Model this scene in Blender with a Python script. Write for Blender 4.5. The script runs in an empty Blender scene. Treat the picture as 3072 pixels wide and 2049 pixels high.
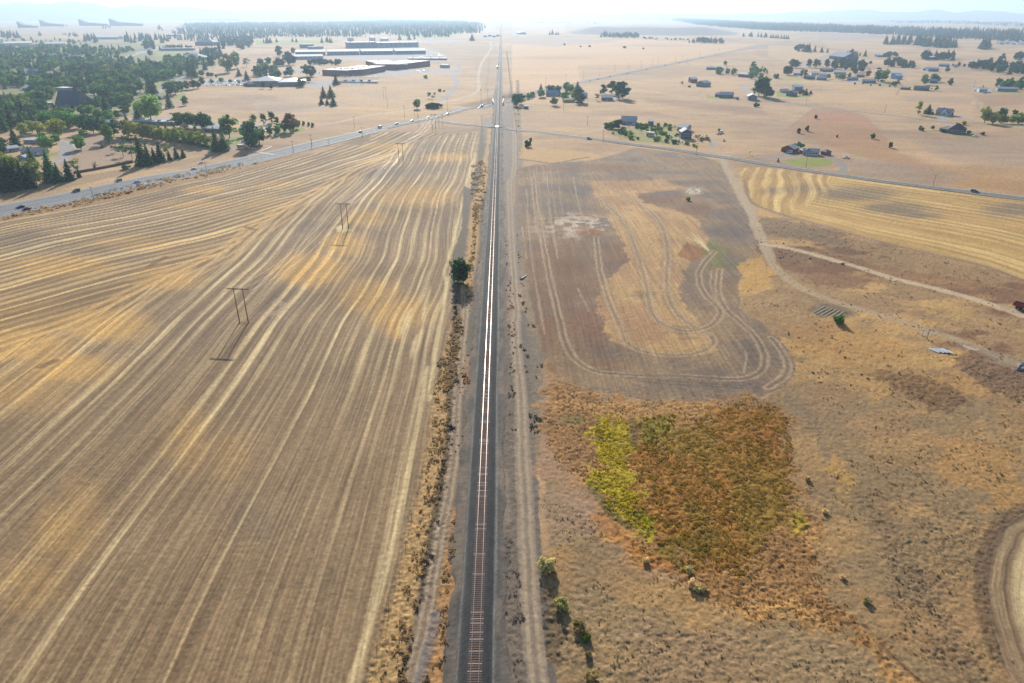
import bpy, numpy as np, math, random
from math import radians, sin, cos, atan, atan2, pi, hypot, sqrt
from mathutils import Vector, Matrix
C = bpy.context.scene.collection
sc = bpy.context.scene
# ------------------------------------------------------------------ camera, sky, sun, exposure
F_PX, CAM_H, HZ = 2048.0, 108.0, 42.0
TH = atan((1024.5-HZ)/F_PX)
YAW = atan((1536-1505)*cos(TH)/F_PX)
cam = bpy.data.cameras.new('camera'); cam.sensor_width = 36; cam.lens = 36*F_PX/3072
cam.clip_end = 90000; cam.clip_start = 0.5
co = bpy.data.objects.new('camera', cam); C.objects.link(co)
co.location = (0, 0, CAM_H); co.rotation_euler = (pi/2-TH, 0, -YAW)
sc.camera = co
SUN_EL, SUN_AZ = radians(24), radians(-5.5)
w = bpy.data.worlds.new('World'); sc.world = w; w.use_nodes = True
nt = w.node_tree; bg = nt.nodes['Background']; sky = nt.nodes.new('ShaderNodeTexSky')
sky.sky_type = 'NISHITA'; sky.sun_disc = False; sky.sun_elevation = SUN_EL; sky.sun_rotation = SUN_AZ
sky.air_density = 1.0; sky.dust_density = 1.2; sky.ozone_density = 1.5; sky.altitude = 700
nt.links.new(sky.outputs[0], bg.inputs[0]); bg.inputs[1].default_value = 0.105
sl = bpy.data.lights.new('sun', 'SUN'); sl.energy = 5.0; sl.angle = radians(0.55); sl.color = (1, .93, .82)
so = bpy.data.objects.new('sun', sl); C.objects.link(so)
sd = Vector((sin(SUN_AZ)*cos(SUN_EL), cos(SUN_AZ)*cos(SUN_EL), sin(SUN_EL)))
so.rotation_euler = sd.to_track_quat('Z', 'Y').to_euler(); so.location = (0, 0, 300)
sc.view_settings.view_transform = 'Standard'; sc.view_settings.look = 'None'
sc.view_settings.exposure = 0.80; sc.view_settings.gamma = 1
sc.cycles.max_bounces = 6; sc.cycles.diffuse_bounces = 2; sc.cycles.glossy_bounces = 2
sc.cycles.transmission_bounces = 2; sc.cycles.transparent_max_bounces = 6; sc.cycles.volume_bounces = 1
sc.cycles.use_denoising = True
HAZE = 9e-5
rng = np.random.default_rng(7); random.seed(7)
# ------------------------------------------------------------------ helpers
def srgb(c):
    c = np.asarray(c, float)/255.0
    return np.where(c <= .04045, c/12.92, ((c+.055)/1.055)**2.4)
def hsh(ix, iy, s):
    h = (ix.astype(np.int64)*374761393 + iy.astype(np.int64)*668265263 + s*1442695041) & 0xffffffff
    h = ((h ^ (h >> 13))*1274126177) & 0xffffffff
    return ((h ^ (h >> 16)) & 0xffffff)/float(0xffffff)
def vnoise(x, y, s=0):
    xi = np.floor(x); yi = np.floor(y); fx = x-xi; fy = y-yi
    fx = fx*fx*(3-2*fx); fy = fy*fy*(3-2*fy)
    a = hsh(xi, yi, s); b = hsh(xi+1, yi, s); c = hsh(xi, yi+1, s); d = hsh(xi+1, yi+1, s)
    return (a+(b-a)*fx)*(1-fy)+(c+(d-c)*fx)*fy
def fbm(x, y, o=4, s=0, g=.5):
    t = 0; a = 1; n = 0
    for i in range(o):
        t = t+a*vnoise(x*2**i+i*17.3, y*2**i-i*9.1, s+i*101); n += a; a *= g
    return t/n
def sstep(a, b, x):
    t = np.clip((x-a)/(b-a), 0, 1); return t*t*(3-2*t)
FR = {'F': (0, 0, 1, 1), 'O': (0, 0, 3072/2351, 2049/1568), 'A': (0, 400, 1500/2351, 800/1254), 'B': (0, 1100, 1500/2351, 949/1487),
      'C': (1500, 400, 1572/2351, 800/1196), 'D': (1500, 1100, 1572/2351, 949/1419),
      'T1': (0, 0, .32667, .32667), 'T2': (768, 0, .32667, .32667), 'T3': (1536, 0, .32667, .32667), 'T4': (2304, 0, .32667, .32667),
      'S1': (0, 300, .32667, .32667), 'S2': (768, 240, .32667, .32667), 'S3': (1536, 240, .32667, .32667), 'S4': (2304, 240, .32667, .32667),
      'U1': (0, 120, 400/2351, 220/1293), 'U2': (360, 120, 400/2351, 220/1293), 'U3': (0, 320, 400/2240, 280/1568),
      'U4': (380, 320, 540/2351, 180/784), 'U5': (2380, 120, 380/2351, 180/1114), 'U6': (2700, 120, 372/2351, 180/1138),
      'R': (1100, 1400, 800/1933, 649/1568), 'Q': (1200, 700, 800/1930, 650/1568)}
def px(s):
    """ 'A 10,20 30,40 B 5,6' -> list of photo pixels """
    out = []; f = FR['F']
    for t in s.split():
        if t in FR: f = FR[t]
        else:
            a, b = t.split(','); out.append((f[0]+float(a)*f[2], f[1]+float(b)*f[3]))
    return out
def relief(x, y):
    r = (fbm(x/95.+3, y/120.+8, 2, 5)-.5)*4.2 + (fbm(x/28., y/28., 2, 9)-.5)*.7
    k = sstep(10, 45, np.abs(x+5.2)) * (1-sstep(900, 2500, np.hypot(x, y)))
    return r*k
HWY_DIP = None
def gz(x, y):
    x = np.asarray(x, float); y = np.asarray(y, float)
    z = relief(x, y)
    if HWY_DIP is not None:
        (ax, ay), (bx, by) = HWY_DIP
        dx, dy = bx-ax, by-ay; L2 = dx*dx+dy*dy
        t = ((x-ax)*dx+(y-ay)*dy)/L2; tc = np.clip(t, 0, 1)
        d = np.hypot(x-ax-tc*dx, y-ay-tc*dy)
        z = z-5.6*(1-sstep(9, 34, d))*(1-sstep(.25, .5, np.abs(t-.5)))
    return z
def P(px_, py_, z=None):
    u = (px_-1536)/F_PX; v = (py_-1024.5)/F_PX
    Fw = cos(TH)-v*sin(TH); Dn = sin(TH)+v*cos(TH)
    zz = 0 if z is None else z
    for _ in range(1 if z is not None else 5):
        t = (CAM_H-zz)/Dn; lx = u*t; ly = Fw*t
        X = lx*cos(YAW)+ly*sin(YAW); Y = -lx*sin(YAW)+ly*cos(YAW)
        if z is None: zz = float(gz(X, Y))
    return X, Y, zz
def PP(s): return [P(*q) for q in px(s)]
def ppm(py_): return max(py_-HZ, 4)*cos(TH)/CAM_H          # photo pixels per metre for a thing standing at that row
def hgt(h_px, py_):                                        # metres of a standing thing h_px photo pixels high
    d = atan((py_-1024.5)/F_PX)+TH
    return h_px/ppm(py_)/max(cos(d), .5)
# ------------------------------------------------------------------ meshes
def mesh_obj(name, V, Fc, mat, parent=None, cols=None, smooth=False, link=True):
    me = bpy.data.meshes.new(name)
    if isinstance(Fc, np.ndarray):
        V = np.asarray(V, np.float32); n, k = Fc.shape
        me.vertices.add(len(V)); me.vertices.foreach_set('co', V.ravel())
        me.loops.add(n*k); me.loops.foreach_set('vertex_index', Fc.astype(np.int32).ravel())
        me.polygons.add(n); me.polygons.foreach_set('loop_start', np.arange(0, n*k, k, dtype=np.int32))
        me.update(calc_edges=True)
    else:
        me.from_pydata([tuple(v) for v in V], [], [tuple(f) for f in Fc]); me.update()
    if smooth: me.polygons.foreach_set('use_smooth', np.ones(len(me.polygons), bool))
    if cols is not None:
        a = me.color_attributes.new('col', 'FLOAT_COLOR', 'POINT')
        cc = np.ones((len(me.vertices), 4), np.float32); cc[:, :3] = cols; a.data.foreach_set('color', cc.ravel())
    for m in (mat if isinstance(mat, (list, tuple)) else [mat]): me.materials.append(m)
    o = bpy.data.objects.new(name, me)
    if link: C.objects.link(o)
    if parent: o.parent = parent
    return o
def tag(o, label=None, cat=None, group=None, kind=None):
    if label: o['label'] = label
    if cat: o['category'] = cat
    if group: o['group'] = group
    if kind: o['kind'] = kind
    return o
def empty(name, loc, rz=0, s=1, label=None, cat=None, group=None):
    o = bpy.data.objects.new(name, None); C.objects.link(o); o.location = loc; o.rotation_euler = (0, 0, rz)
    o.scale = (s, s, s) if not isinstance(s, (tuple, list)) else s; o.empty_display_size = .5
    return tag(o, label, cat, group)
def copy_tree(o, parent=None):
    c = o.copy(); C.objects.link(c); c.parent = parent
    for ch in list(o.children): copy_tree(ch, c)
    return c
class MB:
    def __init__(s): s.v = []; s.f = []
    def add(s, V, Fc):
        n = len(s.v); s.v += [tuple(v) for v in V]; s.f += [tuple(i+n for i in f) for f in Fc]; return s
    def box(s, x0, y0, z0, x1, y1, z1):
        return s.add([(x0, y0, z0), (x1, y0, z0), (x1, y1, z0), (x0, y1, z0), (x0, y0, z1), (x1, y0, z1), (x1, y1, z1), (x0, y1, z1)],
                     [(3, 2, 1, 0), (4, 5, 6, 7), (0, 1, 5, 4), (1, 2, 6, 5), (2, 3, 7, 6), (3, 0, 4, 7)])
    def bar(s, a, b, r0, r1=None, n=8, cap=True):
        r1 = r0 if r1 is None else r1; a = Vector(a); b = Vector(b); d = (b-a).normalized()
        u = d.orthogonal().normalized(); w_ = d.cross(u); V = []
        for p, r in ((a, r0), (b, r1)):
            for i in range(n):
                t = 2*pi*i/n; V.append(tuple(p+u*cos(t)*r+w_*sin(t)*r))
        Fc = [(i, (i+1) % n, n+(i+1) % n, n+i) for i in range(n)]
        if cap: Fc += [tuple(range(n))[::-1], tuple(range(n, 2*n))]
        return s.add(V, Fc)
    def prism(s, prof, y0, y1):          # profile in x,z extruded along y
        n = len(prof); V = [(x, y0, z) for x, z in prof]+[(x, y1, z) for x, z in prof]
        Fc = [(i, (i+1) % n, n+(i+1) % n, n+i) for i in range(n)]+[tuple(range(n))[::-1], tuple(range(n, 2*n))]
        return s.add(V, Fc)
    def cyl(s, x, y, z0, z1, r, n=16): return s.bar((x, y, z0), (x, y, z1), r, n=n)
    def build(s, name, mat, parent=None, smooth=False): return mesh_obj(name, s.v, s.f, mat, parent, smooth=smooth)
# ------------------------------------------------------------------ materials
def new_mat(name):
    m = bpy.data.materials.new(name); m.use_nodes = True
    return m, m.node_tree, m.node_tree.nodes['Principled BSDF']
def N(nt, t, **k):
    n = nt.nodes.new(t)
    for a, b in k.items():
        if a.startswith('i_'): n.inputs[a[2:]].default_value = b
        else: setattr(n, a, b)
    return n
def mathn(nt, op, a, b=None, c=None):
    n = nt.nodes.new('ShaderNodeMath'); n.operation = op
    for i, v in enumerate((a, b, c)):
        if v is None: continue
        if isinstance(v, (int, float)): n.inputs[i].default_value = v
        else: nt.links.new(v, n.inputs[i])
    return n.outputs[0]
def simple(name, rgb, rough=.8, metal=0, var=.18, scale=1.5, spec=.3, bump=0):
    m, nt, b = new_mat(name)
    tc = N(nt, 'ShaderNodeTexCoord'); no = N(nt, 'ShaderNodeTexNoise'); no.inputs['Scale'].default_value = scale; no.inputs['Detail'].default_value = 5
    nt.links.new(tc.outputs['Object'], no.inputs['Vector'])
    mr = N(nt, 'ShaderNodeMapRange'); mr.inputs['To Min'].default_value = 1-var; mr.inputs['To Max'].default_value = 1+var
    nt.links.new(no.outputs['Fac'], mr.inputs['Value'])
    vm = N(nt, 'ShaderNodeVectorMath', operation='SCALE'); vm.inputs[0].default_value = tuple(rgb)
    nt.links.new(mr.outputs[0], vm.inputs['Scale']); nt.links.new(vm.outputs[0], b.inputs['Base Color'])
    b.inputs['Roughness'].default_value = rough; b.inputs['Metallic'].default_value = metal; b.inputs['Specular IOR Level'].default_value = spec
    if bump:
        bn = N(nt, 'ShaderNodeBump'); bn.inputs['Strength'].default_value = bump; bn.inputs['Distance'].default_value = .05
        nt.links.new(no.outputs['Fac'], bn.inputs['Height']); nt.links.new(bn.outputs[0], b.inputs['Normal'])
    return m
def leaf_mat(name, rgb, trans=.35, var=.35):
    m, nt, b = new_mat(name); nt.nodes.remove(b); out = nt.nodes['Material Output']
    at = N(nt, 'ShaderNodeAttribute', attribute_name='col'); oi = N(nt, 'ShaderNodeObjectInfo')
    mr = N(nt, 'ShaderNodeMapRange'); mr.inputs['To Min'].default_value = 1-var; mr.inputs['To Max'].default_value = 1+var
    nt.links.new(oi.outputs['Random'], mr.inputs['Value'])
    hs = N(nt, 'ShaderNodeHueSaturation'); mh = N(nt, 'ShaderNodeMapRange'); mh.inputs['To Min'].default_value = .475; mh.inputs['To Max'].default_value = .53
    r2 = mathn(nt, 'FRACT', mathn(nt, 'MULTIPLY', oi.outputs['Random'], 7.31)); nt.links.new(r2, mh.inputs['Value'])
    nt.links.new(mh.outputs[0], hs.inputs['Hue']); nt.links.new(mr.outputs[0], hs.inputs['Value'])
    mx = N(nt, 'ShaderNodeMix', data_type='RGBA', blend_type='MULTIPLY'); mx.inputs[0].default_value = 1
    mx.inputs[6].default_value = (*rgb, 1); nt.links.new(at.outputs['Color'], mx.inputs[7])
    nt.links.new(mx.outputs[2], hs.inputs['Color'])
    d = N(nt, 'ShaderNodeBsdfDiffuse'); t = N(nt, 'ShaderNodeBsdfTranslucent'); ms = N(nt, 'ShaderNodeMixShader'); ms.inputs[0].default_value = trans
    nt.links.new(hs.outputs[0], d.inputs[0]); nt.links.new(hs.outputs[0], t.inputs[0])
    nt.links.new(d.outputs[0], ms.inputs[1]); nt.links.new(t.outputs[0], ms.inputs[2]); nt.links.new(ms.outputs[0], out.inputs[0])
    return m
def attr_mat(name, rough=.95, var=.25, scale=2.0, trans=0.0, bump=.4):
    m, nt, b = new_mat(name)
    at = N(nt, 'ShaderNodeAttribute', attribute_name='col'); g = N(nt, 'ShaderNodeNewGeometry'); no = N(nt, 'ShaderNodeTexNoise')
    no.inputs['Scale'].default_value = scale; no.inputs['Detail'].default_value = 5; no.inputs['Roughness'].default_value = .65
    nt.links.new(g.outputs['Position'], no.inputs['Vector'])
    mr = N(nt, 'ShaderNodeMapRange'); mr.inputs['From Min'].default_value = .3; mr.inputs['From Max'].default_value = .7
    mr.inputs['To Min'].default_value = 1-var; mr.inputs['To Max'].default_value = 1+var
    nt.links.new(no.outputs['Fac'], mr.inputs['Value'])
    vm = N(nt, 'ShaderNodeVectorMath', operation='SCALE'); nt.links.new(at.outputs['Color'], vm.inputs[0]); nt.links.new(mr.outputs[0], vm.inputs['Scale'])
    nt.links.new(vm.outputs[0], b.inputs['Base Color']); b.inputs['Roughness'].default_value = rough; b.inputs['Specular IOR Level'].default_value = .2
    if bump:
        bn = N(nt, 'ShaderNodeBump'); bn.inputs['Strength'].default_value = bump; bn.inputs['Distance'].default_value = .1
        nt.links.new(no.outputs['Fac'], bn.inputs['Height']); nt.links.new(bn.outputs[0], b.inputs['Normal'])
    return m
# ------------------------------------------------------------------ the ground sheet: colour, stripe coordinates and relief per vertex
_a = P(1400, 327); _b = P(1600, 279)
HWY_DIP = ((_a[0], _a[1]), (_b[0], _b[1]))
gx = np.concatenate([np.arange(-900, -120, 12), np.arange(-120, 3200, 3.3), np.arange(3200, 4000, 12)])
gy = np.concatenate([np.array([50.6, 51.5, 52.7]), np.arange(54, 130, 1.25), np.arange(130, 470, 1.3), np.arange(470, 2120, 2.6), np.arange(2120, 2700, 8)])
PX, PY = np.meshgrid(gx, gy)
u_ = (PX-1536)/F_PX; v_ = (PY-1024.5)/F_PX
Fw = cos(TH)-v_*sin(TH); t_ = CAM_H/(sin(TH)+v_*cos(TH)); lx = u_*t_; ly = Fw*t_
X = lx*cos(YAW)+ly*sin(YAW); Y = -lx*sin(YAW)+ly*cos(YAW)
DIST = np.hypot(X, Y); PM = np.maximum(PY-HZ, 4)*cos(TH)/CAM_H
far = sstep(500, 2500, DIST)
n1 = fbm(X/1.1, Y/1.1, 3, 11); n2 = fbm(X/4.5, Y/4.5, 4, 12); n3 = fbm(X/18., Y/18., 4, 13); n4 = fbm(X/70., Y/70., 4, 14); n5 = fbm(X/350., Y/500., 4, 15)
n6 = fbm(X/4.+50, Y/4., 3, 16); n7 = fbm(X/20.+9, Y/9., 4, 17); n8 = vnoise(X/.55, Y/.55, 18)
WXm = (n2-.5)*5+(n1-.5)*1.2; WYm = (n6-.5)*5+(n8-.5)*.6           # edge wander in metres
VS = (PY-HZ)/245000.*np.maximum(PY-HZ, 4)                        # photo pixels per metre along the view
PXw = PX+WXm*PM; PYw = PY+WYm*VS
def col(c): return np.array(srgb(c))*.62
CC = np.zeros(PX.shape+(3,)); ZN = np.zeros(PX.shape, np.int8); UU = X.copy(); VV = Y.copy(); KK = np.zeros(PX.shape); RR = np.full(PX.shape, .06)
CC[:] = col((194, 162, 124))
def win(x0, x1, y0, y1):
    i0, i1 = np.searchsorted(gy, [y0, y1]); j0, j1 = np.searchsorted(gx, [x0, x1]); return slice(max(i0-1, 0), i1+1), slice(max(j0-1, 0), j1+1)
def poly(pts, soft=3., warp=1.):
    pts = px(pts) if isinstance(pts, str) else pts
    xs = [p[0] for p in pts]; ys = [p[1] for p in pts]; m = 30+soft
    W = win(min(xs)-m, max(xs)+m, min(ys)-m, max(ys)+m)
    x = PX[W]+(PXw[W]-PX[W])*warp; y = PY[W]+(PYw[W]-PY[W])*warp
    d = np.full(x.shape, 1e9); ins = np.zeros(x.shape, bool)
    for i in range(len(pts)):
        ax, ay = pts[i]; bx, by = pts[(i+1) % len(pts)]
        dx, dy = bx-ax, by-ay; L = dx*dx+dy*dy+1e-9
        t = np.clip(((x-ax)*dx+(y-ay)*dy)/L, 0, 1); d = np.minimum(d, (x-ax-t*dx)**2+(y-ay-t*dy)**2)
        if dy != 0: ins ^= ((ay > y) != (by > y)) & (x < dx*(y-ay)/dy+ax)
    d = np.sqrt(d)*np.where(ins, 1, -1)
    return W, sstep(-soft, soft, d)
def ell(cx, cy, rx, ry, soft=.5, warp=1.):
    W = win(cx-rx*(1+soft)-30, cx+rx*(1+soft)+30, cy-ry*(1+soft)-15, cy+ry*(1+soft)+15)
    x = PX[W]+(PXw[W]-PX[W])*warp; y = PY[W]+(PYw[W]-PY[W])*warp
    r = np.hypot((x-cx)/rx, (y-cy)/ry); return W, 1-sstep(1-soft, 1+soft, r)
def mix(WM, c, a=1.0, zone=None, K=None, R=None):
    W, m = WM; m = m*a
    CC[W] += (np.asarray(c)-CC[W])*m[..., None]
    if zone is not None: ZN[W] = np.where(m > .5, zone, ZN[W])
    if K is not None: KK[W] += (K-KK[W])*m
    if R is not None: RR[W] += (R-RR[W])*m
def pdist(pts, W, arc=False):
    wp = [P(a, b, 0)[:2] for a, b in pts]; x = X[W]+WXm[W]*.12; y = Y[W]+WYm[W]*.12; D = np.full(x.shape, 1e9); S = np.zeros(x.shape); s0 = 0
    SG = np.ones(x.shape)
    for (ax, ay), (bx, by) in zip(wp[:-1], wp[1:]):
        dx, dy = bx-ax, by-ay; L = hypot(dx, dy)
        t = np.clip(((x-ax)*dx+(y-ay)*dy)/(L*L), 0, 1); d = np.hypot(x-ax-t*dx, y-ay-t*dy)
        k = d < D; D = np.where(k, d, D); S = np.where(k, s0+t*L, S); SG = np.where(k, np.sign((x-ax)*dy-(y-ay)*dx), SG); s0 += L
    return (D, S, SG) if arc else D
def chaikin(p, n=2):
    for _ in range(n):
        q = [p[0]]
        for a, b in zip(p[:-1], p[1:]): q += [(a[0]*.75+b[0]*.25, a[1]*.75+b[1]*.25), (a[0]*.25+b[0]*.75, a[1]*.25+b[1]*.75)]
        p = q+[p[-1]]
    return p
def line(s, width, c, a=1.0, soft=.5, zone=None, pair=0, K=None, R=None, taper=False):
    pts = px(s) if isinstance(s, str) else s
    pts = chaikin(pts)
    xs = [p[0] for p in pts]; ys = [p[1] for p in pts]; m = (width+abs(pair)+2)*ppm(max(ys))+12
    W = win(min(xs)-m, max(xs)+m, min(ys)-m, max(ys)+m); D = pdist(pts, W)
    wv = width/2*(1+.35*(n2[W]-.5)*2)
    if pair: D = np.abs(D-pair)
    px_m = 1.6/PM[W]                                   # never thinner than the sheet can carry
    mk = 1-sstep(wv, wv+soft+px_m*.5, D)
    if taper:
        D_, S_, G_ = pdist(pts, W, True); Lt = S_.max()+1e-6; tt_ = S_/Lt; mk = (1-sstep(wv*.2, (wv+soft)*np.clip(tt_*(1-tt_)*4, .05, 1), D_))*sstep(0, .25, tt_)*(1-sstep(.7, 1, tt_))*(.45+.9*n7[W])
    mix((W, mk), c, a, zone, K, R); return W, mk
# palette
SOIL = col((158, 134, 108)); GOLD = col((224, 184, 118)); STRAW = col((232, 212, 168)); GREY = col((124, 112, 106)); DRY = col((206, 180, 152))
TAN = col((178, 152, 122)); RUST = col((146, 92, 52)); UMB = col((122, 92, 70)); PINK = col((190, 160, 140)); LAWN = col((142, 160, 66)); DIRT = col((160, 146, 132))
TRK = col((196, 178, 154)); CIND = col((116, 108, 98)); BAL = col((84, 86, 88)); ASPH = col((150, 152, 158)); YG = col((184, 166, 36)); OLV = col((112, 90, 32)); ORG = col((156, 98, 36))
# --- base variation over everything
b = np.clip((n4-.5)*2.2+(n5-.5)*1.6, -1, 1)[..., None]
CC += np.where(b > 0, (col((216, 178, 122))-CC)*b*.7, (col((160, 134, 112))-CC)*-b*.8)
CC *= (1+(n7-.5)*.34+(fbm(X/420., Y/55., 3, 19)-.5)*.45*far+(fbm(X/60., Y/14., 3, 20)-.5)*.3)[..., None]
# --- far and middle parcels
mix(poly('T3 0,410 1100,360 2250,405 1900,490 1500,565 900,690 540,770 240,835 0,840', 2, .3), col((228, 186, 140)), .75)
mix(poly('T3 0,330 500,345 1000,380 400,430 0,400', 3, .5), col((176, 158, 150)), .7)
mix(poly('T3 480,300 650,245 1100,225 1700,235 2000,270 2050,320 1500,330 1000,320', 3, .5), col((128, 118, 112)), .55)
mix(poly('T4 460,330 650,308 1060,320 1100,388 460,370', 2, .3), col((160, 150, 150)), .5)
mix(poly('S4 430,270 860,310 1010,450 1180,640 1500,780 1900,900 2351,960 2351,1060 1500,930 1100,760 700,650 200,460', 8, 1), col((176, 128, 84)), .6)
mix(poly('S4 430,275 860,312 990,430 700,420 350,380', 8, 1), col((190, 138, 110)), .6)
mix(poly('S2 0,180 900,240 400,300 0,300', 6, 1), col((178, 160, 146)), .5)
mix(poly('S2 950,100 1350,110 1300,170 1000,160', 6, 1), col((170, 150, 140)), .6)
mix(poly('T3 1200,900 1600,930 2300,1010 2351,1060 1700,1000 1250,940', 6, 1), col((160, 128, 104)), .6)
mix(poly('T3 750,1020 1300,1030 1600,1090 1000,1060', 6, 1), col((156, 122, 96)), .6)
mix(poly('T1 0,100 2351,130 2351,160 0,175', 2, .3), col((150, 140, 140)), .5)
for s, c_, a_ in (('T2 1500,400 2080,420 2040,620 1900,600 1780,530', (176, 148, 118), .5), ('T2 100,800 1500,790 1600,850 900,960 200,900', (206, 170, 126), .5), ('T2 1960,420 2200,380 2200,840 2070,850', (170, 146, 122), .5), ('T3 600,600 1500,590 1900,640 1500,720 900,740 640,790', (178, 150, 122), .5), ('T3 1000,740 1900,700 2100,800 1900,860 1300,830', (216, 180, 130), .5), ('T3 100,1010 900,1020 800,1176 100,1176', (176, 146, 118), .45),
        ('T4 0,420 400,420 700,500 200,560 0,520', (220, 184, 136), .6), ('T4 480,365 1060,392 1400,450 1000,480 560,440', (214, 180, 140), .55), ('T4 1700,470 2351,500 2351,560 1700,545', (212, 176, 130), .6), ('T4 300,860 1200,850 1880,890 1880,1100 1000,1080 400,940', (214, 178, 132), .5), ('T4 1200,880 1900,900 1850,960 1300,940', (170, 146, 124), .5), ('T4 1900,870 2351,880 2351,960 2000,980', (164, 126, 96), .6), ('S4 0,300 200,420 0,560', (180, 152, 128), .5), ('S4 1300,560 2351,540 2351,800 1700,760', (176, 154, 134), .5), ('S4 1500,800 2351,820 2351,1040 1700,960', (186, 150, 100), .6), ('S4 720,700 1400,780 1900,900 1500,960 760,850', (164, 146, 130), .5),
        ('T1 0,150 2351,170 2351,205 0,185', (206, 186, 164), .6), ('T1 200,250 2351,300 2351,340 300,330', (186, 162, 140), .6), ('T1 650,395 1300,400 1280,425 660,420', (196, 172, 140), .5), ('T2 1400,210 2200,180 2200,290 2080,300 2070,230', (212, 186, 156), .5), ('T3 0,210 480,210 500,300 200,320 0,290', (214, 186, 156), .6), ('T3 2060,270 2351,280 2351,330 2100,335', (210, 182, 146), .6)):
    mix(poly(s, 4, 1.5), col(c_), a_)
for s in ('T4 0,170 400,175 1060,195', 'T4 1000,390 1400,448 2351,470', 'T4 0,520 700,560 1400,560 1800,548', 'T4 1340,745 1700,770 1900,800', 'T3 1600,540 1610,600 1880,606', 'T3 0,835 540,770', 'T3 60,1010 500,1020 1000,1060', 'T2 0,900 700,930 900,960', 'T4 1180,880 1210,810', 'S4 0,325 300,352', 'S4 200,440 430,265', 'T3 1400,505 2200,420', 'T2 2110,850 2140,600 2165,400', 'T4 700,230 1100,262', 'T4 2351,655 1900,620 1350,600'):
    line(s, 2.0, col((150, 124, 102)), .5, 1.5)
# residential ground on the left
mix(poly('U1 0,0 1400,0 U2 700,60 1700,300 1500,560 1200,640 800,980 700,1290 U3 1400,260 700,330 0,330', 8, .6), col((126, 132, 80)), .85)
for s in ('U1 0,1000 480,990 690,1110 500,1150 0,1060', 'U1 580,690 720,790 900,740 640,650', 'U1 1500,600 1620,600 1560,700', 'U1 1480,820 1570,830 1540,880',
          'U1 1990,1120 2351,1090 2351,1180 2020,1220', 'U1 840,1050 960,1060 950,1100', 'U1 1650,1230 1830,1190 1830,1270 1650,1290', 'U2 690,620 800,660 760,740 640,800 700,860 600,900',
          'U2 930,1010 1100,930 1180,950 1090,1050 950,1060', 'U2 340,1030 560,980 480,1040', 'U2 1330,650 1410,660 1390,710', 'U2 1550,490 1700,440 1640,520', 'U2 2000,780 2240,770 2230,810 2000,800',
          'U3 640,830 820,800 1000,760 980,830 680,880', 'U3 340,960 480,930 460,1010 380,1030', 'U3 500,130 640,180 600,220', 'U4 1290,420 1470,400 1590,350 1570,440 1440,500 1340,510',
          'U4 880,440 1120,500 1140,540 1000,520', 'U4 1800,430 2100,300 2250,290 2320,280 2300,340 1980,400', 'U2 620,200 1150,210 1130,270 640,290', 'T2 1290,310 1900,320 1700,350 1300,345', 'T2 0,370 800,370 700,400 0,410', 'U2 1010,880 1250,880 1180,920'):
    mix(poly(s, 1.5, .5), LAWN, .9, zone=7)
mix(poly('S3 900,510 1050,465 1150,440 1330,420 1500,430 1530,520 1500,560 1640,590 1500,600 1100,560', 2, .7), col((150, 158, 80)), .75, zone=7)
mix(poly('S4 140,735 330,712 560,722 610,760 560,785 380,800 220,785', 1.5, .3), col((142, 156, 58)), .95, zone=7)
mix(poly('S4 740,655 860,665 880,685 790,680', 1.5, .5), LAWN, .6)
mix(poly('S4 75,100 150,120 240,140 390,150 370,165 80,150', 1.5, .5), LAWN, .9, zone=7)
mix(poly('S4 1400,330 1560,340 1540,352 1400,345', 1.5, .5), col((140, 140, 90)), .7)
mix(poly('S4 1720,510 1900,515 1870,535 1740,525', 1.5, .5), LAWN, .9, zone=7); mix(poly('S4 1820,450 1900,470 1900,500 1830,495', 1.5, .5), LAWN, .7, zone=7); mix(poly('S4 1480,455 1540,460 1530,485 1490,480', 1.5, .5), LAWN, .7)
mix(poly('S4 1960,400 2351,410 2351,425 1990,412', 1.5, .5), LAWN, .7, zone=7)
mix(poly('T4 1330,810 1510,825 1520,840 1340,825', 1.5, .5), LAWN, .7, zone=7); mix(poly('T4 2050,830 2340,850 2330,866 2060,850', 1.5, .5), LAWN, .8, zone=7); mix(poly('T4 100,705 340,715 420,735 100,740', 1.5, .5), col((170, 170, 100)), .7)
mix(poly('T4 980,740 1340,810 1300,825 1000,780', 1.5, .5), col((160, 165, 110)), .5)
mix(poly('S3 1780,125 1880,150 2030,175 2020,185 1800,165', 1.5, .5), LAWN, .8, zone=7); mix(poly('S3 1570,40 1680,60 1700,85 1600,70', 1.5, .5), col((170, 170, 110)), .7)
mix(poly('S2 370,470 440,440 450,470 400,490', 1.5, .5), LAWN, .9, zone=7)
# pale lots, yards, parking
def lot(s, c=(176, 176, 182), a=.9): mix(poly(s, 1.2, .1), col(c), a, zone=8)
for s in ('T2 640,495 1430,500 1760,560 1000,560 620,520', 'T2 200,640 600,700 640,680 540,640 300,620', 'T2 1000,690 1200,650 1900,620 1800,660 1050,700', 'T2 840,430 1560,440 1750,520 1430,525 1000,510',
          'T2 1360,365 1950,370 1900,388 1540,392', 'U2 1430,690 2300,680 2290,790 1500,830', 'U4 1480,230 1900,200 1900,290 1560,380', 'T2 455,750 700,740 700,790 480,800', 'U1 0,60 80,60 60,110 0,110',
          'U4 0,170 640,150 1250,220 1240,300 600,280 0,210', 'S3 985,400 1180,405 1190,430 1010,425', 'T3 850,900 960,905 970,930 830,930', 'U5 980,740 1250,740 1200,790 1000,790', 'T4 1890,800 2060,830 2040,860 1900,850', 'S4 1720,320 1880,345 1860,352 1710,345', 'T1 1340,430 1560,420 1500,460 1200,500 1140,560 1150,520 1260,480',
          'T3 0,290 150,300 150,330 0,330', 'T2 2080,300 2220,310 2210,350 2080,350'): lot(s)
mix(poly('T2 810,735 870,715 990,735 1050,765 880,778', 1.2, .2), col((160, 164, 170)), .9, zone=8)
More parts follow.
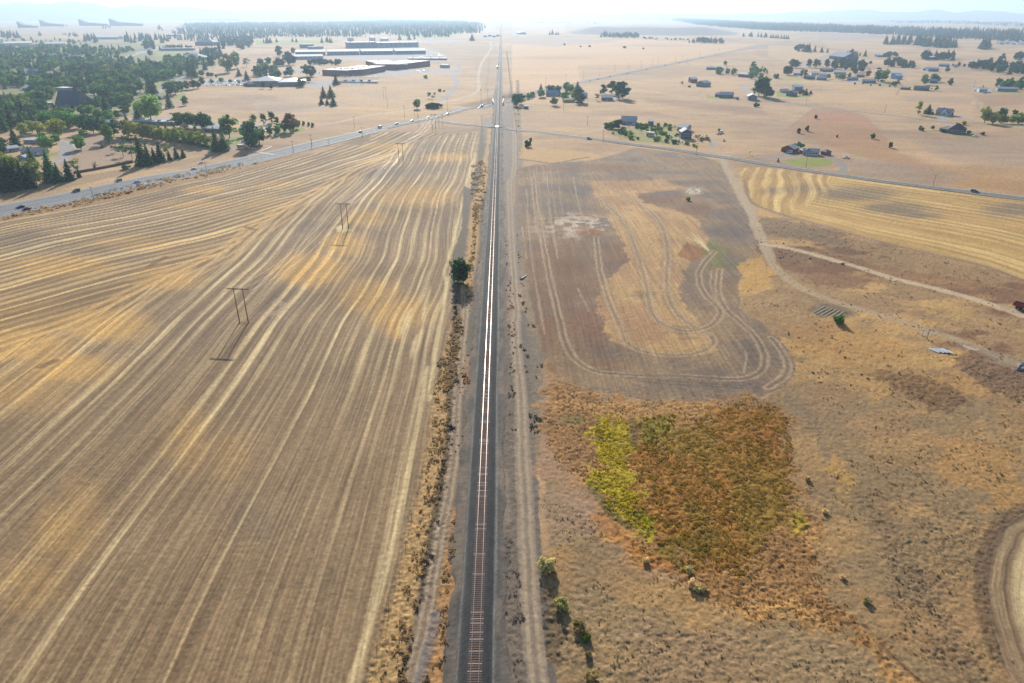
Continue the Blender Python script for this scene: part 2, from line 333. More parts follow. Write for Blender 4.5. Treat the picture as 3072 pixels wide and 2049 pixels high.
# --- brown open lot beside the highway, verges
mix(poly('U3 980,560 1290,540 1700,440 2240,560 2240,980 1400,1100 1200,1140 640,1340 0,1560 0,1420 560,1300 1000,1200 1000,930 1260,800', 3, .8), col((172, 148, 126)), .9)
mix(poly('S1 0,890 300,830 760,710 1300,620 2050,480 2200,490 1700,590 1200,690 600,830 0,950', 2, .6), col((166, 142, 112)), .9)
mix(poly('U3 160,1560 700,1420 1200,1380 700,1360 0,1500', 2, 1), col((158, 140, 90)), .5)
mix(poly('S1 0,1080 500,970 900,880 1500,735 2351,560 2351,600 1900,715 1500,800 1000,915 500,1020 0,1110', 1.5, .6), col((178, 146, 104)), .9, R=.25)
mix(poly('A -900,560 0,398 440,315 960,208 1390,97 1420,108 1000,216 450,338 0,414 -900,590', 1.5, .5), col((176, 142, 100)), .9, R=.25)
line('A -900,592 0,413 450,336 720,280 1000,215 1250,155 1420,112', 1.2, col((150, 112, 78)), .6)
mix(poly('S2 780,595 960,510 1060,490 1040,560 960,598', 2, .8), col((140, 122, 92)), .95, R=.3)
line('S2 780,597 870,592 960,597', 1.5, UMB, .8); line('S2 80,765 150,745 240,722', 1.5, col((110, 92, 70)), .8)
mix(poly('S2 0,690 400,640 740,590 1100,480 1700,420 2060,425 2070,300 1960,290 1500,380 1100,450 500,600 0,720', 2, .5), col((188, 160, 132)), .6)
# --- left stubble field
LF = 'A -900,592 0,413 450,336 720,280 1000,215 1250,155 1420,112 1540,88 S2 740,605 960,600 1040,565 1080,490 1400,485 1650,490 2060,432 2065,640 2030,700 2020,820 1960,1000 A 2190,250 2175,440 2120,560 2112,700 2135,800 2100,950 2080,1050 2060,1254 B 2060,0 2010,350 1970,600 1900,950 1850,1250 1760,1487 1600,2400 -1400,2400'
W, m = poly(LF, 1.8, .45)
mix((W, m), SOIL, 1, zone=1, K=1.0, R=.045)
mm = m
hw = px('A -1500,700 -900,585 0,409 450,332 1000,212 1400,100 1740,-20 S2 1700,300 2400,150')
bord = px('A -900,1300 -300,1110 0,1000 160,955 300,905 440,850 660,735 850,645 1100,535 1150,470 1400,335 1640,190 1800,120 1890,60 S2 1500,540 1750,500 2060,470')
D, S, SG = pdist(hw, W, True)
def dside(pts, W):                                     # signed metres from a border line, + on its lower right
    D_, S_, G_ = pdist(pts, W, True); return D_*G_
bs = dside(bord, W)
isA = 1-sstep(-3, 3, bs+(n2[W]-.5)*8)
x, y = X[W], Y[W]
wig = (vnoise(y/62.+4, x/400., 31)-.5)*4+(vnoise(y/27., x/160.+3, 32)-.5)*1.2+(vnoise(y/150., x/110.+3, 33)-.5)*6
uB = x+wig*sstep(130, 240, y)+(vnoise(y/40., x/60., 36)-.5)*1.2+.035*np.minimum(y-100, 0)
uA = D+(vnoise(S/70., D/60., 34)-.5)*4
# chaff rows: one every header width, some strong, some faint, breaking up along the run
def rows(u, v, w_, s, duty=.2):
    k = np.floor(u/w_); f = u/w_-k; jit = .5+.28*(hsh(k, k*0, s)-.5)
    st = .25+.75*hsh(k, k*0+7, s); br = .4+1.2*fbm(v/55.+k*13.7, k*3.1, 3, s+1)-.35
    wd = duty*(.6+.8*hsh(k, k*0+3, s))*(.7+.6*vnoise(v/30.+k*5, k*2.0, s+5))
    return (1-sstep(wd*.35, wd, np.abs(f-jit)))*np.clip(st*br*1.25, 0, 1)
rA = rows(uA, S, 6.4, 41, .36)*1.15; nb = .2+.8*sstep(150, 250, y); rB = rows(uB, y, 6.6, 43, .22)*nb+rows(uB+2.7, y, 15.5, 47, .07)*(.55+.35*sstep(140, 240, y))+rows(uB, y, 2.9, 53, .2)*.34+rows(uB, y, 1.1, 57, .3)*.22
uu = np.where(isA > .5, uA, uB); r = rA*isA+rB*(1-isA)
UU[W] = np.where(m > .3, uu, UU[W]); VV[W] = np.where(m > .3, np.where(isA > .5, S, y), VV[W])
# patches of gold straw and of soft-edged grey
def blobs(lst, W, base=None):
    g = np.zeros(PX[W].shape) if base is None else base
    for s, rx, ry, a in lst:
        (cx, cy), = px(s); q = np.hypot((PXw[W]-cx)/rx, (PYw[W]-cy)/ry); g = np.maximum(g, a*(1-sstep(.25, 1.25, q)))
    return g
gold = blobs([('A 1460,640', 130, 60, 1), ('A 1620,520', 90, 45, .8), ('A 1880,840', 120, 60, .75), ('A 1740,760', 110, 55, .7), ('A 1950,300', 150, 40, .6), ('A 1720,400', 90, 30, .6), ('A 2100,110', 90, 14, .8), ('A 1820,60', 90, 14, .7),
              ('A 120,1000', 180, 60, .8), ('A 500,900', 160, 60, .85), ('A 300,1100', 180, 60, .8), ('A 800,680', 120, 40, .7), ('A 950,270', 90, 16, .9), ('A 300,620', 200, 40, .55), ('A 600,520', 200, 30, .5), ('A 850,330', 160, 18, .6), ('A 1300,250', 120, 16, .5),
              ('B 880,330', 90, 110, .42), ('B 300,760', 130, 120, .42), ('B 80,100', 190, 90, .5), ('B 380,620', 80, 90, .35), ('B 1080,420', 80, 90, .25), ('B 150,1000', 120, 110, .35), ('A 1180,445', 30, 8, .8), ('A 1860,880', 40, 60, .9)], W)
gold = np.clip(gold*(.75+.95*n3[W])+(n4[W]-.56)*1.1*isA+isA*.2, 0, 1)
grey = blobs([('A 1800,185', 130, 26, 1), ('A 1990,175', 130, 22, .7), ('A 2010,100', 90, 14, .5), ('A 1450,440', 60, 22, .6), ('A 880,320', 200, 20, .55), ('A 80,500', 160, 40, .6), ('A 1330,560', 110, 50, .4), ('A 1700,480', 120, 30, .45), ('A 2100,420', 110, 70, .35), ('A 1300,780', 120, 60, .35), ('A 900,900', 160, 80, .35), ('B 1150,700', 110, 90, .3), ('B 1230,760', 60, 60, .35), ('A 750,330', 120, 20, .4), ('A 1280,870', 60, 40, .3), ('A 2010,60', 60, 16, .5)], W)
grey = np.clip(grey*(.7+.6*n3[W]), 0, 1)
c = CC[W].copy(); s0 = SOIL*(1+(n3[W][..., None]-.5)*.35)*np.array([1, .985, .97])
s0 = s0+(col((150, 124, 96))-s0)*np.clip((n4[W][..., None]-.5)*3, 0, .6)
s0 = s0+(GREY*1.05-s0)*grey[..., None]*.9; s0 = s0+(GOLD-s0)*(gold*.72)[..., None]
rc = STRAW+(GOLD*1.12-STRAW)*np.clip(gold*1.2+.2*isA, 0, 1)[..., None]
s0 = s0+(rc*1.06-s0)*np.clip(r*(1-.5*grey)*(.8+.75*gold+.2*isA), 0, 1)[..., None]; s0 = s0*(1-.17*(1-isA)*(1-np.clip(r*1.5, 0, 1)))[..., None]
# dark gaps beside the rows in the fan-shaped half
s0 = s0*(1-.30*isA*(1-np.clip(rA, 0, 1)))[..., None]
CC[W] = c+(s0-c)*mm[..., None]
# headlands along the border
for dlt, a in ((0, .7), (6, .45), (-5, .5), (11, .35)):
    bl = [(p[0]+dlt*2.2*(p[1]-HZ)/500., p[1]+dlt*1.2*(p[1]-HZ)/500.) for p in bord[1:-3]]
    line(bl, 1.6, GOLD*1.15, a, 1.0)
for s, wd, a in (('A 2225,120 2180,300 2110,600 2085,650 2100,700 2090,800 2070,900 2050,1000 2020,1254', .6, .7), ('B 2010,0 1960,300 1900,600 1860,780 1780,1100 1650,1487', .5, .65), ('A 1990,900 1950,1000 1930,1080', 3.0, .8), ('A 1935,800 1880,980', 4.5, .7),
                 ('A 2030,700 2000,800 1985,930', 1.6, .6), ('A 2235,90 2200,300 2150,520', 1.0, .6)):
    line(s, wd, STRAW*1.05, a, .8, taper=wd > 1.4)
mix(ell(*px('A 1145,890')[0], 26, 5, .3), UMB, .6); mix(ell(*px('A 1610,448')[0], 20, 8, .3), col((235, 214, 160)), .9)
for i, rr in enumerate((26, 34, 42)):
    p0 = px('A 1290,830')[0]; line([(p0[0]+rr*cos(a)*1.1-8, p0[1]-8+rr*.55*sin(a)) for a in np.linspace(-1.4, 1.9, 9)], .5, TRK, .5, .3)
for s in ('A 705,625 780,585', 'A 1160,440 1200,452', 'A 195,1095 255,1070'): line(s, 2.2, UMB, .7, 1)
# --- strip between field and track
mix(poly('B 2070,-60 2250,-60 2250,1600 1780,1600 1880,1150 1960,700 2010,350', 2, .3), CIND, 1, zone=6, K=0, R=.07)
mix(poly('S2 2065,432 2230,432 2200,700 2180,1176 A 2290,400 2255,1254 2068,1254 2100,950 2135,800 2115,700 2130,560 2170,440 2180,250 S2 1965,1000 2025,820', 2, .3), CIND, 1, zone=6, K=0, R=.07)
mix(poly('S2 2070,350 2190,330 2195,600 2110,620', 3, 1), col((150, 146, 140)), .8)
VG = 'S2 2150,430 2145,620 2120,700 2090,1000 A 2230,330 2225,560 2185,720 2185,800 2130,960 2090,1254 B 2090,20 2050,400 2010,650 1940,900 1890,1150 1820,1400 1790,1600'
line(VG, 5.2, col((158, 134, 104)), .9, 1.6, R=.22); line(VG, 3.4, col((204, 170, 120)), .85, 1.6, R=.2)
line('A 2150,720 2155,850 2125,1000 2115,1254 B 2125,260 2085,560 2050,720 2010,980 1990,1100', 1.6, col((88, 76, 66)), .8, 1.0, R=.25)
line('B 2190,-40 2190,60 2170,120', 2.2, col((188, 142, 104)), .7, 1); line('B 2135,690 2115,960 2075,1200 2040,1400 2010,1600', 3.0, col((194, 150, 100)), .8, 1.4, R=.18)
line('A 2200,760 2170,1000 2160,1254 B 2155,0 2145,250 2130,500 2085,720 2040,960 1995,1220 1920,1487 1880,1700', 2.9, col((152, 134, 118)), .9, .5, zone=9)
line('A 2200,760 2170,1000 2160,1254 B 2155,0 2145,250 2130,500 2085,720 2040,960 1995,1220 1920,1487 1880,1700', .4, TRK, .6, .3, pair=.8)
line('B 2060,1160 2010,1350 1960,1487', 1.2, col((132, 130, 136)), .7, .8)
# --- strip right of the track with the access road
mix(poly('Q 700,0 860,0 860,500 1040,900 960,1568 R 1240,0 1250,600 1400,1568 1420,1900 900,1900 930,0 Q 690,1568', 2, .4), col((124, 116, 112)), 1, zone=6, R=.08)
mix(poly('S3 0,0 20,440 60,620 60,900 10,1176 C 60,150 95,300 90,700 40,700 -20,300 -10,0', 2, .5), col((140, 132, 130)), .9, zone=6, R=.08)
line('S3 52,0 62,440 82,700 C 80,180 100,500 130,760 175,980 185,1040 Q 960,800 1010,980 990,1568', 3.6, col((140, 128, 114)), .8, 1.8, R=.1)
RR_RD = 'S3 20,460 25,700 10,900 C 40,200 50,450 62,650 75,850 Q 830,600 845,900 880,1200 885,1568 R 1140,0 1160,500 1175,800 1190,1100 1240,1568 1290,1900'
line('Q 760,700 800,1100 790,1568 R 1060,0 1040,500 1080,900 1110,1300 1130,1700', 4.0, col((130, 118, 106)), .7, 1.5, R=.14)
line('Q 790,350 800,700', 1.2, col((196, 160, 130)), .5, 1)
line(RR_RD, 3.4, DIRT, .95, .6, zone=9, R=.03); line(RR_RD, .55, TRK, .55, .35, pair=.85); line(RR_RD, .7, col((146, 134, 122)), .6, .3)
line('R 990,40 1000,300 1000,420', 1.8, col((150, 140, 132)), .7, 1)
# --- fallow field right of the track
FFP = 'C 72,165 180,130 400,120 600,60 880,90 990,130 1050,230 1130,350 1150,480 1180,560 1100,575 1100,620 1065,680 1075,800 1180,870 1270,930 1320,1010 1325,1090 1250,1150 1130,1190 950,1202 700,1197 360,1137 230,1060 190,1000 140,750 95,500'
W, m = poly(FFP, 2.5, .5)
fal = TAN*.76+(GREY*.98-TAN*.76)*np.clip((n3[W][..., None]-.4)*2.6, 0, 1); fal = fal*(1+(n7[W]-.5)[..., None]*.3)
CC[W] += (fal-CC[W])*m[..., None]; ZN[W] = np.where(m > .5, 3, ZN[W]); KK[W] += (.8-KK[W])*m; RR[W] += (.09-RR[W])*m
redm = blobs([('C 260,640', 150, 130, 1), ('C 330,880', 170, 100, 1), ('C 520,560', 90, 60, .7), ('C 700,300', 120, 30, .9), ('C 860,350', 80, 30, .8), ('C 200,160', 160, 14, .9), ('C 480,150', 130, 14, 1), ('C 560,740', 60, 60, .5), ('C 700,960', 220, 30, .6), ('C 1000,700', 50, 40, .5), ('C 420,1030', 150, 30, .7)], W)
CC[W] += (col((132, 98, 76))-CC[W])*(np.clip(redm*(.35+1.3*n7[W]), 0, 1)*m*.85)[..., None]
gry = blobs([('C 200,330', 130, 60, .8), ('C 330,270', 60, 60, .7), ('C 400,520', 60, 50, .7), ('C 1050,430', 60, 60, .9), ('C 960,240', 90, 60, .6), ('C 720,270', 80, 20, .7), ('C 900,1130', 250, 40, .9), ('C 1150,980', 90, 90, .7), ('C 880,700', 60, 70, .6), ('C 600,1150', 200, 26, .7)], W)
CC[W] += (col((118, 108, 104))-CC[W])*(np.clip(gry*(.4+1.0*n3[W]), 0, 1)*m*.8)[..., None]
Wg, mg = poly('C 400,210 720,208 850,245 700,258 610,270 640,310 830,370 895,410 935,500 910,560 830,620 805,680 810,740 850,820 950,920 985,985 920,1005 700,1002 560,965 480,900 450,830 435,750 450,690 500,640 585,570 530,470 480,380 430,290', 4, 1.3)
gl = col((206, 172, 122)); gl = gl+(col((184, 146, 108))-gl)*np.clip((n3[Wg][..., None]-.35)*2.8, 0, 1)
mg = mg*np.clip(.25+1.6*sstep(.36, .56, n7[Wg]*.6+n3[Wg]*.4+.12*(PX[Wg] > 1830)), 0, 1); CC[Wg] += (gl-CC[Wg])*(mg*.9)[..., None]
mix(poly('C 100,55 420,75 460,95 380,120 180,135 85,110', 3, 1.5), col((206, 168, 112)), .8); line('C 85,115 180,125 240,135 330,115 400,100', 2.2, col((96, 84, 74)), .7, 1.5, R=.3)
mix(poly('C 790,560 835,500 925,545 870,590', 3, .8), RUST, .75)
mix(ell(*px('C 960,560')[0], 34, 44, .5), col((128, 132, 72)), .75); mix(ell(*px('C 1060,600')[0], 34, 8, .5), col((120, 124, 70)), .6)
for i in range(7): line([px('C 935,535')[0], px('C %d,%d' % (840+i*9, 478+i*3-(i % 3)*14))[0]], .5, STRAW, .55, .3)
Ww, mw = ell(*px('C 330,420')[0], 105, 34, .5, 1.5); mix((Ww, mw*sstep(.46, .62, n2[Ww])), col((214, 200, 186)), .9)
mix(ell(*px('C 400,450')[0], 36, 11, .4), col((150, 98, 62)), .8)
Ww, mw = ell(*px('C 872,258')[0], 24, 12, .5); mix((Ww, mw*sstep(.35, .55, n1[Ww])), col((214, 206, 192)), .9)
for s in ('C 520,250 640,330 700,380 740,460 755,560 745,650 750,740 790,820 870,880 950,920 960,960 900,990 800,1000 650,985 570,950 540,880 490,760 450,640 440,560 430,470',
          'C 450,300 560,400 600,500 640,620 660,720 680,820 730,870 830,900 920,890 980,850 990,800 920,740 890,680 890,620 960,540',
          'C 960,630 950,700 1000,800 1100,880 1170,960 1195,1040 1150,1090 1050,1110 800,1090 500,1075 400,1060 300,980 260,800 220,640 200,520 160,350 150,200',
          'C 985,620 970,720 1010,800', 'C 1215,930 1290,1020 1290,1090 1200,1140'):
    line(s, .7, TRK*1.02, .7, .35, pair=1.15); line(s, 5.0, col((150, 124, 98)), .3, 1.5); line(s, .8, col((120, 96, 78)), .3, .4)
for s in ('C 330,200 350,320 400,460', 'C 210,190 230,400 260,560', 'C 120,250 130,500 200,900', 'C 1060,940 1110,1000 1090,1080', 'C 1000,960 1030,1010', 'C 150,160 165,300 200,420', 'C 350,700 400,800', 'C 100,420 120,560'):
    line(s, .45, TRK, .5, .3)
for k in range(4): line('C %d,%d %d,%d %d,%d' % (390+k*50, 1050+k*12, 700, 1080+k*14, 1130-k*10, 1110+k*12), .35, col((96, 88, 84)), .45, .3)
for k in range(5): line('C %d,150 %d,300 %d,500' % (130+k*32, 150+k*30, 190+k*28), .4, TRK, .3, .3)
mix(ell(*px('C 845,297')[0], 10, 6, .4), col((160, 160, 50)), .9)
# --- golden stubble on the right
GFP = 'C 1060,155 1150,150 1500,190 1800,230 2100,270 2351,300 3300,420 3300,980 2700,760 2351,640 2200,590 2000,545 1650,480 1500,440 1300,380 1150,330 1110,290 1095,210'
W, m = poly(GFP, 1.8, .4)
lo = px('C 1095,300 1150,330 1300,380 1500,440 1650,480 2000,545 2200,590 2351,640 2700,760 3300,980')
D, S, SG = pdist(lo, W, True)
q = np.interp(PX[W], *zip(*px('C 1060,155 1500,190 1800,230 2351,300 3300,420'))); ql = np.interp(PX[W], *zip(*lo))
def inv(a): return 245000./np.maximum(a-HZ, 5)
tt = (inv(PY[W])-inv(ql))/(inv(q)-inv(ql)+1e-6); uG = tt*95*(1+.0*S)+(vnoise(S/60., D/50., 61)-.5)*3
obl = 1-sstep(-6, 6, dside(px('C 1500,185 1480,260 1330,345 1280,380'), W)*-1)
uO = X[W]*.93-Y[W]*.37+(vnoise(X[W]/30., Y[W]/30., 62)-.5)*5
rG = rows(uG, S, 5.2, 63, .42); rO = rows(uO, Y[W], 9., 65, .34)*1.2
r = rG*(1-obl)+rO*obl
g0 = col((208, 170, 104))*(1+(n3[W]-.5)*.4)[..., None]; gr = blobs([('C 1600,270', 150, 26, 1), ('C 1780,335', 130, 22, 1), ('C 1880,365', 90, 14, .9), ('C 1250,260', 60, 16, .8), ('C 2300,340', 120, 26, .9), ('C 1380,250', 90, 20, .6)], W)
g0 = g0+(col((146, 128, 108))-g0)*np.clip(gr*1.15*(.7+.6*n3[W]), 0, .95)[..., None]; g0 = g0*(1-.2*(1-r))[..., None]
g0 = g0+(col((232, 202, 138))-g0)*np.clip(r*(1-.6*gr), 0, 1)[..., None]*.9
CC[W] += (g0-CC[W])*m[..., None]; ZN[W] = np.where(m > .5, 2, ZN[W]); KK[W] += (.8-KK[W])*m; RR[W] += (.03-RR[W])*m
UU[W] = np.where(m > .3, np.where(obl > .5, uO, uG), UU[W]); VV[W] = np.where(m > .3, np.where(obl > .5, Y[W], S), VV[W])
line('C 1095,210 1115,300 1150,335 1300,386 1500,446 1650,486 2000,552 2200,598 2351,650 2700,770', 1.4, col((140, 116, 94)), .8, 1.0); line('C 1130,332 1300,392 1500,452 1700,495', .5, TRK, .5, .4)
# --- rough grazing right of the fallow field
RGP = 'C 1150,345 1300,392 1500,452 1650,492 2000,558 2200,604 2351,656 2900,850 3300,1100 3300,3400 300,3400 245,2600 215,2000 190,1500 195,1010 360,1140 700,1200 950,1205 1200,1180 1330,1100 1320,1010 1180,870 1080,800 1065,680 1120,570 1180,500'
W, m = poly(RGP, 3, .8)
x, y = X[W], Y[W]; a1 = fbm(x/26., y/13., 4, 71); a2 = fbm(x/9.+5, y/6., 4, 72); a3 = fbm(x/50., y/34., 3, 73)
g = col((172, 142, 104))*(1+(a2-.5)*.5)[..., None]
up = (1-sstep(1040, 1240, PY[W])); 
g = g+(col((208, 170, 112))-g)*(sstep(.50, .66, a1)*(.35+.6*up))[..., None]
g = g+(col((134, 100, 74))-g)*(sstep(.52, .66, a3*.5+a2*.5)*(.25+.75*up))[..., None]
g = g+(col((148, 130, 102))-g)*(sstep(.48, .62, fbm(x/14.+31, y/12., 3, 74))*(1-up)*.6)[..., None]
CC[W] += (g-CC[W])*m[..., None]; RR[W] += (.13-RR[W])*m; KK[W] *= (1-m)
Wd = lambda s, c, a=.7, w_=1.5, so=5, R=None: mix(poly(s, so, w_), col(c), a, R=R)
Wd('D 170,0 240,60 330,330 430,560 560,760 900,980 700,960 380,700 230,520 160,500', (182, 148, 120), .75)
Wd('D 160,540 330,560 450,690 430,760 200,800', (176, 150, 128), .5)
Wd('D 1400,0 1900,0 2351,60 2351,150 2100,120 1800,60 1700,160 1560,60', (206, 166, 104), .55, 2.5, 9)
Wd('D 1650,30 1800,10 2000,50 2100,110 2050,170 1950,190 1850,120', (124, 94, 66), .7, 2.5, 9, .3)
Wd('D 1950,340 2250,320 2351,380 2351,620 2200,580 2000,480', (196, 152, 92), .6, 2.5, 10)
Wd('D 1480,340 1560,440 1600,540 1540,600 1500,480', (208, 166, 92), .6, 2.5, 6)
Wd('D 1280,100 1400,180 1500,380 1480,470 1420,300 1300,180', (150, 130, 108), .7, 1, 6)
Wd('D 1640,560 1760,600 1900,900 2100,1250 2150,1400 2050,1400 1850,1050 1700,800', (138, 116, 92), .6, 3, 14, .3)
Wd('D 1850,640 2150,680 2160,900 2000,1000 1800,800', (152, 130, 96), .5, 3, 12, .28)
Wd('D 300,1000 800,1150 1500,1250 1800,1419 1900,1600 300,1600', (166, 144, 112), .6, 3, 14, .2)
Wd('D 600,1180 950,1150 1150,1300 900,1419 600,1419', (154, 130, 106), .5, 3, 14, .25)
Wd('D 170,980 330,1100 320,1250 250,1300 190,1150', (96, 84, 70), .65, 2, 8, .35)
Wd('C 2000,1000 2150,990 2351,1070 2351,1190 2200,1150', (116, 92, 78), .75, 2.5, 8, .3)
Wd('C 1160,380 1500,450 1560,520 1200,470', (134, 114, 94), .7, 2, 4, .25); Wd('C 1190,500 1400,560 1380,640 1250,620', (132, 98, 74), .7, 2.5, 5)
Wd('C 1500,540 1900,620 2351,690 2351,760 1900,680 1500,590', (150, 112, 82), .6, 2.5, 5); Wd('C 1080,600 1160,560 1230,640 1200,700 1090,720', (206, 164, 96), .85, 1.5, 4)
Wd('C 1340,600 1700,640 1640,700 1400,690', (140, 100, 76), .6, 2.5, 5); Wd('C 1250,880 1500,850 1700,900 1900,1000 1600,1040 1350,1000', (196, 150, 92), .5, 3, 10)
Wd('C 1400,760 1560,770 1600,820 1540,850 1400,820', (150, 132, 110), .7, 1, 4); Wd('C 1660,720 2100,780 2300,860 2000,820', (204, 170, 110), .6, 2.5, 5)
Wd('C 1395,800 1450,775 1540,790 1580,820 1540,845 1420,835', (124, 108, 88), .75, .8, 3); Wd('C 1880,880 1960,885 1950,900 1890,900', (178, 166, 150), .8, .5, 3)
# meadow in the hollow
MD = 'D 195,70 230,50 350,110 650,152 900,158 1130,140 1260,160 1310,280 1340,480 1420,680 1450,900 1600,1120 1750,1240 1900,1419 2000,1600 1850,1500 1750,1419 1600,1240 1400,1160 1100,1120 950,1050 780,970 650,880 560,790 450,690 400,580 280,460 200,330 170,200'
W, m = poly(MD, 16, 2.6); x, y = X[W], Y[W]; b1 = fbm(x/12., y/12., 4, 81); b2 = fbm(x/3., y/3., 3, 82)
g = col((166, 126, 80))*(1+(b2-.5)*.5)[..., None]; g = g+(col((194, 150, 94))-g)*sstep(.48, .68, b1)[..., None]
CC[W] += (g-CC[W])*(m*.9)[..., None]; ZN[W] = np.where(m > .5, 4, ZN[W]); RR[W] += (.28-RR[W])*m
W, m = poly('D 590,330 700,330 900,240 1050,165 1250,175 1300,300 1310,480 1260,640 1180,820 1130,940 1000,900 850,870 720,800 640,640 590,470', 22, 3.0)
g = col((152, 122, 46))+(col((176, 118, 52))-col((152, 122, 46)))*np.clip(sstep(.42, .66, fbm(X[W]/16., Y[W]/16., 3, 83))*.7+sstep(1500, 1250, PY[W])*.6*(PX[W] > 2150), 0, 1)[..., None]
g = g*(1+(fbm(X[W]/2.2, Y[W]/2.2, 3, 84)-.5)*.6)[..., None]
CC[W] += (g-CC[W])*(m*.92)[..., None]; RR[W] += (.3-RR[W])*m
W, m = poly('D 430,222 585,228 600,330 590,400 560,450 600,520 640,620 700,665 720,700 640,745 560,690 480,620 415,520 440,400 425,300', 9, 2.4); gg = YG*(1+(fbm(X[W]/2., Y[W]/2., 3, 85)-.5)*.8)[..., None]
CC[W] += (gg-CC[W])*(m*.95)[..., None]; RR[W] += (.32-RR[W])*m
mix(poly('D 610,222 790,208 770,290 700,335 640,330', 6, 1.6), col((150, 138, 36)), .8); mix(ell(*px('D 1340,670')[0], 26, 40, .5), YG, .6); mix(ell(*px('D 860,790')[0], 90, 36, .6, 2), col((120, 112, 32)), .6)
mix(ell(*px('D 670,680')[0], 26, 18, .5), col((110, 140, 20)), .7); mix(ell(*px('D 325,240')[0], 30, 14, .5), col((128, 132, 84)), .6)
line('D 595,225 605,300 600,340', 1.4, col((120, 96, 60)), .8, .8); line('D 440,680 560,770 650,860 740,880', 2.2, col((190, 130, 62)), .6, 2)
line('D 640,640 560,720 480,640 410,540', 1.4, col((96, 100, 50)), .6, 1.2)
line('D 1640,1150 1720,1250 1850,1370 1950,1460', .6, col((84, 60, 40)), .85, .5, R=.1); line('D 1650,1175 1740,1290 1880,1419', 1.0, col((196, 160, 112)), .5, .8)
line('D 700,920 900,1030 1050,1100', .9, col((196, 164, 116)), .5, .8)
line(RR_RD, 3.4, DIRT, .95, .6, zone=9, R=.03); line(RR_RD, .55, TRK, .55, .35, pair=.85); line(RR_RD, .7, col((146, 134, 122)), .6, .3)
# --- dirt roads of the farm
R1 = 'C 995,110 1040,200 1090,300 1130,375 1152,450 1180,505 1205,560 1240,625 1300,675 1400,735 1600,795 1900,865 2100,935 2351,1040 2600,1150'
line('C 995,110 1040,200 1090,300 1130,375 1152,450 1185,510 1205,560', 5.0, col((184, 170, 150)), .9, .8, zone=9, K=0, R=.03)
line(R1, 4.0, col((186, 164, 136)), .7, 1.2, zone=9, K=0, R=.04); line(R1, .5, TRK, .5, .4, pair=1.0)
line('C 1185,508 1240,518 1350,535 1550,585 1800,655 2050,708 2280,775 2420,830', 4.0, col((214, 194, 166)), .92, .7, zone=9, K=0, R=.03)
mix(poly('C 2000,900 2351,1010 2351,1080 2150,980', 4, 1), col((152, 136, 118)), .7); mix(poly('C 2080,940 2150,955 2120,965', 2, 1), col((214, 204, 190)), .6)
mix(poly('C 2240,750 2351,760 2351,800 2260,780', 3, 1), col((190, 170, 146)), .7)
# --- round field at the lower right
CF = px('D 2700,560 2500,590 2351,630 2250,690 2195,790 2168,950 2190,1100 2240,1260 2320,1440 2420,1640')
W, m = poly(CF+[(4300, 2500), (4300, 1400)], 2.5, .4); D, S, SG = pdist(CF, W, True)
rC = rows(D, S, 4.6, 91, .2)*.35+rows(D, S, 1.5, 92, .3)*.25
g = col((148, 124, 100))*(1-.22*rows(D, S, .9, 93, .5))[..., None]; g = g+(STRAW*.9-g)*np.clip(rC, 0, 1)[..., None]
g = g+(STRAW-g)*((1-sstep(1.2, 3.0, np.abs(D-7.5)))*.75)[..., None]
CC[W] += (g-CC[W])*m[..., None]; ZN[W] = np.where(m > .5, 5, ZN[W]); KK[W] += (1-KK[W])*m; RR[W] += (.03-RR[W])*m
UU[W] = np.where(m > .3, D, UU[W]); VV[W] = np.where(m > .3, S, VV[W])
line('D 2600,545 2351,622 2245,682 2185,780 2158,950 2180,1110 2230,1280', 1.6, col((104, 86, 70)), .7, 1.0, R=.25)
# --- tracks and minor roads in the middle distance
def road(s, wd, c=(190, 184, 180), a=.9): line(s, wd, col(c), a, 1.0, zone=10)
road('S4 0,165 350,235 600,270 900,300 1150,325 1500,370 1700,395 2000,400 2351,435 2700,470', 7, (150, 142, 134)); road('T3 2351,890 2200,870 2130,820 2120,800 2200,760 2300,720', 8, (176, 172, 172))
road('T4 0,895 100,920', 8, (170, 165, 165)); road('T4 280,610 450,555 560,500 620,480', 14, (166, 166, 170)); road('T4 1340,740 1900,800 2100,830', 6, (150, 146, 140), .6); road('T4 1890,860 1925,900 1930,1000', 3, (170, 150, 130), .6)
road('S4 0,728 120,705 350,700 560,705 640,735 690,790 700,820 680,860', 5.0, (150, 148, 148)); road('S4 120,700 200,680 280,700', 7, (160, 152, 148)); road('S4 1610,330 1605,375', 8, (170, 168, 170)); road('S4 1280,460 1285,410 1700,410', 3, (180, 165, 140), .6)
road('S3 560,515 700,490 1000,435', 4, (196, 180, 156), .7); road('S3 1480,530 1550,560 1600,590', 4, (176, 168, 156), .8); road('S3 1740,505 1840,530 1860,580 1835,635', 4, (176, 168, 156), .8); road('S3 1890,700 1950,690', 12, (186, 176, 164), .8)
road('S3 2280,735 2351,715', 5, (150, 146, 144)); road('T2 380,1125 560,1160 760,1135 1000,1060 1200,1040 1450,1000 1640,950 1850,905 2030,850 2050,800 2040,700 2060,600 2100,530 2170,440 2150,380', 4, (210, 194, 176), .85)
road('T2 1680,930 1780,860 1840,790 1850,740 1800,700 1890,640 1850,590 1780,530 1560,420', 8, (166, 166, 170)); road('T2 1050,715 1400,715 1800,700', 6, (180, 170, 160), .7); road('T2 2110,860 2140,740 2160,640', 2, (180, 150, 130), .5)
road('T1 1560,790 1640,740 1740,670', 11, (170, 168, 172)); road('T1 1360,890 1450,850 1560,790', 11, (170, 168, 172)); road('T1 1140,545 1260,495 1450,440 1620,420 1700,440', 9, (180, 176, 176)); road('T1 1700,440 2000,430 2351,400', 6, (180, 176, 172), .6)
